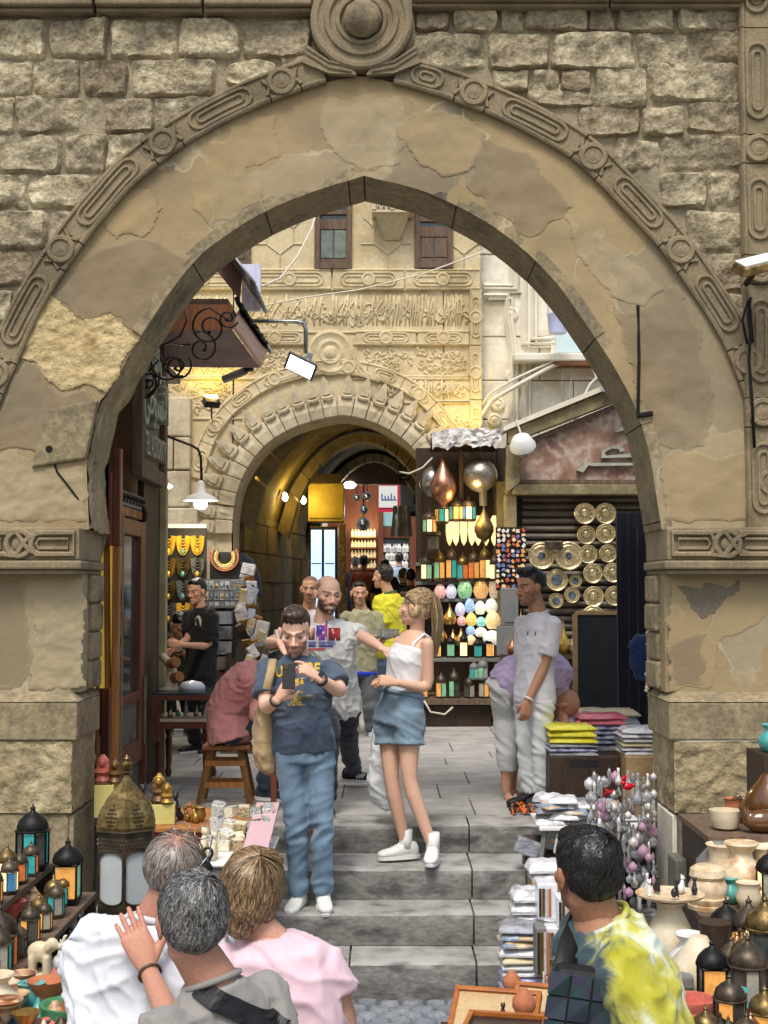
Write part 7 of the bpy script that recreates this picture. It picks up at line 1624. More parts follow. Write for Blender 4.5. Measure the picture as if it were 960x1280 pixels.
lathe_thing('bowl','stack of blue and green glazed dishes at the shelf front corner','bowls',(PX(36,4.72),4.72,zz),[(.06,0),(.1,.03),(.105,.045),(.095,.045),(.05,.02)],m_bluegl,'stone wares on the low left shelf')
lathe_thing('bowl','green banded glass dish touching the white shirt sleeve','bowl',(PX(98,4.8),4.8,zz),[(.07,0),(.11,.03),(.115,.07),(.10,.07),(.06,.03)],m_greenst,'stone wares on the low left shelf')
lathe_thing('bowl','pink onyx dish at the bottom of the left shelf','bowl',(PX(75,4.62),4.62,zz),[(.07,0),(.10,.03),(.105,.05),(.095,.05),(.06,.02)],m_pink,'stone wares on the low left shelf')
th=thing('obelisk','leaning green stone wedge on the low left shelf','ornament',(PX(88,4.95),4.95,zz));mb=MB();mb.box((PX(90,4.95),4.95,zz+.07),(.05,.05,.19),(0,R(28),.3),0,.55);mb.build('body',m_greenst,th,bevel=.004)
th=thing('pyramid','small pink and cream stone pyramid behind the onyx goblet','ornament',(PX(74,5.05),5.05,zz));mb=MB();mb.box((PX(74,5.05),5.05,zz+.06),(.11,.11,.12),(0,0,.5),0,.04);mb.build('body',m_pink,th)
e=V((PX(58,5.2),5.2,zz));th=thing('elephant_figurine','cream stone elephant with raised trunk standing on a block','figurine',e);mb=MB();mb.box(e+V((.01,0,.03)),(.13,.08,.06));mb.build('plinth',m_ivory,th,bevel=.01);mb=MB()
mb.ell(e+V((-.01,0,.17)),(.065,.042,.055),14,10);mb.ell(e+V((.055,0,.205)),(.035,.03,.038),12,8);mb.tube([e+V(q)for q in((.075,0,.20),(.10,0,.185),(.115,0,.21),(.118,0,.245),(.135,0,.255))],[.018,.014,.012,.011,.009],8)
for sx in(-.045,.03):
 for sy in(-.022,.022):mb.tube([e+V((sx,sy,.15)),e+V((sx,sy,.06))],[.022,.018],8)
for sg in(-1,1):mb.ell(e+V((.04,sg*.036,.205)),(.02,.006,.03),8,6)
mb.v=[tuple(e+(V(q)-e-V((0,0,.06)))*.72+V((0,0,.06)))for q in mb.v];sm=remesh(mb,.006,2);finish(sm,'elephant',m_ivory,th)
def cat(label,p,h,m,group,rz=0.0,name='cat_figurine',eyes=None):
 th=thing(name,label,'figurine',p,group);p=V(p);mb=MB();f=fdir(math.degrees(rz));mb.ell(p+V((0,0,h*.24))-f*h*.05,(h*.17,h*.19,h*.25),12,8);mb.ell(p+V((0,0,h*.48))+f*h*.06,(h*.12,h*.12,h*.2),10,8);mb.ell(p+V((0,0,h*.77))+f*h*.1,(h*.125,h*.13,h*.12),12,8)
 s=ldir(math.degrees(rz))
 for sg in(-1,1):mb.tube([p+s*sg*h*.075+V((0,0,h*.84))+f*h*.08,p+s*sg*h*.10+V((0,0,h*1.0))+f*h*.07],[h*.05,h*.008],6);mb.tube([p+s*sg*h*.06+V((0,0,h*.4))+f*h*.14,p+s*sg*h*.06+f*h*.17+V((0,0,h*.02))],[h*.05,h*.045],6)
 mb.ell(p+V((0,0,h*.73))+f*h*.2,(h*.05,h*.06,h*.045),8,6);sm=remesh(mb,h*.03,1);finish(sm,'cat',m,th);return th
for i,(x,y_,d,m)in enumerate(((86,0,5.95,m_jet),(98,0,5.85,m_jet),(106,0,6.2,m_jet),(92,0,5.62,m_jet),(112,0,5.7,m_jet),(101,0,6.35,m_white),(80,0,5.7,m_white))):
 z=.02;cat('%s cat figurine in the cluster below the lower left plank'%('seated black','second black','rearmost black','lowest black','rightmost black','uppermost white','lowest white')[i],(PX(x,d),d,z),.15,m,'cat figurines under the left rack',R(20*i-40))
mb=MB();mb.b2(-1.5,-1.02,5.52,6.5,-.9,.018);tag(mb.build('crate',m_wooddk,None,bevel=.01),'dark crate under the black cat figurines beside the left rack','crate')
bl=thing('floor_lantern','large brass and frosted glass floor lantern with pierced dome before the left pier','lantern',(PX(161,7.0),7.0,PZ(1146,7.0)));c=V(bl.location);n=6;R0=.150;zs=lambda y_:PZ(y_,7.0)-c.z
A=[math.pi/6+2*math.pi*i/n+.12 for i in range(n)];pt=lambda a,r_,z:c+V((r_*math.cos(a),r_*math.sin(a),z));z1,z2,z3,z4=zs(1128),zs(1058),zs(1037),zs(968)
z2=zs(1056);mb=MB();mb.lathe([(R0*.9,0),(R0*1.02,.01),(R0*1.02,z1)],6,c,None,0,1,1,A[0]);mb.build('base_band',m_darkmetal,bl);mb=MB();mb.lathe([(R0*1.0,z2),(R0*1.04,z2+.003),(R0*1.02,z3),(R0*1.12,z3+.006),(R0*1.1,z3+.014)],6,c,None,0,1,1,A[0]);mb.build('collar_band',m_darkmetal,bl)
mb=MB();dm=[(1.08,0),(1.1,.06),(1.02,.28),(.78,.52),(.46,.72),(.22,.86),(.13,.95),(.10,1.0)];mb.lathe([(R0*a,z3+.014+(z4-z3-.014)*b_)for a,b_ in dm],6,c,None,0,1,1,A[0]);mb.build('dome',m_brassold,bl)
mb=MB();mb.lathe([(.02,z4),(.028,z4+.012),(.014,z4+.02),(.03,z4+.04),(.03,z4+.055),(.012,z4+.07),(.018,z4+.08),(.004,z4+.10)],12,c);mb.build('finial',m_brassold,bl,40)
for i in range(n):
 a0,a1=A[i],A[(i+1)%n];p0,p1=pt(a0,R0,0),pt(a1,R0,0);u=(p1-p0);m_=(p0+p1)/2;nn=V((m_.x-c.x,m_.y-c.y,0)).normalized()
 if nn.y>.6:continue
 L_=u.length;mb=MB();hw=L_*.455;zc0,zc1=z1+.012,z2-.012;outl=[]
 for k in range(11):a=math.pi*k/10;outl.append((hw*math.cos(a),zc1-hw*.55+hw*.55*math.sin(a)))
 for k in range(11):a=math.pi+math.pi*k/10;outl.append((hw*math.cos(a),zc0+hw*.55+hw*.55*math.sin(a)))
 uu=u.normalized();mb.prism(outl,lambda x,z,w2:m_+uu*x+V((0,0,z))+nn*(w2-.012),.006);mb.build('frosted_pane',PANE['frost'],bl)
 mb=MB();rect=[]
 for x,z in outl:s_=max(abs(x)/hw,1e-3);rect.append((math.copysign(L_*.5,x)if abs(x)>.0 else x,z1 if z<(zc0+zc1)/2-.1 else(z2 if z>(zc0+zc1)/2+.1 else z)))
 vs=[m_+uu*x+V((0,0,z))+nn*.001 for x,z in outl]+[m_+uu*x+V((0,0,z))+nn*.001 for x,z in rect];k_=len(outl)
 mb.add(vs,[(j,(j+1)%k_,k_+(j+1)%k_,k_+j)for j in range(k_)]);mb.tube([m_+uu*x*1.02+V((0,0,z))+nn*.004 for x,z in outl],.004,4,closed=True);mb.build('pane_frame',m_darkmetal,bl)
 mb=MB();rr=random.Random(i)
 for row in range(7):
  t=.10+row*.072;rr0=float(np.interp(t,[b_ for a,b_ in dm],[a for a,b_ in dm]))*R0*math.cos(math.pi/6);zz0=z3+.014+(z4-z3-.014)*t
  wdt=.55*math.sin(min(1,(row+1.6)/7.5)*math.pi)*L_*(rr0/R0);kx=int(wdt/.014)
  for q in range(kx):x=(q-(kx-1)/2)*.0145;mb.lathe([(.0048,0),(.0048,.003)],6,V((c.x,c.y,c.z+zz0))+nn*(rr0+.001)+uu*x,(math.pi/2,0,math.atan2(nn.y,nn.x)+math.pi/2))
 for band_z,hgt in((z2+.008,z3-z2-.012),(.02,z1-.03)):
  for r_ in range(3):
   for q in range(9):mb.lathe([(.0038,0),(.0038,.003)],5,m_+uu*((q-4)*.0165+(r_%2)*.008)+V((0,0,band_z+hgt*(r_+.5)/3))+nn*(.006),(math.pi/2,0,math.atan2(nn.y,nn.x)+math.pi/2))
 o=mb.build('piercing',m_jet,bl);o['kind']='stuff'
mb=MB();mb.b2(c.x-.3,c.x+.12,6.85,7.25,street_z(7),c.z-.003);tag(mb.build('pedestal_block',m_dark,None,bevel=.02),'rough grey block under the large frosted floor lantern','block')
rt_=thing('red_table','low red painted table of souvenirs beside the large floor lantern','table',(-1.15,8.5,ZST));zt_=PZ(1031,8.3)
mb=MB();mb.b2(-1.62,-.82,8.2,8.95,zt_-.03,zt_);mb.build('table_top',m_woodp,rt_,bevel=.006);mb=MB();mb.b2(-1.60,-.84,8.215,8.25,zt_-.2,zt_-.032);mb.build('apron',mat('red_lacquer',[S(120,36,32),S(140,50,40)],4,.4,fine=.15),rt_)
for x in(-1.58,-.87):
 for y in(8.25,8.9):mb=MB();mb.b2(x-.025,x+.025,y-.025,y+.025,ZST,zt_-.031);mb.build('leg',m_woodr,rt_)
m_yb=mat('yellow_box',[S(196,186,110),S(208,198,124)],4,.6,fine=.08)
for i,(x,y_,d,s)in enumerate(((206,1028,8.35,(.15,.12,.12)),(134,1002,8.6,(.12,.12,.2)))):p=V((PX(x,d),d,0));box_thing('gift_box','%s yellow gift box on the red table'%('nearer','taller farther')[i],'box',(p.x,d,zt_+s[2]/2+.001),s,m_yb,'yellow boxes on the red table',(0,0,.1),.004,m_brassold)
def pharaoh(label,p,h,m,m2=None,rz=0.0):
 th=thing('bust_figurine',label,'figurine',p,'gilt figures on the red table');p=V(p);mb=MB();mb.lathe([(h*.3,0),(h*.32,.05*h),(h*.28,.1*h),(h*.2,.22*h),(h*.34,.36*h),(h*.3,.46*h),(h*.14,.52*h)],14,p,None,0,1,.7);mb.build('bust',m2 or m,th,40)
 mb=MB();mb.ell(p+V((0,0,h*.7)),(h*.15,h*.17,h*.19),12,8);mb.ell(p+V((0,h*.05,h*.72)),(h*.24,h*.12,h*.22),12,8);mb.lathe([(h*.24,.45*h),(h*.25,.6*h),(h*.16,.85*h),(h*.1,.95*h),(.01,h)],12,p+V((0,h*.06,0)),None,0,1,.5);mb.ell(p+V((0,-h*.17,h*.66)),(h*.03,h*.04,h*.05),6,5);sm=mb.build('head_dress',m,th,50);return th
m_bronze=mat('bronze_paint',[S(120,90,56),S(80,60,40)],12,.35,metal=.5,fine=.2)
pharaoh('striped gilt head figurine on the nearer yellow box',(PX(201,8.35),8.35,zt_+.13),.17,m_gold,m_bronze);pharaoh('plain gold bust figurine at the right of the nearer yellow box',(PX(212,8.33),8.30,zt_+.13),.12,m_gold)
pharaoh('small bronze bust behind the floor lantern top',(PX(146,8.6),8.6,zt_+.21),.15,m_bronze);pharaoh('slender red figurine at the left end of the red table',(PX(131,8.7),8.7,zt_+.2),.17,m_pink,m_pink)
for i,(x,d,h,m)in enumerate(((180,8.75,.2,m_jet),(222,8.6,.17,m_jet),(170,8.8,.17,m_gold),(228,8.45,.10,m_jet),(236,8.4,.11,m_gold),(241,8.45,.12,m_terra),(246,8.35,.13,m_gold))):
 lb='%s on the red table'%('tall black cat figurine behind the gilt busts','black falcon-like cat figurine right of the busts','gilt cat figurine behind the floor lantern','small black cat figurine by the brass jar','small gilt cat figurine by the brass jar','small terracotta cat figurine by the brass jar','largest gilt cat figurine at the table right end')[i];cat(lb,(PX(x,d),d,zt_+(.0 if i>2 else.001)),h,m,'cats on the red table',R(30-25*i))
vase('little brass jar at the right end of the red table',(PX(250,8.35),8.4,zt_),.09,m_gold,1,'gilt figures on the red table','jar')
ct=thing('display_table','cloth covered table heaped with inlaid boxes and white cats beside the steps','table',(-.85,8.2,ZST));zt2=PZ(1068,7.75)
mb=MB();mb.b2(-1.02,-.66,7.5,8.3,ZST,zt2-.02);mb.build('table_body',m_grey,ct);mb=MB();mb.b2(-1.05,-.63,7.48,8.32,zt2-.02,zt2);mb.build('cloth',m_white,ct,bevel=.008)
bp2=thing('slanted_board','slanting pink edged board holding trinket boxes on the cloth table','board',(-.75,8.0,zt2));mb=MB();mb.add([(-.78,7.6,zt2+.03),(-.64,7.6,zt2+.03),(-.64,8.45,zt2+.16),(-.78,8.45,zt2+.16),(-.78,7.6,zt2+.05),(-.64,7.6,zt2+.05),(-.64,8.45,zt2+.18),(-.78,8.45,zt2+.18)],[(0,3,2,1),(4,5,6,7),(0,1,5,4),(1,2,6,5),(2,3,7,6),(3,0,4,7)]);mb.build('board',mat('pink_board',[S(206,170,176)],5,.6,fine=.1),bp2)
rr=random.Random(17);m_inl=[mat('inlay_'+n_,c_,60,.3,fine=.35,fscale=160,coord='obj')for n_,c_ in(('pearl',[S(180,186,190),S(226,220,206),S(120,134,150)]),('blue',[S(70,86,120),S(190,190,180),S(90,100,110)]),('brown',[S(120,90,60),S(200,180,140),S(70,52,40)]),('cream',[S(214,200,170),S(232,222,200)]))]
INL=('pearl','blue','brown','cream');SHP=('cube','hexagonal','long','flat')
k=0
for row in range(4):
 for q in range(5):
  x=-.985+q*.075+rr.uniform(-.008,.008);y=7.85+row*.14;s=(rr.uniform(.055,.075),rr.uniform(.06,.09),rr.uniform(.045,.09));z=zt2+(.0 if row<2 else.06*(row-1))+s[2]/2+.002
  box_thing('inlaid_box','%s box, %s from the left in the %s row of the inlaid heap'%(('pearl inlaid','blue inlaid','brown inlaid','cream')[(k*3+row)%4],ORD[q],('front','second','third','rear')[row]),'box',(x,y,z),s,m_inl[(k*3+row)%4],'inlaid boxes by the steps',(rr.uniform(-.3,.3)if row else 0,rr.uniform(-.35,.35)if row else 0,rr.uniform(-.6,.6)),.003,m_inl[(k*3+row+1)%4]);k+=1
for i,(x,y_,d)in enumerate(((256,1066,7.62),(268,1068,7.58))):cat('%s white seated cat figurine on the cloth table'%('left','right')[i],(PX(x,d),d,zt2+.001),.19-.02*i,m_ivory,'white cats on the cloth table',R(150))
lantern('narrow blue tiled lantern rising behind the woman in pink',(PX(284,7.0),7.0,PZ(1215,7.0)),.32,['teal','blue'],'square',m_darkmetal,'lanterns near the steps',.06);box_thing('wooden_crate','pale wooden crate glimpsed between the backs of the foreground tourists','crate',(PX(296,6.7),6.7,-.55),(.2,.3,.5),m_woodp)
th=thing('hookah_stem','dark turned stem with a ring top behind the woman in pink','ornament',(PX(263,6.6),6.6,-.5));mb=MB();b0=V((PX(262,6.6),6.6,PZ(1110,6.6)));mb.lathe([(.012,-.6),(.012,.0),(.03,.03),(.012,.06),(.032,.09),(.012,.12),(.02,.14)],12,b0);mb.tube([b0+V((.022*math.cos(a),0,.165+.025*math.sin(a)))for a in np.linspace(0,6.283,12,endpoint=False)],.007,6,closed=True);mb.build('stem',m_jet,th,True)
YL=16.2;stall=thing('lantern_stall','tiered dark stall of lit lanterns and mosaic lamps right of the far arch','stall',(1.0,YL,0))
def bx2(nm,par,m,px0,px1,y0,y1,Y,dep,bevel=0.0,zmin=None):
 a,b_=P(px0,y1,Y),P(px1,y0,Y);mb=MB();mb.b2(a.x,b_.x,Y,Y+dep,a.z if zmin is None else zmin,b_.z);return mb.build(nm,m,par,bevel=bevel)
bx2('base',stall,m_wooddk,510,614,882,905,YL-.3,1.0,zmin=0);bx2('counter',stall,m_woodg,505,618,874,881,YL-.4,1.1)
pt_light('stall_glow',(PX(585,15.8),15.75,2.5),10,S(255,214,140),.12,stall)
bx2('back_board',stall,m_wooddk,520,632,560,880,YL+.62,.05)
for y_,dy in((823,-.25),(748,.12),(703,.3),(727,.2)):bx2('shelf',stall,m_grey,520,625,y_,y_+4,YL+dy,.35)
for x in(521,622):bx2('post',stall,m_wooddk,x,x+5,560,880,YL+.35,.06)
bx2('post',stall,m_woodg,574,579,560,640,YL+.2,.06)
stall_c=('amber','green','teal','cream','orange')
def row(y_,xs,dy,h,kind,nm,cyc,mm=None,r=None):
 for i,x in enumerate(xs):
  d=YL+dy;p=(PX(x,d),d,PZ(y_,d));lantern('%s lantern from the left %s of the lantern stall'%(ORD[i],nm),p,h*(1+.12*((i*7)%3-1)),[cyc[(i+j)%len(cyc)]for j in range(3)],kind,mm or(m_darkmetal,m_brassold)[i%2],'lanterns of the lantern stall',r)
row(727,(533,549,564,578,592,606,618),.1,.40,'hex','in the top row',['cream','green','amber','teal','orange','amber'],None,.075)
row(823,(546,563,579,597,612),-.1,.29,'square','in the row above the counter shelf',['cream','teal','amber','green'],m_iron,.065)
row(874,(528,551,567,586,604),-.25,.33,'hex','on the counter',['clear','amber','green','dark'],m_darkmetal,.07);row(850,(592,603),-.28,.26,'hex','hung above the counter right end',['teal','green','frost'],m_grey)
for i,(x,y_)in enumerate(((537,668),(552,655),(570,652),(586,652))):lantern('%s small coloured lantern hanging under the big globes'%ORD[i],(PX(x,YL-.1),YL-.1,PZ(y_,YL-.1)),.30,[['amber','green','cream'],['cream','amber','teal'],['amber','teal','amber'],['teal','blue','cream']][i],'oct',m_darkmetal,'hanging lanterns of the stall',.09)
lantern('dark square lantern with one yellow pane at the stall left end',(PX(541,YL),YL,PZ(690,YL)),.32,['dark','amber'],'square',m_darkmetal,'hanging lanterns of the stall',.10)
for i,x in enumerate((562,570,580,590,598,608,618)):
 p=V((PX(x,YL+.2),YL+.2,PZ(682,YL+.2)));th=thing('pendant_lamp','%s long cream glowing pointed shade from the left above the top row'%ORD[i],'lamp',p,'cream pendant shades');mb=MB();mb.lathe([(.004,0),(.03,.05),(.045,.16),(.04,.32),(.02,.36)],6,p);mb.build('shade',PANE['cream'],th);mb=MB();mb.tube([p+V((.045,0,.1)),p+V((.03,0,.36))],.006,4);mb.tube([p+V((0,0,.36)),p+V((0,0,.55))],.006,4);mb.build('cage',m_iron,th)
def mosaic(nm,c):return mat('mosaic_'+nm,[tuple(x*.7 for x in c),tuple(min(1,x*1.3)for x in c),(.6,.58,.5)],55,.3,fine=.2,emis='col',estr=.35,coord='obj')
MOS=dict(pink=mosaic('pink',S(206,140,136)),lilac=mosaic('lilac',S(180,180,206)),green=mosaic('green',S(110,170,120)),orange=mosaic('orange',S(212,150,70)),rainbow=mosaic('rainbow',S(180,160,130)),white=mosaic('white',S(226,222,208)),blue=mosaic('blue',S(120,160,210)),peach=mosaic('peach',S(236,190,130)),teal=mosaic('teal',S(110,190,190)),yellow=mosaic('yellow',S(236,190,60)))
EGG=[(.55,0),(.8,.12),(1,.38),(.94,.6),(.66,.85),(.3,.97),(.02,1)]
def egg(lab,x,y_,w_,h_,m,d,nm='mosaic_lamp',prof=EGG):
 p=V((PX(x,d),d,PZ(y_,d)));s=d/F_PX;return lathe_thing(nm,lab,'lamp',p,[(a*w_*s/2,b_*h_*s)for a,b_ in prof],m,'mosaic lamps of the stall',16)
for i,(x,w_,h_,m)in enumerate(((550,15,18,'pink'),(564,14,18,'lilac'),(581,19,24,'green'),(601,19,23,'orange'),(618,15,28,'rainbow'))):egg('%s egg shaped mosaic lamp in the upper lamp row'%m,x,748,w_,h_,MOS[m],YL+.12)
for i,(x,y_,w_,h_,m)in enumerate(((575,770,13,17,'lilac'),(587,766,13,18,'blue'),(600,768,14,17,'white'),(614,766,16,18,'white'),(577,782,12,12,'pink'),(589,782,14,16,'yellow'),(601,783,13,12,'teal'),(616,786,20,22,'peach'),(588,794,12,12,'blue'),(601,796,16,12,'white'),(615,806,24,18,'white'),(588,806,14,12,'peach'))):
 egg('%s frosted lamp %s in the stepped lamp display'%(m,('at the back left','at the back second','at the back third','at the back right','in the middle left','in the middle second','in the middle third','in the middle right','second from the front','low centre','low right','at the front left')[i]),x,y_,w_,h_,MOS[m],YL+.06-.012*i)
m_brl=mat('lit_brass',[S(220,180,100),S(190,146,76)],40,.25,metal=.85,fine=.3)
DROP=[(.3,0),(.75,.06),(1,.26),(.8,.45),(.4,.62),(.16,.8),(.03,1)]
for i,(x,y_,w_,h_)in enumerate(((547,785,16,36),(562,782,18,28),(552,803,16,24),(566,806,14,20),(576,808,18,24))):egg('brass teardrop lamp, %s of the cluster beside the mosaic lamps'%('tallest','second tallest','lower left','lower middle','lower right')[i],x,y_,w_,h_,m_brl,YL+.02-.02*i,'brass_lamp',DROP)
def globe(lab,x,y_,w_,h_,m,d,prof=None):
 s=d/F_PX;c=P(x,y_,d);th=thing('hanging_globe',lab,'lamp',c,'big metal lamps over the stall');mb=MB();prof=prof or[(.05,-1.02),(.2,-1),(.5,-.86),(.8,-.6),(.97,-.25),(1,0),(.97,.25),(.8,.6),(.5,.86),(.2,.98),(.07,1.05)]
 mb.lathe([(a*w_*s/2,b_*h_*s/2)for a,b_ in prof],24,c);mb.build('globe',m,th,True);mb=MB();mb.tube([c+V((0,0,h_*s/2)),V((c.x,c.y,PZ(548,d)))],.008,5);mb.build('chain',m_darkmetal,th)
m_pierced=mat('pierced_silver',[S(70,66,58),S(176,172,160),S(140,134,118)],70,.32,.004,90,metal=.8,fine=.4,fscale=120)
globe('large round pierced silver globe hanging at the stall right',600,594,44,42,m_pierced,YL-.2);globe('dark silver globe hanging at the stall left edge',541,603,34,40,m_silver,YL+.1)
TD=[(.12,-1.15),(.3,-1),(.7,-.86),(.98,-.45),(.98,-.2),(.8,.1),(.45,.45),(.2,.75),(.06,1.05)]
globe('copper teardrop lamp hanging beside the silver globe',554,600,33,58,m_copper,YL-.3,TD);globe('brass teardrop lamp hanging below the pierced globe',605,655,25,40,m_brassold,YL-.3,TD)
th=thing('chimney_pipe','stub of grey metal pipe below the pierced globe','pipe',P(604,625,YL));mb=MB();mb.lathe([(.05,0),(.05,.22)],10,P(604,632,YL));mb.build('pipe',m_grey,th,40)
cn=thing('stall_canopy','crumpled paper and plastic canopy over the lantern stall','canopy',P(582,560,YL));a,b_=P(540,556,YL-.4),P(626,540,YL-.4);mb=MB()
def crum(u,v,o_=0):n_=mnoise.noise((u*7,v*5,o_));n2=mnoise.noise((u*19,v*13,3+o_));return(a.x+(b_.x-a.x)*u+.03*n2,YL-.45+max(0,v-.3)*1.35+.05*mnoise.noise((u*9,v*7,5)),PZ(557,YL)+.10-.15*max(0,.3-v)/.3+.05*n_+.04*n2+o_*.05-.12*(u-.6)**2+.0*v)
mb.grid(30,14,crum);mb.grid(30,14,lambda u,v:crum(u,v,1));mb.build('sheet',mat('crumpled_paper',[S(206,204,200),S(226,224,220),S(150,140,150)],9,.8,fine=.2,fscale=16),cn);mb=MB();mb.b2(a.x,b_.x,YL-.4,YL+.5,PZ(560,YL),PZ(560,YL)+.03);mb.build('board',m_wooddk,cn)
cable('hanging_wire','tangle of pale wires looping left from the stall canopy',[(541,572,YL),(528,585,YL),(512,592,YL),(500,590,YL+.3)],.012);cable('hanging_wire','loose cord looped under the counter of the lantern stall',[(530,876,YL-.42),(538,890,YL-.42),(556,893,YL-.42),(566,884,YL-.42)],.012)
mg=thing('magnet_board','black board crowded with small coloured souvenir magnets beside the brass trays','board',P(638,735,15.75));bx2('board',mg,m_black,620,657,659,738,15.75,.03);rr=random.Random(6);MC=[mat('magnet_'+n_,[c_],4,.5,fine=.2)for n_,c_ in(('orange',S(226,160,96)),('cream',S(236,210,170)),('blue',S(110,120,170)),('red',S(190,90,70)),('white',S(226,222,216)))]
for i in range(6):
 for j in range(12):p=P(623+i*6.2,663+j*6.3,15.73);mb=MB();mb.box((p.x+rr.uniform(-.012,.012),p.y,p.z+rr.uniform(-.012,.012)),(rr.uniform(.03,.05),.015,rr.uniform(.025,.05)),(0,rr.uniform(-.8,.8),0),0,.8);mb.build('magnet',rr.choice(MC),mg)
def plate(lab,x,y_,r,m,d=15.9,mir=None):
 s=d/F_PX;c=P(x,y_,d);th=thing('brass_plate',lab,'plate',c,'plates hung on the shutter');mb=MB();R_=r*s;mb.lathe([(R_,0),(R_,.01),(R_*.93,.018),(R_*.78,.006),(R_*.72,.012),(R_*.4,.006),(R_*.3,.012),(0,.012)],28,c,(math.pi/2,0,0));mb.build('dish',m,th,25)
 mb=MB();n=9
 if mir is None:
  for k in range(n):a=6.283*k/n;mb.tube([c+V((R_*q_*math.cos(a+o_),-.016,R_*q_*math.sin(a+o_)))for q_,o_ in((.3,0),(.5,.22),(.68,0),(.5,-.22))],R_*.025,4,closed=True)
  mb.build('engraving',m_brassold,th)
 else:mb.lathe([(R_*mir,0),(R_*mir,.004)],20,c+V((0,-.010,0)),(math.pi/2,0,0));mb.build('mirror',mat('mirror_inlay',[S(150,170,190),S(70,80,96)],18,.1,metal=.6,fine=.3),th)
m_plt=mat('plate_brass',[S(206,190,144),S(166,146,100),S(224,214,180)],30,.34,metal=.5,fine=.35,fscale=70,rnd=.15)
for i,(x,y_,r)in enumerate(((731,642,13.5),(757,642,13.5),(733,669,12),(757,667,12.5),(735,693,12),(760,692,11.5),(741,717,12.5),(766,716,12.5),(742,746,13),(768,745,12.5),(741,772,15))):
 plate('engraved brass plate, %s column, %s from the top, on the shutter'%(('left','right')[i%2],ORD[i//2]),x,y_,r,m_plt)
plate('large brass tray at the left of the pair hung on the shutter',677,695,17,m_plt,15.8,.28);plate('large brass tray at the right of the pair hung on the shutter',711,695,18,m_plt,15.78,.25)
for lb,x,y_,r in(('largest mirrored brass dish left of the plates',696,725,14),('small mirrored dish upper right of the group',719,726,8.5),('small mirrored dish lower right of the group',715,744,10),('small mirrored dish lowest left of the group',695,751,9.5)):plate(lb,x,y_,r,m_plt,15.85,.5)
th=thing('door_plate','small dark latch plate between the two large brass trays','plate',P(692,681,15.7));bx2('plate',th,m_darkmetal,681,704,676,687,15.7,.04,.01)
for i,(x,y0,y1,w_)in enumerate(((637,735,782,22),(634,782,820,26))):
 d=15.6;th=thing('arched_mirror','%s dark framed arched mirror beside the lamp display'%('upper','lower')[i],'mirror',P(x,y1,d));bx2('frame',th,m_grey,x-w_/2,x+w_/2,y0,y1,d,.04,.01);s=d/F_PX;c=P(x,(y0+y1)/2+4,d-.004);mb=MB();ow=w_*.30*s;oh=(y1-y0)*.32*s
 mb.prism([(ow*math.cos(a),oh*.3+ow*1.15*math.sin(a))for a in np.linspace(0,math.pi,10)]+[(-ow,-oh),(ow,-oh)],lambda u,v,w2:(c.x+u,c.y-w2,c.z+v),.006);mb.build('mirror',mat('mirror',[S(200,204,208)],4,.12,metal=.7,fine=.05),th)
td=thing('teapot_shelf','dark shelf of brass and silver teapots behind the young man in white','shelf',P(690,835,15.3));bx2('board',td,m_wooddk,630,740,819,824,15.2,.5);bx2('grate',td,m_black,630,740,826,905,15.3,.4,zmin=0)
for i,(x,w_,h_,m)in enumerate(((651,18,58,m_brass),(640,13,26,m_copper),(704,16,44,m_brass),(716,15,30,m_silver),(728,13,24,m_brass))):egg('%s on the teapot shelf'%('tall pale brass ewer at the left','squat copper pot at the far left','brass ewer right of the young man','silver teapot by the dark board','small brass pot hidden at the right'),x,819,w_,h_,m,15.35,'metal_pot',DROP)if 0 else egg(('tall pale brass ewer at the left','squat copper pot at the far left','brass ewer right of the young man','silver teapot by the dark board','small brass pot at the right')[i]+' of the teapot shelf',x,819,w_,h_,m,15.35,'metal_pot',DROP)
th=thing('display_board','black fabric display board with a torn cardboard edge standing on the pavement','board',P(755,905,11.4));bx2('panel',th,mat('black_felt',[S(34,38,42),S(46,50,54)],3,.9,fine=.1),722,791,768,905,11.4,.06,.006,zmin=.55);bx2('cardboard_edge',th,mat('cardboard',[S(150,122,86),S(170,142,104)],7,.9,fine=.2),718,722,768,905,11.38,.08,0,zmin=.5);bx2('top_edge',th,MATS['cardboard'],720,790,764,768.5,11.39,.07)
for x in(726,786):bx2('leg',th,m_wooddk,x,x+4,880,905,11.42,.04,zmin=0)
th=thing('navy_curtain','tall navy blue cloth screen behind the right pier','curtain',P(795,870,10.9));a,b_=P(772,870,10.9),P(824,641,10.9);mb=MB();mb.grid(20,8,lambda u,v:(a.x+(b_.x-a.x)*u,10.9+.012*math.sin(u*30)+.01*mnoise.noise((u*5,v*3,1)),.02+(b_.z-.02)*v));o=mb.build('cloth',clothmat('navy_cloth',[S(12,15,34),S(16,20,42)],4,.9,.1),th,True);o.modifiers.new('t','SOLIDIFY').thickness=.03
th=thing('blue_jacket','crumpled blue garment hanging against the navy screen','garment',P(803,850,10.6));mb=MB();loft(mb,[(P(803,y_,10.65),V((1,0,0)),V((0,1,0)),w_,.05)for y_,w_ in((850,.05),(830,.09),(805,.10),(795,.05))],14);sm=remesh(mb,.012,1);wrinkle(sm,.02,'shirt',3);finish(sm,'cloth',clothmat('blue_cotton',[S(36,60,104)],4,.9,.1),th)
th=thing('shell_garland','string of pale shells hanging on the inner edge of the right pier','garland',P(811,870,9.0));rr=random.Random(3)
for k in range(26):p=P(811+rr.uniform(-3,3),785+k*3.4,8.95);mb=MB();mb.ell(p,(.018,.014,.012),6,4,(rr.random(),rr.random(),rr.random()));mb.build('shell',m_ivory,th)
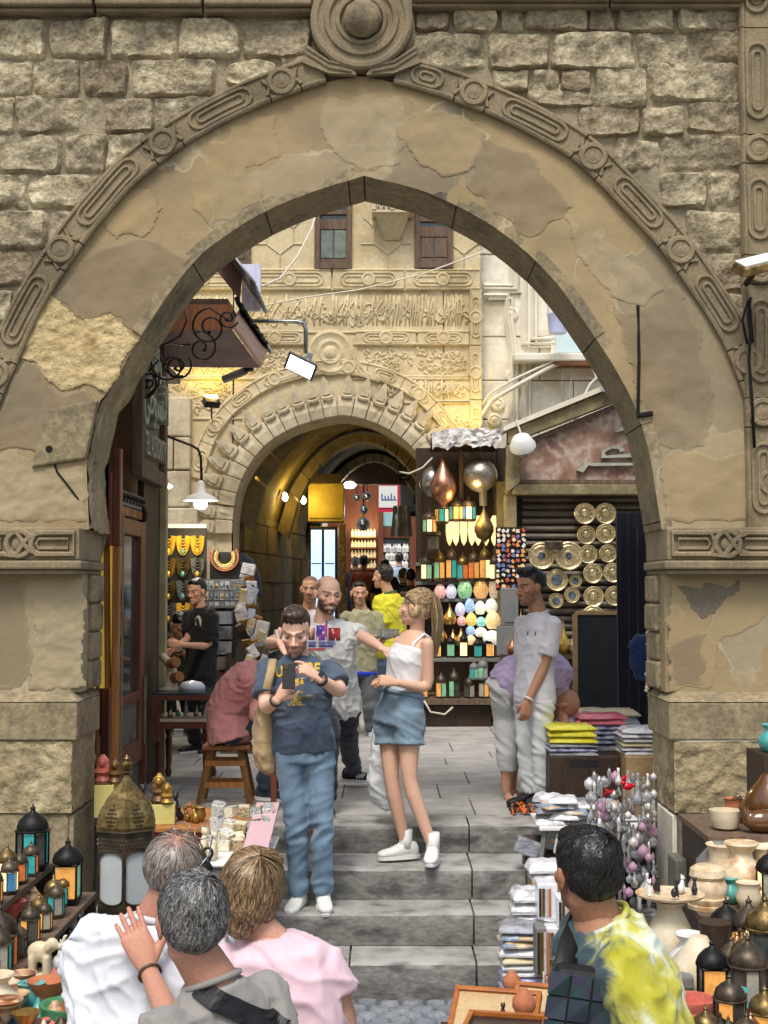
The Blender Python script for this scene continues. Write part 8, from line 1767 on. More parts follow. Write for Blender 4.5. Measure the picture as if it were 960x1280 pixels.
def pack(lab,c,s,m,grp,rz=0.0,nm='garment_pack',film=True):
 th=thing(nm,lab,'garment',(c[0],c[1],c[2]),grp,0);mb=MB();sx,sy,sz=s;sd=hash(lab)%97 if 0 else(int(abs(c[0])*977+c[2]*631)%97)
 def fn(u,v):a=math.cos(rz);b2=math.sin(rz);x,y=(u-.5)*sx,(v-.5)*sy;e=min(1,9*min(u,1-u),9*min(v,1-v))**.5;return(c[0]+x*a-y*b2,c[1]+x*b2+y*a,c[2]+sz*(.25+.75*e)+.012*mnoise.noise((u*7,v*5,sd))*e)
 mb.grid(12,8,fn);mb.grid(12,8,lambda u,v:(fn(u,v)[0],fn(u,v)[1],c[2]+.001));mb.grid(12,1,lambda u,v:(fn(u,0)[0],fn(u,0)[1],c[2]+(fn(u,0)[2]-c[2])*v));mb.grid(8,1,lambda u,v:(fn(0,u)[0],fn(0,u)[1],c[2]+(fn(0,u)[2]-c[2])*v));mb.grid(8,1,lambda u,v:(fn(1,u)[0],fn(1,u)[1],c[2]+(fn(1,u)[2]-c[2])*v));mb.build('cloth',m,th,True);return th
def gm(nm,*c):return mat('pack_'+nm,list(c),9,.3,.012,11,fine=.12,fscale=30,spec=.6,disp=1.0,stretch=(1,1,2.5))
G_=dict(yellow=gm('yellow',S(206,196,40),S(226,218,80)),white=gm('white',S(206,206,210),S(228,228,230),S(150,148,156)),navy=gm('navy',S(34,44,96),S(180,184,206),S(50,60,110)),red=gm('red',S(190,80,100),S(216,130,146)),cream=gm('cream',S(206,190,150),S(224,212,180)),grey=gm('grey',S(110,112,122),S(170,172,180)),lilac=gm('lilac',S(170,166,206),S(200,198,224)),print=gm('print',S(196,200,206),S(110,140,170),S(206,170,110),S(210,212,214)))
bxs=thing('cardboard_stand','brown carton with a slot handle propping up the stacked garments','carton',(1.32,9.95,0));z0=PZ(945,9.7);mb=MB();mb.b2(1.17,1.66,9.7,10.2,0,z0);mb.build('carton',m_wooddk,bxs,bevel=.01);bx2('handle_slot',bxs,m_black,712,748,950,958,9.695,.01)
mb=MB();mb.b2(1.67,2.1,9.5,10.4,0,z0+.02);tag(mb.build('carton',MATS['cardboard'],None,bevel=.01),'plain cardboard box under the white wrapped garments by the right pier','carton')
def heap(x,d,zb,items,s,grp,where):
 z=zb
 for i,(c,h)in enumerate(items):pack('%s wrapped garment, %s up in the %s'%(c,ORD[i],where),(x+random.uniform(-.012,.012),d,z),(s[0],s[1],h),G_[c],grp,random.uniform(-.09,.09));z+=h*.98
heap(1.34,9.85,z0+.003,[('grey',.03),('navy',.03),('grey',.03),('yellow',.045),('yellow',.045),('yellow',.03)],(.34,.3),'garments stacked by the right pier','yellow topped pile')
heap(1.60,10.15,z0+.003,[('grey',.05),('navy',.035),('navy',.035),('navy',.035),('navy',.035),('red',.04),('red',.03)],(.36,.3),'garments stacked by the right pier','red and navy pile');heap(1.86,9.75,z0+.023,[('white',.03),('white',.03),('cream',.03),('white',.03),('white',.03),('white',.03)],(.40,.36),'garments stacked by the right pier','white pile against the pier')
heap(1.42,10.4,z0+.003,[('grey',.07),('white',.07),('white',.07)],(.36,.25),'garments stacked by the right pier','rear white pile');heap(1.72,10.65,z0+.003,[('navy',.1),('grey',.1),('cream',.05)],(.5,.25),'garments stacked by the right pier','rear cream pile')
ws=thing('folding_table','white edged folding table of printed scarves at the top of the steps','table',(1.35,8.95,ZST));zt3=PZ(1034,8.7);mb=MB();mb.b2(.98,1.66,8.7,9.25,zt3-.025,zt3);mb.build('table_top',m_white,ws,bevel=.006)
for x in(1.02,1.62):mb=MB();mb.tube([(x,8.75,zt3-.03),(x-.10,8.72,ZST+.2)],.018,6);mb.build('leg',m_grey,ws)
rr=random.Random(12)
for k in range(22):
 r_,q=divmod(k,5);c=('white','print','white','grey','white','print','white')[k%7];pack('%s folded scarf, %s from the left in the %s layer of the scarf table'%(c,ORD[q],('lowest','second','third','fourth','topmost')[r_]),(1.06+q*.085+.02*(r_%2),8.85+.04*(k%3),zt3+.002+r_*.034),(.19,.22,.034),G_[c],'folded scarves',rr.uniform(-.5,.5),'folded_scarf')
gr=thing('ornament_rack','wire rack hung with clear glass baubles and red birds beside the right pier','rack',(1.5,8.5,ZST));Yr=8.45
for y_ in(975,1028,1060,1085):mb=MB();mb.tube([P(742,y_,Yr),P(822,y_-2,Yr)],.006,5);mb.build('rail',m_steel,gr)
for x in(746,820):mb=MB();mb.tube([P(x,968,Yr+.02),V((P(x,968,Yr).x,Yr+.02,ZST))],.009,5);mb.build('upright',m_steel,gr)
bx2('backing',gr,m_black,742,822,1060,1130,Yr+.12,.02);m_redgl=mat('red_glass',[S(190,20,36)],4,.12,fine=0);m_pinkgl=mat('pink_glass',[S(214,170,196)],4,.12,fine=0,trans=.4);m_iris=mat('pearly_glass',[S(200,186,170),S(226,220,214),S(190,196,210)],20,.1,fine=.1,spec=.8,metal=.25)
rr=random.Random(14);protos={}
def bauble(kind,m):
 if(kind,m.name)in protos:return protos[(kind,m.name)]
 mb=MB()
 if kind==0:mb.lathe([(.001,-.03),(.016,-.026),(.028,-.008),(.026,.012),(.012,.026),(.004,.034)],12)
 elif kind==1:mb.lathe([(.001,-.05),(.012,-.03),(.009,.0),(.014,.02),(.004,.05)],8)
 elif kind==2:mb.ell((0,0,0),(.03,.016,.02),10,6);mb.ell((.026,0,.018),(.014,.012,.013),8,5);mb.tube([(-.02,0,0),(-.055,0,.02)],[.010,.004],5)
 else:mb.lathe([(.02,-.05),(.024,-.02),(.012,.0),(.008,.03),(.011,.06)],10)
 protos[(kind,m.name)]=me=mb.mesh('bauble',m,True);return me
for r_,(y_,y2)in enumerate(((962,0),(975,0),(990,0),(1005,0),(1020,0),(1038,0),(1056,0),(1072,0),(1090,0),(1106,0))):
 for q in range(14):
  x=738+q*6.0+rr.uniform(-1.5,1.5);p=P(x,y_+rr.uniform(8,22),Yr-rr.uniform(0,.22));kd=rr.choice((0,0,1,1,3));m=rr.choice((m_clear,m_iris,m_iris,m_clear,m_pinkgl))
  if(r_,q)in((1,3),(1,4),(1,8),(0,7)):kd,m=2,m_redgl
  o=link('glass_ornament',bauble(kd,m));o.location=p;o.scale=(rr.uniform(.75,1.35),)*3;o.rotation_euler=(0,0,rr.uniform(0,6));tag(o,'%s glass ornament, %s from the left on the %s line of the ornament rack'%({m_clear.name:'clear',m_iris.name:'pearly',m_pinkgl.name:'pink',m_redgl.name:'red bird'}[m.name],ORD[q],('top','second','third','fourth','fifth','sixth','seventh','eighth','ninth','lowest')[r_]),'ornament','glass ornaments on the rack')
def sc_(x,d):return PX(x,d)
crt=thing('steps_crate','low crate under the white and lilac folded tops on the steps','crate',(.78,7.75,ZST));mb=MB();mb.b2(.62,.96,7.6,7.95,ZST,PZ(1262,7.6));mb.build('crate',m_wooddk,crt)
heap(.79,7.7,PZ(1262,7.6)+.002,[('red',.05),('white',.03),('lilac',.035),('lilac',.035),('lilac',.035),('white',.035),('white',.035),('cream',.035),('white',.05),('print',.04),('print',.04),('grey',.03)],(.28,.26),'tops stacked on the steps','pile at the right end of the steps')
heap(.86,8.05,PZ(1160,8.0),[('red',.03),('white',.06),('white',.07),('white',.06)],(.24,.22),'tops stacked on the steps','upper white pile behind');mb=MB();mb.b2(.74,1.3,7.96,8.2,ZST,PZ(1160,8.0)-.003);tag(mb.build('riser_box',MATS['cardboard'],None,bevel=.008),'cardboard riser box under the upper white pile by the steps','box')
heap(.98,8.35,PZ(1100,8.3),[('white',.05),('white',.06)],(.22,.2),'tops stacked on the steps','topmost loose pile');mb=MB();mb.b2(.88,1.2,8.22,8.5,ZST,PZ(1100,8.3)-.003);tag(mb.build('riser_box',MATS['cardboard'],None,bevel=.008),'taller cardboard box below the topmost loose pile','box')
for i,(x0,x1,y0,y1,d)in enumerate(((672,697,1105,1150,7.6),(697,722,1122,1160,7.5),(670,682,1160,1222,7.4),(683,700,1160,1200,7.5))):
 th=thing('acrylic_box','%s clear film box of trinkets left of the stall keeper'%('upper','right','tall lower','lower')[i],'box',P((x0+x1)/2,y1,d));bx2('film',th,m_film if i!=2 else m_grey,x0,x1,y0,y1,d,.14,.008);
 for k in range(4):bx2('trinket',th,(m_darkmetal,m_brass,m_iris,m_terra)[k],x0+2+k*4,x0+5+k*4,y0+6,y1-4,d-.006,.012)
th=thing('incense_rack','bundle of slim coloured packets standing left of the stall keeper','packets',P(684,1262,6.6))
for k in range(9):bx2('packet',th,(G_['cream'],G_['red'],G_['white'],m_gold)[k%4],679+k*2,680.6+k*2,1216+(k%3)*3,1262,6.6+.02*(k%3),.02)
m_orw=mat('orange_wood',[S(176,104,44),S(150,84,34)],6,.35,fine=.15,stretch=(1,6,6))
for i,(c,s,rt_)in enumerate(((P(618,1272,5.0),(.30,.02,.22),(R(-58),0,R(-14))),(P(668,1252,5.2),(.14,.02,.12),(R(-50),0,R(-18))),(P(632,1292,4.7),(.26,.20,.05),(0,0,R(-12))))):
 th=thing('wooden_box',('open pale lid of a large wooden box at the bottom centre','smaller open wooden lid behind the large one','orange framed wooden box at the bottom picture edge')[i],'box',c);M_=Euler(rt_).to_matrix();mb=MB();mb.box(c,s,M_);mb.build('panel',mat('pale_lining',[S(196,170,128),S(176,146,104)],3,.6,fine=.12)if i<2 else m_jet,th)
 t=.018;w3_,h3=s[0]/2,(s[2]if i<2 else s[1])/2
 for u,v,a,b2 in((0,h3,s[0]+.02,t),(0,-h3,s[0]+.02,t),(w3_,0,t,2*h3),(-w3_,0,t,2*h3)):
  mb=MB();mb.box(c+M_@(V((u,-.004,v))if i<2 else V((u,v,.008))),(a,s[1]+.016,b2)if i<2 else(a,b2,s[2]+.016),M_);mb.build('rim',m_orw,th,bevel=.003)
mb=MB();mb.b2(.22,.85,4.5,5.4,street_z(5),P(618,1300,5).z-.06);tag(mb.build('low_table',m_wooddk,None),'low dark table carrying the open wooden boxes','table')
for i,(x,y_)in enumerate(((655,1262),(640,1232))):vase('%s amber stone pestle by the wooden boxes'%('upright','distant')[i],P(x,y_+6,4.9 if i==0 else 6.3),.09,m_terra,5,'pestles by the wooden boxes','pestle')
cat('dark bronze cat ornament inside the open wooden lid',P(628,1276,4.85),.07,m_darkmetal,None,.3)
rs=thing('display_shelves','stepped dark shelves of stone and glass wares before the right pier','shelf',(1.9,6,ZST))
for x0,x1,y0,y1,z in((1.62,2.6,6.9,7.6,.36),(1.45,2.6,6.35,6.95,.10),(1.12,2.4,5.55,6.35,-.09),(.98,2.2,4.7,5.55,-.02)):mb=MB();mb.b2(x0,x1,y0,y1,z-.03,z);mb.build('shelf',m_woodg,rs);mb=MB();mb.b2(x0+.02,x1,y0+.04,y1,-.9,z-.031);mb.build('stand',m_wooddk,rs)
W_='stone wares on the right shelves'
ped=V((PX(822,6.4),6.2,-.089));lathe_thing('pedestal_vase','white pedestal vase carrying a plate of cat figurines','vase',ped,[(.08,0),(.11,.05),(.12,.12),(.07,.22),(.05,.26),(.07,.29)],m_ivory,W_,20,(('plate',[(.05,.29),(.15,.315),(.155,.325),(.05,.305)],m_alab),))
for i,(dx,dy,m)in enumerate(((-.10,-.03,m_white),(-.05,.05,m_jet),(.01,-.06,m_jet),(.06,.04,m_white),(.11,.0,m_jet))):cat('%s cat figurine, %s on the pedestal plate'%(('white','black')[m is m_jet],ORD[i]+' from the left'),ped+V((dx,dy,.318)),.085,m,'cats on the plate',R(40*i))
sp=V((PX(880,6.5),6.5,.101));lathe_thing('alabaster_bowls','stack of honey alabaster bowls on thin plates','bowls',sp,[(a_*.62,b_*.8)for a_,b_ in[(.15,0),(.155,.025),(.14,.03),(.15,.04),(.155,.065),(.13,.07),(.14,.09),(.15,.13),(.12,.17),(.14,.19),(.13,.23),(.09,.25)]],m_alab,W_)
lathe_thing('wooden_drum','turned wooden drum under the mid right shelf wares','drum',(PX(888,5.9),5.9,-.089),[(.07,0),(.075,.1),(.06,.2),(.07,.27)],m_wooddk,W_)
RW=[('white jar with a black stripe pattern beside the pedestal vase',856,6.0,-.089,.20,m_white,0),('pale stone obelisk vase right of the red bowls',868,5.7,-.089,.26,m_ivory,5),('white marble bottle beside the obelisk vase',850,5.7,-.089,.14,m_white,4),('veined cream alabaster lamp at the back of the right shelf',905,6.8,.101,.24,m_alab,1),('tall cream alabaster lamp at the middle of the right shelf',922,6.7,.101,.27,m_alab,0),('white lidded alabaster urn at the far right',955,6.8,.101,.23,m_ivory,1),('round white vase with a dark hollow mouth',930,6.45,.101,.13,m_ivory,1),('grey veined marble jar behind the alabaster lamps',893,6.9,.101,.24,m_grey,5),('small white alabaster cup beside the brown duck',903,7.1,.361,.10,m_ivory,3),('brown glazed jar behind the white cup',915,7.3,.361,.13,m_terra,1),('tall brown glass vase at the right picture edge',958,7.2,.361,.27,mat('brown_glass',[S(92,58,24),S(96,62,30)],6,.12,fine=.1,spec=.8),5),('painted vase on a blue rimmed dish at the right edge',960,7.4,.72,.15,m_turq,0)]
for lb,x,d,z,h,m,kd in RW:vase(lb,(PX(x,d),d,z),h,m,kd,W_)
mb=MB();mb.b2(2.0,2.5,7.25,7.6,.36,.72);tag(mb.build('plinth_box',m_wooddk),'dark box carrying the painted vase at the right edge','box')
for i,(x,d,w_,m,c)in enumerate(((838,5.65,.14,m_dark,'dark banded marble'),(838,5.62,.13,m_grey,'grey marble'))):box_thing('marble_box',c+(' box at the bottom' if i==0 else ' box on top')+' of the pair beside the tie dye sleeve','box',(PX(x,d),d,-.06+.08*i),(w_,.12,.06),m,W_,None,.012)
for i,(lb,x,d,z,r,m)in enumerate((('larger pink onyx bowl right of the tie dye sleeve',858,5.2,-.019,.09,m_pink),('smaller pink onyx bowl in front of the larger one',868,4.95,-.019,.08,m_pink),('bright blue glass cup at the bottom right',855,4.78,-.019,.06,mat('blue_glass',[S(40,140,190),S(70,170,210)],6,.15,fine=.05)))):lathe_thing('bowl',lb,'bowl',(PX(x,d),d,z),[(r*.6,0),(r*.95,r*.4),(r,r*1.0),(r*.92,r*1.0),(r*.85,r*.4),(r*.4,r*.2)],m,W_)
for lb,x,d,r,m in(('polished red stone ball beside the blue cup',880,4.8,.05,m_redgl),('white stone ball left of the red one',868,4.72,.035,m_ivory)):th=thing('stone_ball',lb,'ornament',(PX(x,d),d,-.019));mb=MB();mb.ell((PX(x,d),d,-.019+r),r,16,10);mb.build('ball',m,th,True)
e=V((PX(938,7.0),7.0,.361));th=thing('duck_figurine','brown glazed duck figurine with a curved neck','figurine',e);mb=MB();mb.ell(e+V((.05,0,.06)),(.11,.06,.06),14,8);mb.tube([e+V(q)for q in((-.03,0,.08),(-.06,0,.13),(-.045,0,.18),(-.075,0,.185),(-.115,0,.16))],[.03,.02,.018,.018,.008],8);finish(remesh(mb,.008,2),'duck',MATS['brown_glass'],th)
th=thing('owl_ornament','dark wire owl standing on a stone slab before the pier','ornament',P(866,1065,7.6));mb=MB();o=P(866,1065,7.6)
mb.tube([o+V((.05*math.cos(a),0,.05+.07*math.sin(a)))for a in np.linspace(0,6.28,14)],.006,5,closed=True)
for s_ in(-1,1):mb.tube([o+V((s_*.02+.016*math.cos(a),-.01,.09+.016*math.sin(a)))for a in np.linspace(0,6.28,10)],.005,4,closed=True);mb.tube([o+V((s_*.04,0,.10)),o+V((s_*.045,0,.14))],.006,4)
mb.build('owl',m_darkmetal,th);mb=MB();mb.b2(o.x-.12,o.x+.12,7.5,7.7,-.9,o.z-.02);tag(mb.build('slab',m_dark,None,bevel=.01),'grey stone slab under the wire owl','slab')
LR=[('domed black lantern with teal tile panels in the middle of the right shelf',902,6.15,-.089,.40,['amber','teal'],'hex',m_iron),('slim black arched lantern with amber glass beside the red bowls',884,5.35,-.019,.34,['amber','dark'],'square',m_iron),('blue tiled square lantern right of the drum',908,5.8,-.089,.30,['blue','teal'],'square',m_darkmetal),('tall brass lantern at the right picture edge',950,6.0,-.089,.46,['cream','dark'],'hex',m_brassold),('black box lantern above the right edge wares',957,6.5,.101,.36,['clear','cream'],'square',m_iron),('dark onion domed lantern near the bottom right corner',905,5.0,-.019,.30,['dark','amber'],'hex',m_darkmetal),('lantern with green and amber panes at the bottom right corner',948,4.85,-.019,.30,['green','amber'],'hex',m_brassold),('smoky glass lantern between the brass ones',928,5.3,-.019,.38,['dark','clear'],'oct',m_darkmetal),('little orange glass lantern by the red ball',893,4.8,-.019,.20,['orange','dark'],'square',m_iron),('leaning triangular dark lantern on the middle right shelf',925,5.75,-.089,.34,['dark','blue'],'square',m_brassold),('small clear lantern in front at the bottom right',925,4.75,-.019,.22,['clear','teal'],'hex',m_darkmetal),('tall smoked lantern behind the brass lantern at right',930,6.1,-.089,.42,['clear','dark'],'square',m_darkmetal),('short copper lantern beside the tall smoked lantern',915,6.0,-.089,.26,['amber','clear'],'hex',m_copper)]
for lb,x,d,z,h,c,kd,mm in LR:lantern(lb,(PX(x,d),d,z),h*.8,c,kd,mm,'lanterns on the right shelves')
for lb,x,d,z,h,c,kd,mm in(('little green glass lantern at the near end of the lower left plank',20,4.9,.166,.2,['green','dark'],'hex',m_darkmetal),('brass lantern with cream panes high at the left picture edge',14,5.9,.321,.24,['cream','amber'],'square',m_brassold),('blue glass lantern between two amber ones on the upper plank',33,5.8,.321,.2,['blue','cream'],'hex',m_darkmetal),('narrow teal lantern beside the onion topped one',52,6.15,.321,.2,['teal','orange'],'square',m_darkmetal),('squat smoked lantern near the elephant',22,5.4,.101,.2,['dark','clear'],'hex',m_darkmetal),('dull brass domed lantern by the end of the lower plank',72,6.1,.166,.22,['clear','dark'],'hex',m_brassold)):lantern(lb,(min(PX(x,d),-1.57)if z>.3 else max(-1.72,min(-1.4,PX(x,d))),d,z),h*.8,c,kd,mm,'lanterns on the left rack')
p=P(945,332,8.0);th=thing('wall_floodlight','tilted bronze floodlight box with a white face on the right pilaster','floodlight',p);mb=MB();mb.box(p,(.24,.22,.05),(R(25),R(-14),0),0,.85);mb.build('housing',m_brassold,th,bevel=.006);mb=MB();mb.box(p+V((0,-.01,.03)),(.2,.18,.01),(R(25),R(-14),0));mb.build('face',m_white,th);mb=MB();mb.tube([p+V((0,0,-.02)),p+V((0,.22,-.06))],.02,6);mb.build('bracket',m_iron,th)
cable('wall_cable','dark knotted cords hanging down the right pilaster',[(938,372,8.22),(935,395,8.2),(938,415,8.2),(936,450,8.2),(940,500,8.2),(943,560,8.2)],.010,m_iron);cable('wall_cable','short coil of cord hooked below the floodlight',[(935,376,8.2),(928,400,8.2),(934,430,8.2),(941,428,8.2),(938,385,8.2)],.008,m_iron)
Yn=15.2;nb=thing('necklace_board','black board with white top edge hung with gold necklaces at the left stall','board',P(230,775,Yn));bx2('board',nb,m_black,200,258,660,830,Yn,.05);bx2('top_edge',nb,m_white,200,258,655,660,Yn-.02,.08);m_ylw=mat('bright_gold',[S(226,176,50),S(240,200,90)],30,.35,metal=.4,fine=.3)
pt_light('board_light',P(230,672,Yn-.5),6,S(255,225,150),.08,nb)
NC=[]
for r_ in range(4):
 for q in range(3):
  c=P(211+q*18,668+r_*28,Yn-.03);m=(m_ylw,m_gold,m_brassold,m_silver)[(r_+q*(r_>0))%4 if r_ else 0];th=thing('necklace','bib necklace, %s column, %s row of the necklace board'%(('left','middle','right')[q],ORD[r_]),'necklace',c,'necklaces on the black board')
  mb=MB()
  for k in range(6):w_=.032+.008*k;mb.tube([c+V((w_*math.cos(a),-.004*k,-.01-(.05+.034*k)*math.sin(a)**.8 if math.sin(a)>0 else 0))for a in np.linspace(0.02,math.pi-.02,9)],.009,4)
  mb.build('strands',m,th)
  mb=MB();mb.ell(c+V((0,-.03,-.19)),(.02,.012,.03),8,5);mb.build('pendant',m_ylw if q!=1 else m_turq,th)
c=P(281,700,14.6);th=thing('pectoral_collar','broad gold and black pectoral collar hung above the card rack','necklace',c);bx2('backing',th,m_black,262,300,690,726,14.62,.03)
for k,m in enumerate((m_ylw,m_ivory,m_gold,m_terra)):mb=MB();mb.tube([c+V(((.085+.02*k)*math.cos(a),-.01,.03+(.085+.02*k)*math.sin(a)))for a in np.linspace(2.5,6.92,16)],.0115,5);mb.build('bead_row',m,th)
ck=thing('card_rack','wire rack of pale blister cards behind the boy in black','rack',P(285,860,14.3));bx2('backing',ck,m_grey,254,302,724,765,14.34,.02);rr=random.Random(9);cm=[gm('card_a',S(200,208,220),S(150,170,200)),G_['white'],G_['grey']]
for i in range(7):
 for j in range(3):bx2('card',ck,cm[(i+j)%3],255+i*6.6,260.5+i*6.6,726+j*13,737+j*13,14.3-rr.uniform(0,.03),.012);m2=MB();p=P(257.7+i*6.6,733+j*13,14.26);m2 .ell(p,(.015,.006,.022),6,4);m2 .build('trinket',(m_silver,m_brass,m_bluegl)[(i*2+j)%3],ck)
cb_=thing('glass_cabinet','narrow glass display tower of trinket boxes behind the boy','cabinet',P(278,870,14.0));bx2('top',cb_,m_steel,264,293,757,760,14.0,.3);bx2('back',cb_,m_grey,266,291,760,905,14.28,.02,zmin=0)
for x in(265,290):bx2('post',cb_,m_black,x,x+2.5,760,905,14.0,.03,zmin=0)
for k in range(6):bx2('tray',cb_,(cm[0],G_['grey'],G_['white'],G_['cream'],m_terra,cm[0])[k],268,289,764+k*19,780+k*19,14.06,.2)
rr=random.Random(22)
for k in range(44):
 t=k/44;x=297+rr.uniform(0,14+34*t);y_=716+150*t+rr.uniform(-6,6);d=14.2-1.2*t+rr.uniform(-.1,.1);m=(G_['white'],G_['cream'],cm[0],m_woodp,m_brassold,G_['print'],G_['white'],m_darkmetal)[k%8];c=P(x,y_,d)
 box_thing('souvenir_packet','%s packet, number %d down the hanging souvenir heap by the passage'%(('white','cream','blue grey','tan','brass','printed','pearl white','dark')[k%8],k+1)if 0 else '%s souvenir packet at the %s of the heap by the passage'%(('white','cream','blue grey','tan','brass','printed','pearl','dark')[k%8],('top','upper part','upper middle','middle','lower part','bottom')[k//8]),'packet',c,(rr.uniform(.07,.14),.05,rr.uniform(.10,.2)),m,'souvenir packets heaped by the passage',(rr.uniform(-.3,.3),rr.uniform(-.6,.6),rr.uniform(-.4,.4)),.01)
mb=MB();pa,pb2=P(300,720,14.6),P(330,900,13.6);mb.add([(pa.x-.1,14.7,pa.z),(pa.x+.1,14.7,pa.z),(pb2 .x+.2,13.3,0),(pb2 .x-.4,13.3,0),(pa.x-.1,14.9,pa.z),(pa.x+.1,14.9,pa.z),(pb2 .x+.2,14.9,0),(pb2 .x-.4,14.9,0)],[(0,1,2,3),(7,6,5,4),(0,4,5,1),(1,5,6,2),(2,6,7,3),(3,7,4,0)]);tag(mb.build('sloping_stand',m_wooddk),'dark sloping stand under the souvenir heap by the passage','stand')
th=thing('hanging_garment','dark navy garment hanging at the passage mouth beside the collar','garment',P(312,730,15.6));mb=MB();loft(mb,[(P(x,y_,15.6),V((1,0,0)),V((0,1,0)),w_,.05)for x,y_,w_ in((320,745,.08),(315,720,.10),(308,700,.08),(303,692,.03))],12);finish(remesh(mb,.014,1),'cloth',MATS['navy_cloth'],th)
ps=thing('packet_strip','strip of blue and clear packets hanging beside the pale door post','packets',P(198,840,12.4));rr=random.Random(33)
for k in range(44):x=193+(k%2)*5.5;y_=612+(k//2)*10.4;bx2('packet',ps,(cm[0],G_['white'],cm[0],G_['lilac'])[k%4]if k>5 else(G_['navy'],m_white)[k%2],x,x+5.2,y_,y_+9.4,12.3-rr.uniform(0,.04),.012)
c=P(198,645,12.2)
th=thing('glass_amulet','blue glass eye amulet hanging under the spot lamp','amulet',c);mb=MB();mb.lathe([(.05,0),(.05,.012),(.03,.02),(0,.02)],16,c,(math.pi/2,0,0));mb.build('disc',MATS['blue_glass'],th);mb=MB();mb.lathe([(.022,0),(.022,.008)],12,c+V((0,-.018,0)),(math.pi/2,0,0));mb.build('eye',m_white,th)
jt=thing('jewellery_table','old wooden table with a glass display top of jewellery by the left door','table',(-1.75,11.5,0));zt4=PZ(866,11.2);xa,xb_=PX(192,11.2),PX(276,11.2)
mb=MB();mb.b2(xa,xb_,11.2,11.8,zt4-.02,zt4);mb.build('glass_top',m_glassdk,jt);mb=MB();mb.b2(xa,xb_,11.2,11.8,zt4-.235,zt4-.215);mb.build('tray',m_ivory,jt)
for x0,x1,z0,z1 in((xa,xa+.06,zt4-.4,zt4-.021),(xb_-.04,xb_,zt4-.24,zt4-.021),(xa+.061,xb_-.041,zt4-.06,zt4-.021),(xa+.061,xb_,zt4-.29,zt4-.236)):mb=MB();mb.b2(x0,x1,11.19,11.23,z0,z1);mb.build('rail',m_woodr,jt)
for i in range(9):mb=MB();p=V((xa+.12+i*.05,11.35+.1*(i%3),zt4-.21));mb.lathe([(.022,0),(.02,.02),(.008,.05 if i%2 else.12)],8,p);mb.build('jewel',(m_silver,m_turq,m_white,m_iris)[i%4],jt,True)
LEG=[(.02,0),(.03,.04),(.02,.08),(.03,.3),(.018,.34),(.032,.38),(.032,.46)]
for x in(xa+.05,xb_-.12):
 for y in(11.26,11.74):mb=MB();mb.lathe(LEG[:-1]+[(.03,zt4-.29)],8,(x,y,0));mb.build('leg',m_woodr,jt,40)
mb=MB();mb.b2(xb_-.13,xb_+.1,11.3,11.34,.26,.30);mb.build('stretcher',m_woodr,jt)
c=V((PX(214,11.4),11.45,zt4+.001));th=thing('polishing_machine','cream cast iron polishing machine with two wooden wheels on the jewellery table','machine',c);mb=MB();mb.lathe([(.09,0),(.09,.015),(.045,.03),(.04,.12),(.035,.2)],14,c,None,0,1.2,.7);mb.tube([c+V((0,0,.16)),c+V((-.03,0,.24)),c+V((-.09,0,.29))],[.035,.035,.028],8);mb.build('casting',m_ivory,th,True)
for z,x in((.23,.02),(.11,.05)):mb=MB();mb.lathe([(.042,-.05),(.048,-.03),(.03,0),(.048,.03),(.042,.06)],12,c+V((x,-.04,z)),(R(80),0,R(35)));mb.build('wheel',m_woodp,th,40)
th=thing('glass_cloche','clear domed plastic cover beside the polishing machine','cover',(PX(240,11.4),11.45,zt4));mb=MB();mb.lathe([(.11,.001),(.11,.04),(.08,.07),(.0,.085)],16,(PX(240,11.4),11.45,zt4));mb.build('dome',m_film,th,True)
th=thing('picture_panel','narrow framed glass panel leaning by the shop door','panel',P(173,930,10.9));bx2('glass',th,m_glassdk,168,179,850,930,10.9,.02);bx2('frame',th,m_woodr,166,182,930,960,10.89,.05,.006,zmin=.05);bx2('side',th,m_olive,179,182,846,930,10.88,.05)
so_=thing('wooden_stool','four legged pale wooden stool under the man in the dusty pink shirt','stool',(PX(284,10.3),10.35,0));c=V(so_.location);zs_=PZ(931,10.25);mb=MB();mb.b2(c.x-.17,c.x+.19,10.2,10.5,zs_-.035,zs_);mb.build('seat',m_woodp,so_,bevel=.01);m_st=mat('stool_wood',[S(150,112,68),S(120,88,52)],5,.6,fine=.2,stretch=(6,6,.6))
for sx in(-1,1):
 for sy in(-1,1):mb=MB();mb.tube([c+V((sx*.11,sy*.09,zs_-.036)),c+V((sx*.19,sy*.13,0))],.026,4);mb.build('leg',m_st,so_)
for z,k_ in((.30,.15),(.14,.175)):
 for sy in(-1,1):mb=MB();mb.b2(c.x-k_,c.x+k_,c.y+sy*.115-.012,c.y+sy*.115+.012,z-.02,z+.02);mb.build('stretcher',m_woodp,so_)
th=thing('turned_post','dark turned table leg right of the stool','post',(PX(343,9.9),9.9,0));mb=MB();mb.lathe(LEG+[(.025,.6)],8,th.location);mb.build('leg_shaft',m_woodr,th,40)
sh_=thing('sandal_heap','heap of orange and black woven sandals at the feet of the young man','sandals',P(662,1012,9.75));rr=random.Random(40)
for k in range(26):p=P(640+rr.uniform(0,46),1004+rr.uniform(-4,10),9.8+rr.uniform(-.08,.1));p.z=.02+rr.uniform(0,.03);a=rr.uniform(0,3);mb=MB();mb.tube([p+V((-.04*math.cos(a),-.04*math.sin(a),-.015)),p+V((0,0,.025)),p+V((.04*math.cos(a),.04*math.sin(a),-.015))],.010,5);mb.build('strap',(mat('orange_leather',[S(206,104,40)],4,.5,fine=.1),MATS['orange_leather'],m_black)[k%3],sh_)
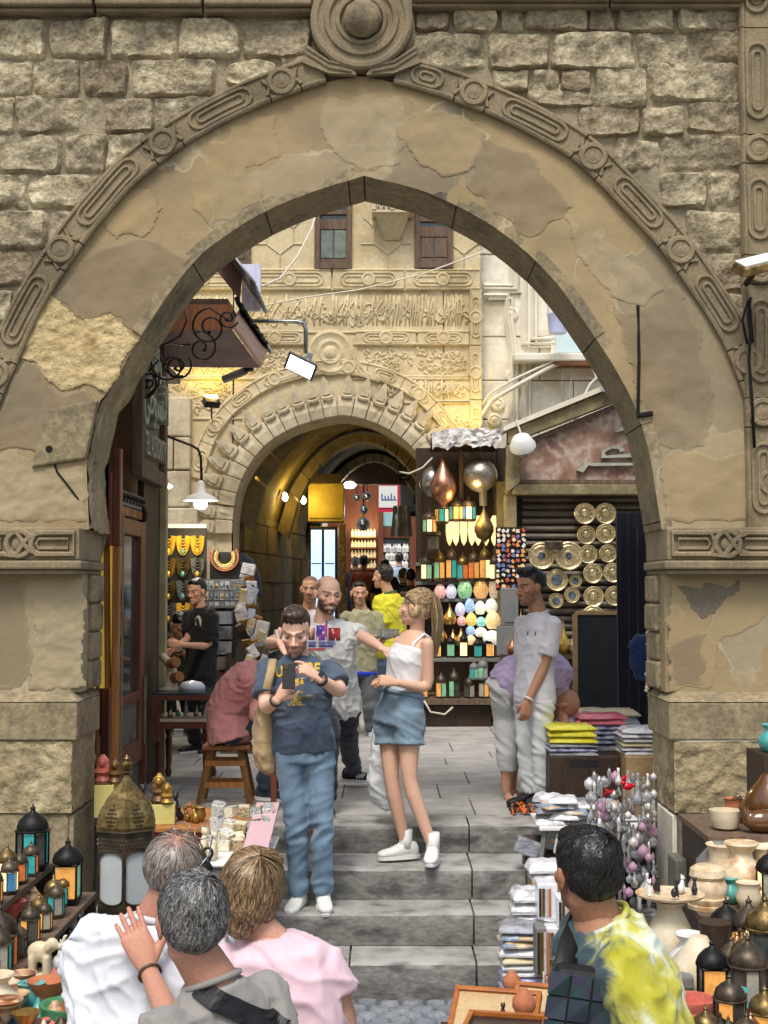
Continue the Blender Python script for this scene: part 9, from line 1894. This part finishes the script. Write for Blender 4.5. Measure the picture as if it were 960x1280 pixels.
rr=random.Random(77);SM=[('honey onyx',m_alab),('banded onyx',m_stripe),('jet black',m_jet),('gilt',m_gold),('turquoise',m_turq),('white stone',m_ivory),('terracotta',m_terra),('dark metal',m_darkmetal),('aged brass',m_brassold),('pink onyx',m_pink)]
def crowd(n,spots,where,grp,h0,h1):
 for i in range(n):
  x,y,z=spots(i);nm,m=SM[rr.randrange(len(SM))];k=i%6;lb='%s %s, %s'%(nm,('jar','vase','seated cat','goblet','bottle','pot')[k],where(i));h=rr.uniform(h0,h1)
  if k==2:cat(lb,(x,y,z),h,m,grp,rr.uniform(-1,1))
  else:vase(lb,(x,y,z),h,m,(1,0,0,2,4,5)[k],grp,('jar','vase','','goblet','bottle','pot')[k])
ROW3=('front','middle','rear')
crowd(21,lambda i:(-1.40+(i%7)*.065+rr.uniform(-.012,.012),4.65+(i//7)*.14+rr.uniform(-.03,.03),.101),lambda i:'%s from left in the %s row of the low left shelf'%(ORD[i%7],ROW3[i//7]),'small wares on the low left shelf',.06,.11)
crowd(12,lambda i:(-1.66+(i%2)*.1+rr.uniform(-.02,.02),4.75+(i//2)*.27,.166),lambda i:'%s along the %s edge of the lower left plank'%(ORD[i//2],('outer','inner')[i%2]),'small wares on the left plank',.09,.15)
crowd(14,lambda i:(1.30+(i%7)*.13+rr.uniform(-.02,.02),4.85+(i//7)*.3+rr.uniform(-.05,.05),-.019),lambda i:'%s from left, %s row of the lowest right shelf'%(ORD[i%7],ROW3[i//7]),'small wares on the low right shelf',.07,.14)
crowd(16,lambda i:(1.36+(i%8)*.12+rr.uniform(-.02,.02),5.65+(i//8)*.42+rr.uniform(-.05,.05),-.089),lambda i:'%s from left, %s row of the second right shelf'%(ORD[i%8],ROW3[i//8]),'small wares on the second right shelf',.09,.17)
crowd(9,lambda i:(1.55+i*.1,6.5+rr.uniform(-.08,.1),.101),lambda i:'%s from the left along the third right shelf'%ORD[i],'small wares on the third right shelf',.08,.15)
for i in range(9):lantern('tiny lantern, %s from the left in the front line of the lowest right shelf'%ORD[i],(1.10+i*.085,4.76+.03*(i%3),-.019),rr.uniform(.15,.22),[('amber','teal','clear','dark','green')[(i+j)%5]for j in range(2)],('hex','square')[i%2],(m_brassold,m_darkmetal,m_copper)[i%3],'tiny lanterns on the right')
for i in range(8):lantern('tiny lantern, %s from the near end along the lower left plank'%ORD[i],(-1.43-.02*(i%2),4.72+i*.22,.166),rr.uniform(.14,.2),[('dark','amber','clear','teal')[(i+j)%4]for j in range(2)],('hex','square')[i%2],(m_darkmetal,m_brassold)[i%2],'tiny lanterns on the left')
for i in range(18):
 t=i/18;x=.70+.5*rr.random();y=8.9-1.1*t;z=zt3-.05-.55*t+rr.uniform(-.03,.05);c=('white','print','grey','white','lilac','white')[i%6]
 box_thing('film_bag','%s film bag, %s %s of the spill beside the steps'%({'white':'white','print':'printed','grey':'grey','lilac':'lilac'}[c],('highest','middle','lowest')[i%3],('at the top','in the upper part','in the middle','in the lower part','near the bottom','at the foot')[i//3]),'bag',(x+.2,y,z),(rr.uniform(.10,.18),rr.uniform(.05,.1),rr.uniform(.08,.16)),G_[c],'film bags beside the steps',(rr.uniform(-.5,.5),rr.uniform(-.5,.5),rr.uniform(-.8,.8)),.012)
mb=MB();mb.add([(.9,9.0,zt3-.1),(1.35,9.0,zt3-.1),(1.35,7.9,-.66),(.9,7.9,-.66),(.9,9.0,ZST),(1.35,9.0,ZST),(1.35,7.9,ZST),(.9,7.9,ZST)],[(0,1,2,3),(4,7,6,5),(0,4,5,1),(1,5,6,2),(2,6,7,3),(3,7,4,0)]);tag(mb.build('sloping_stand',m_wooddk),'sloping dark stand under the film bags beside the steps','stand')
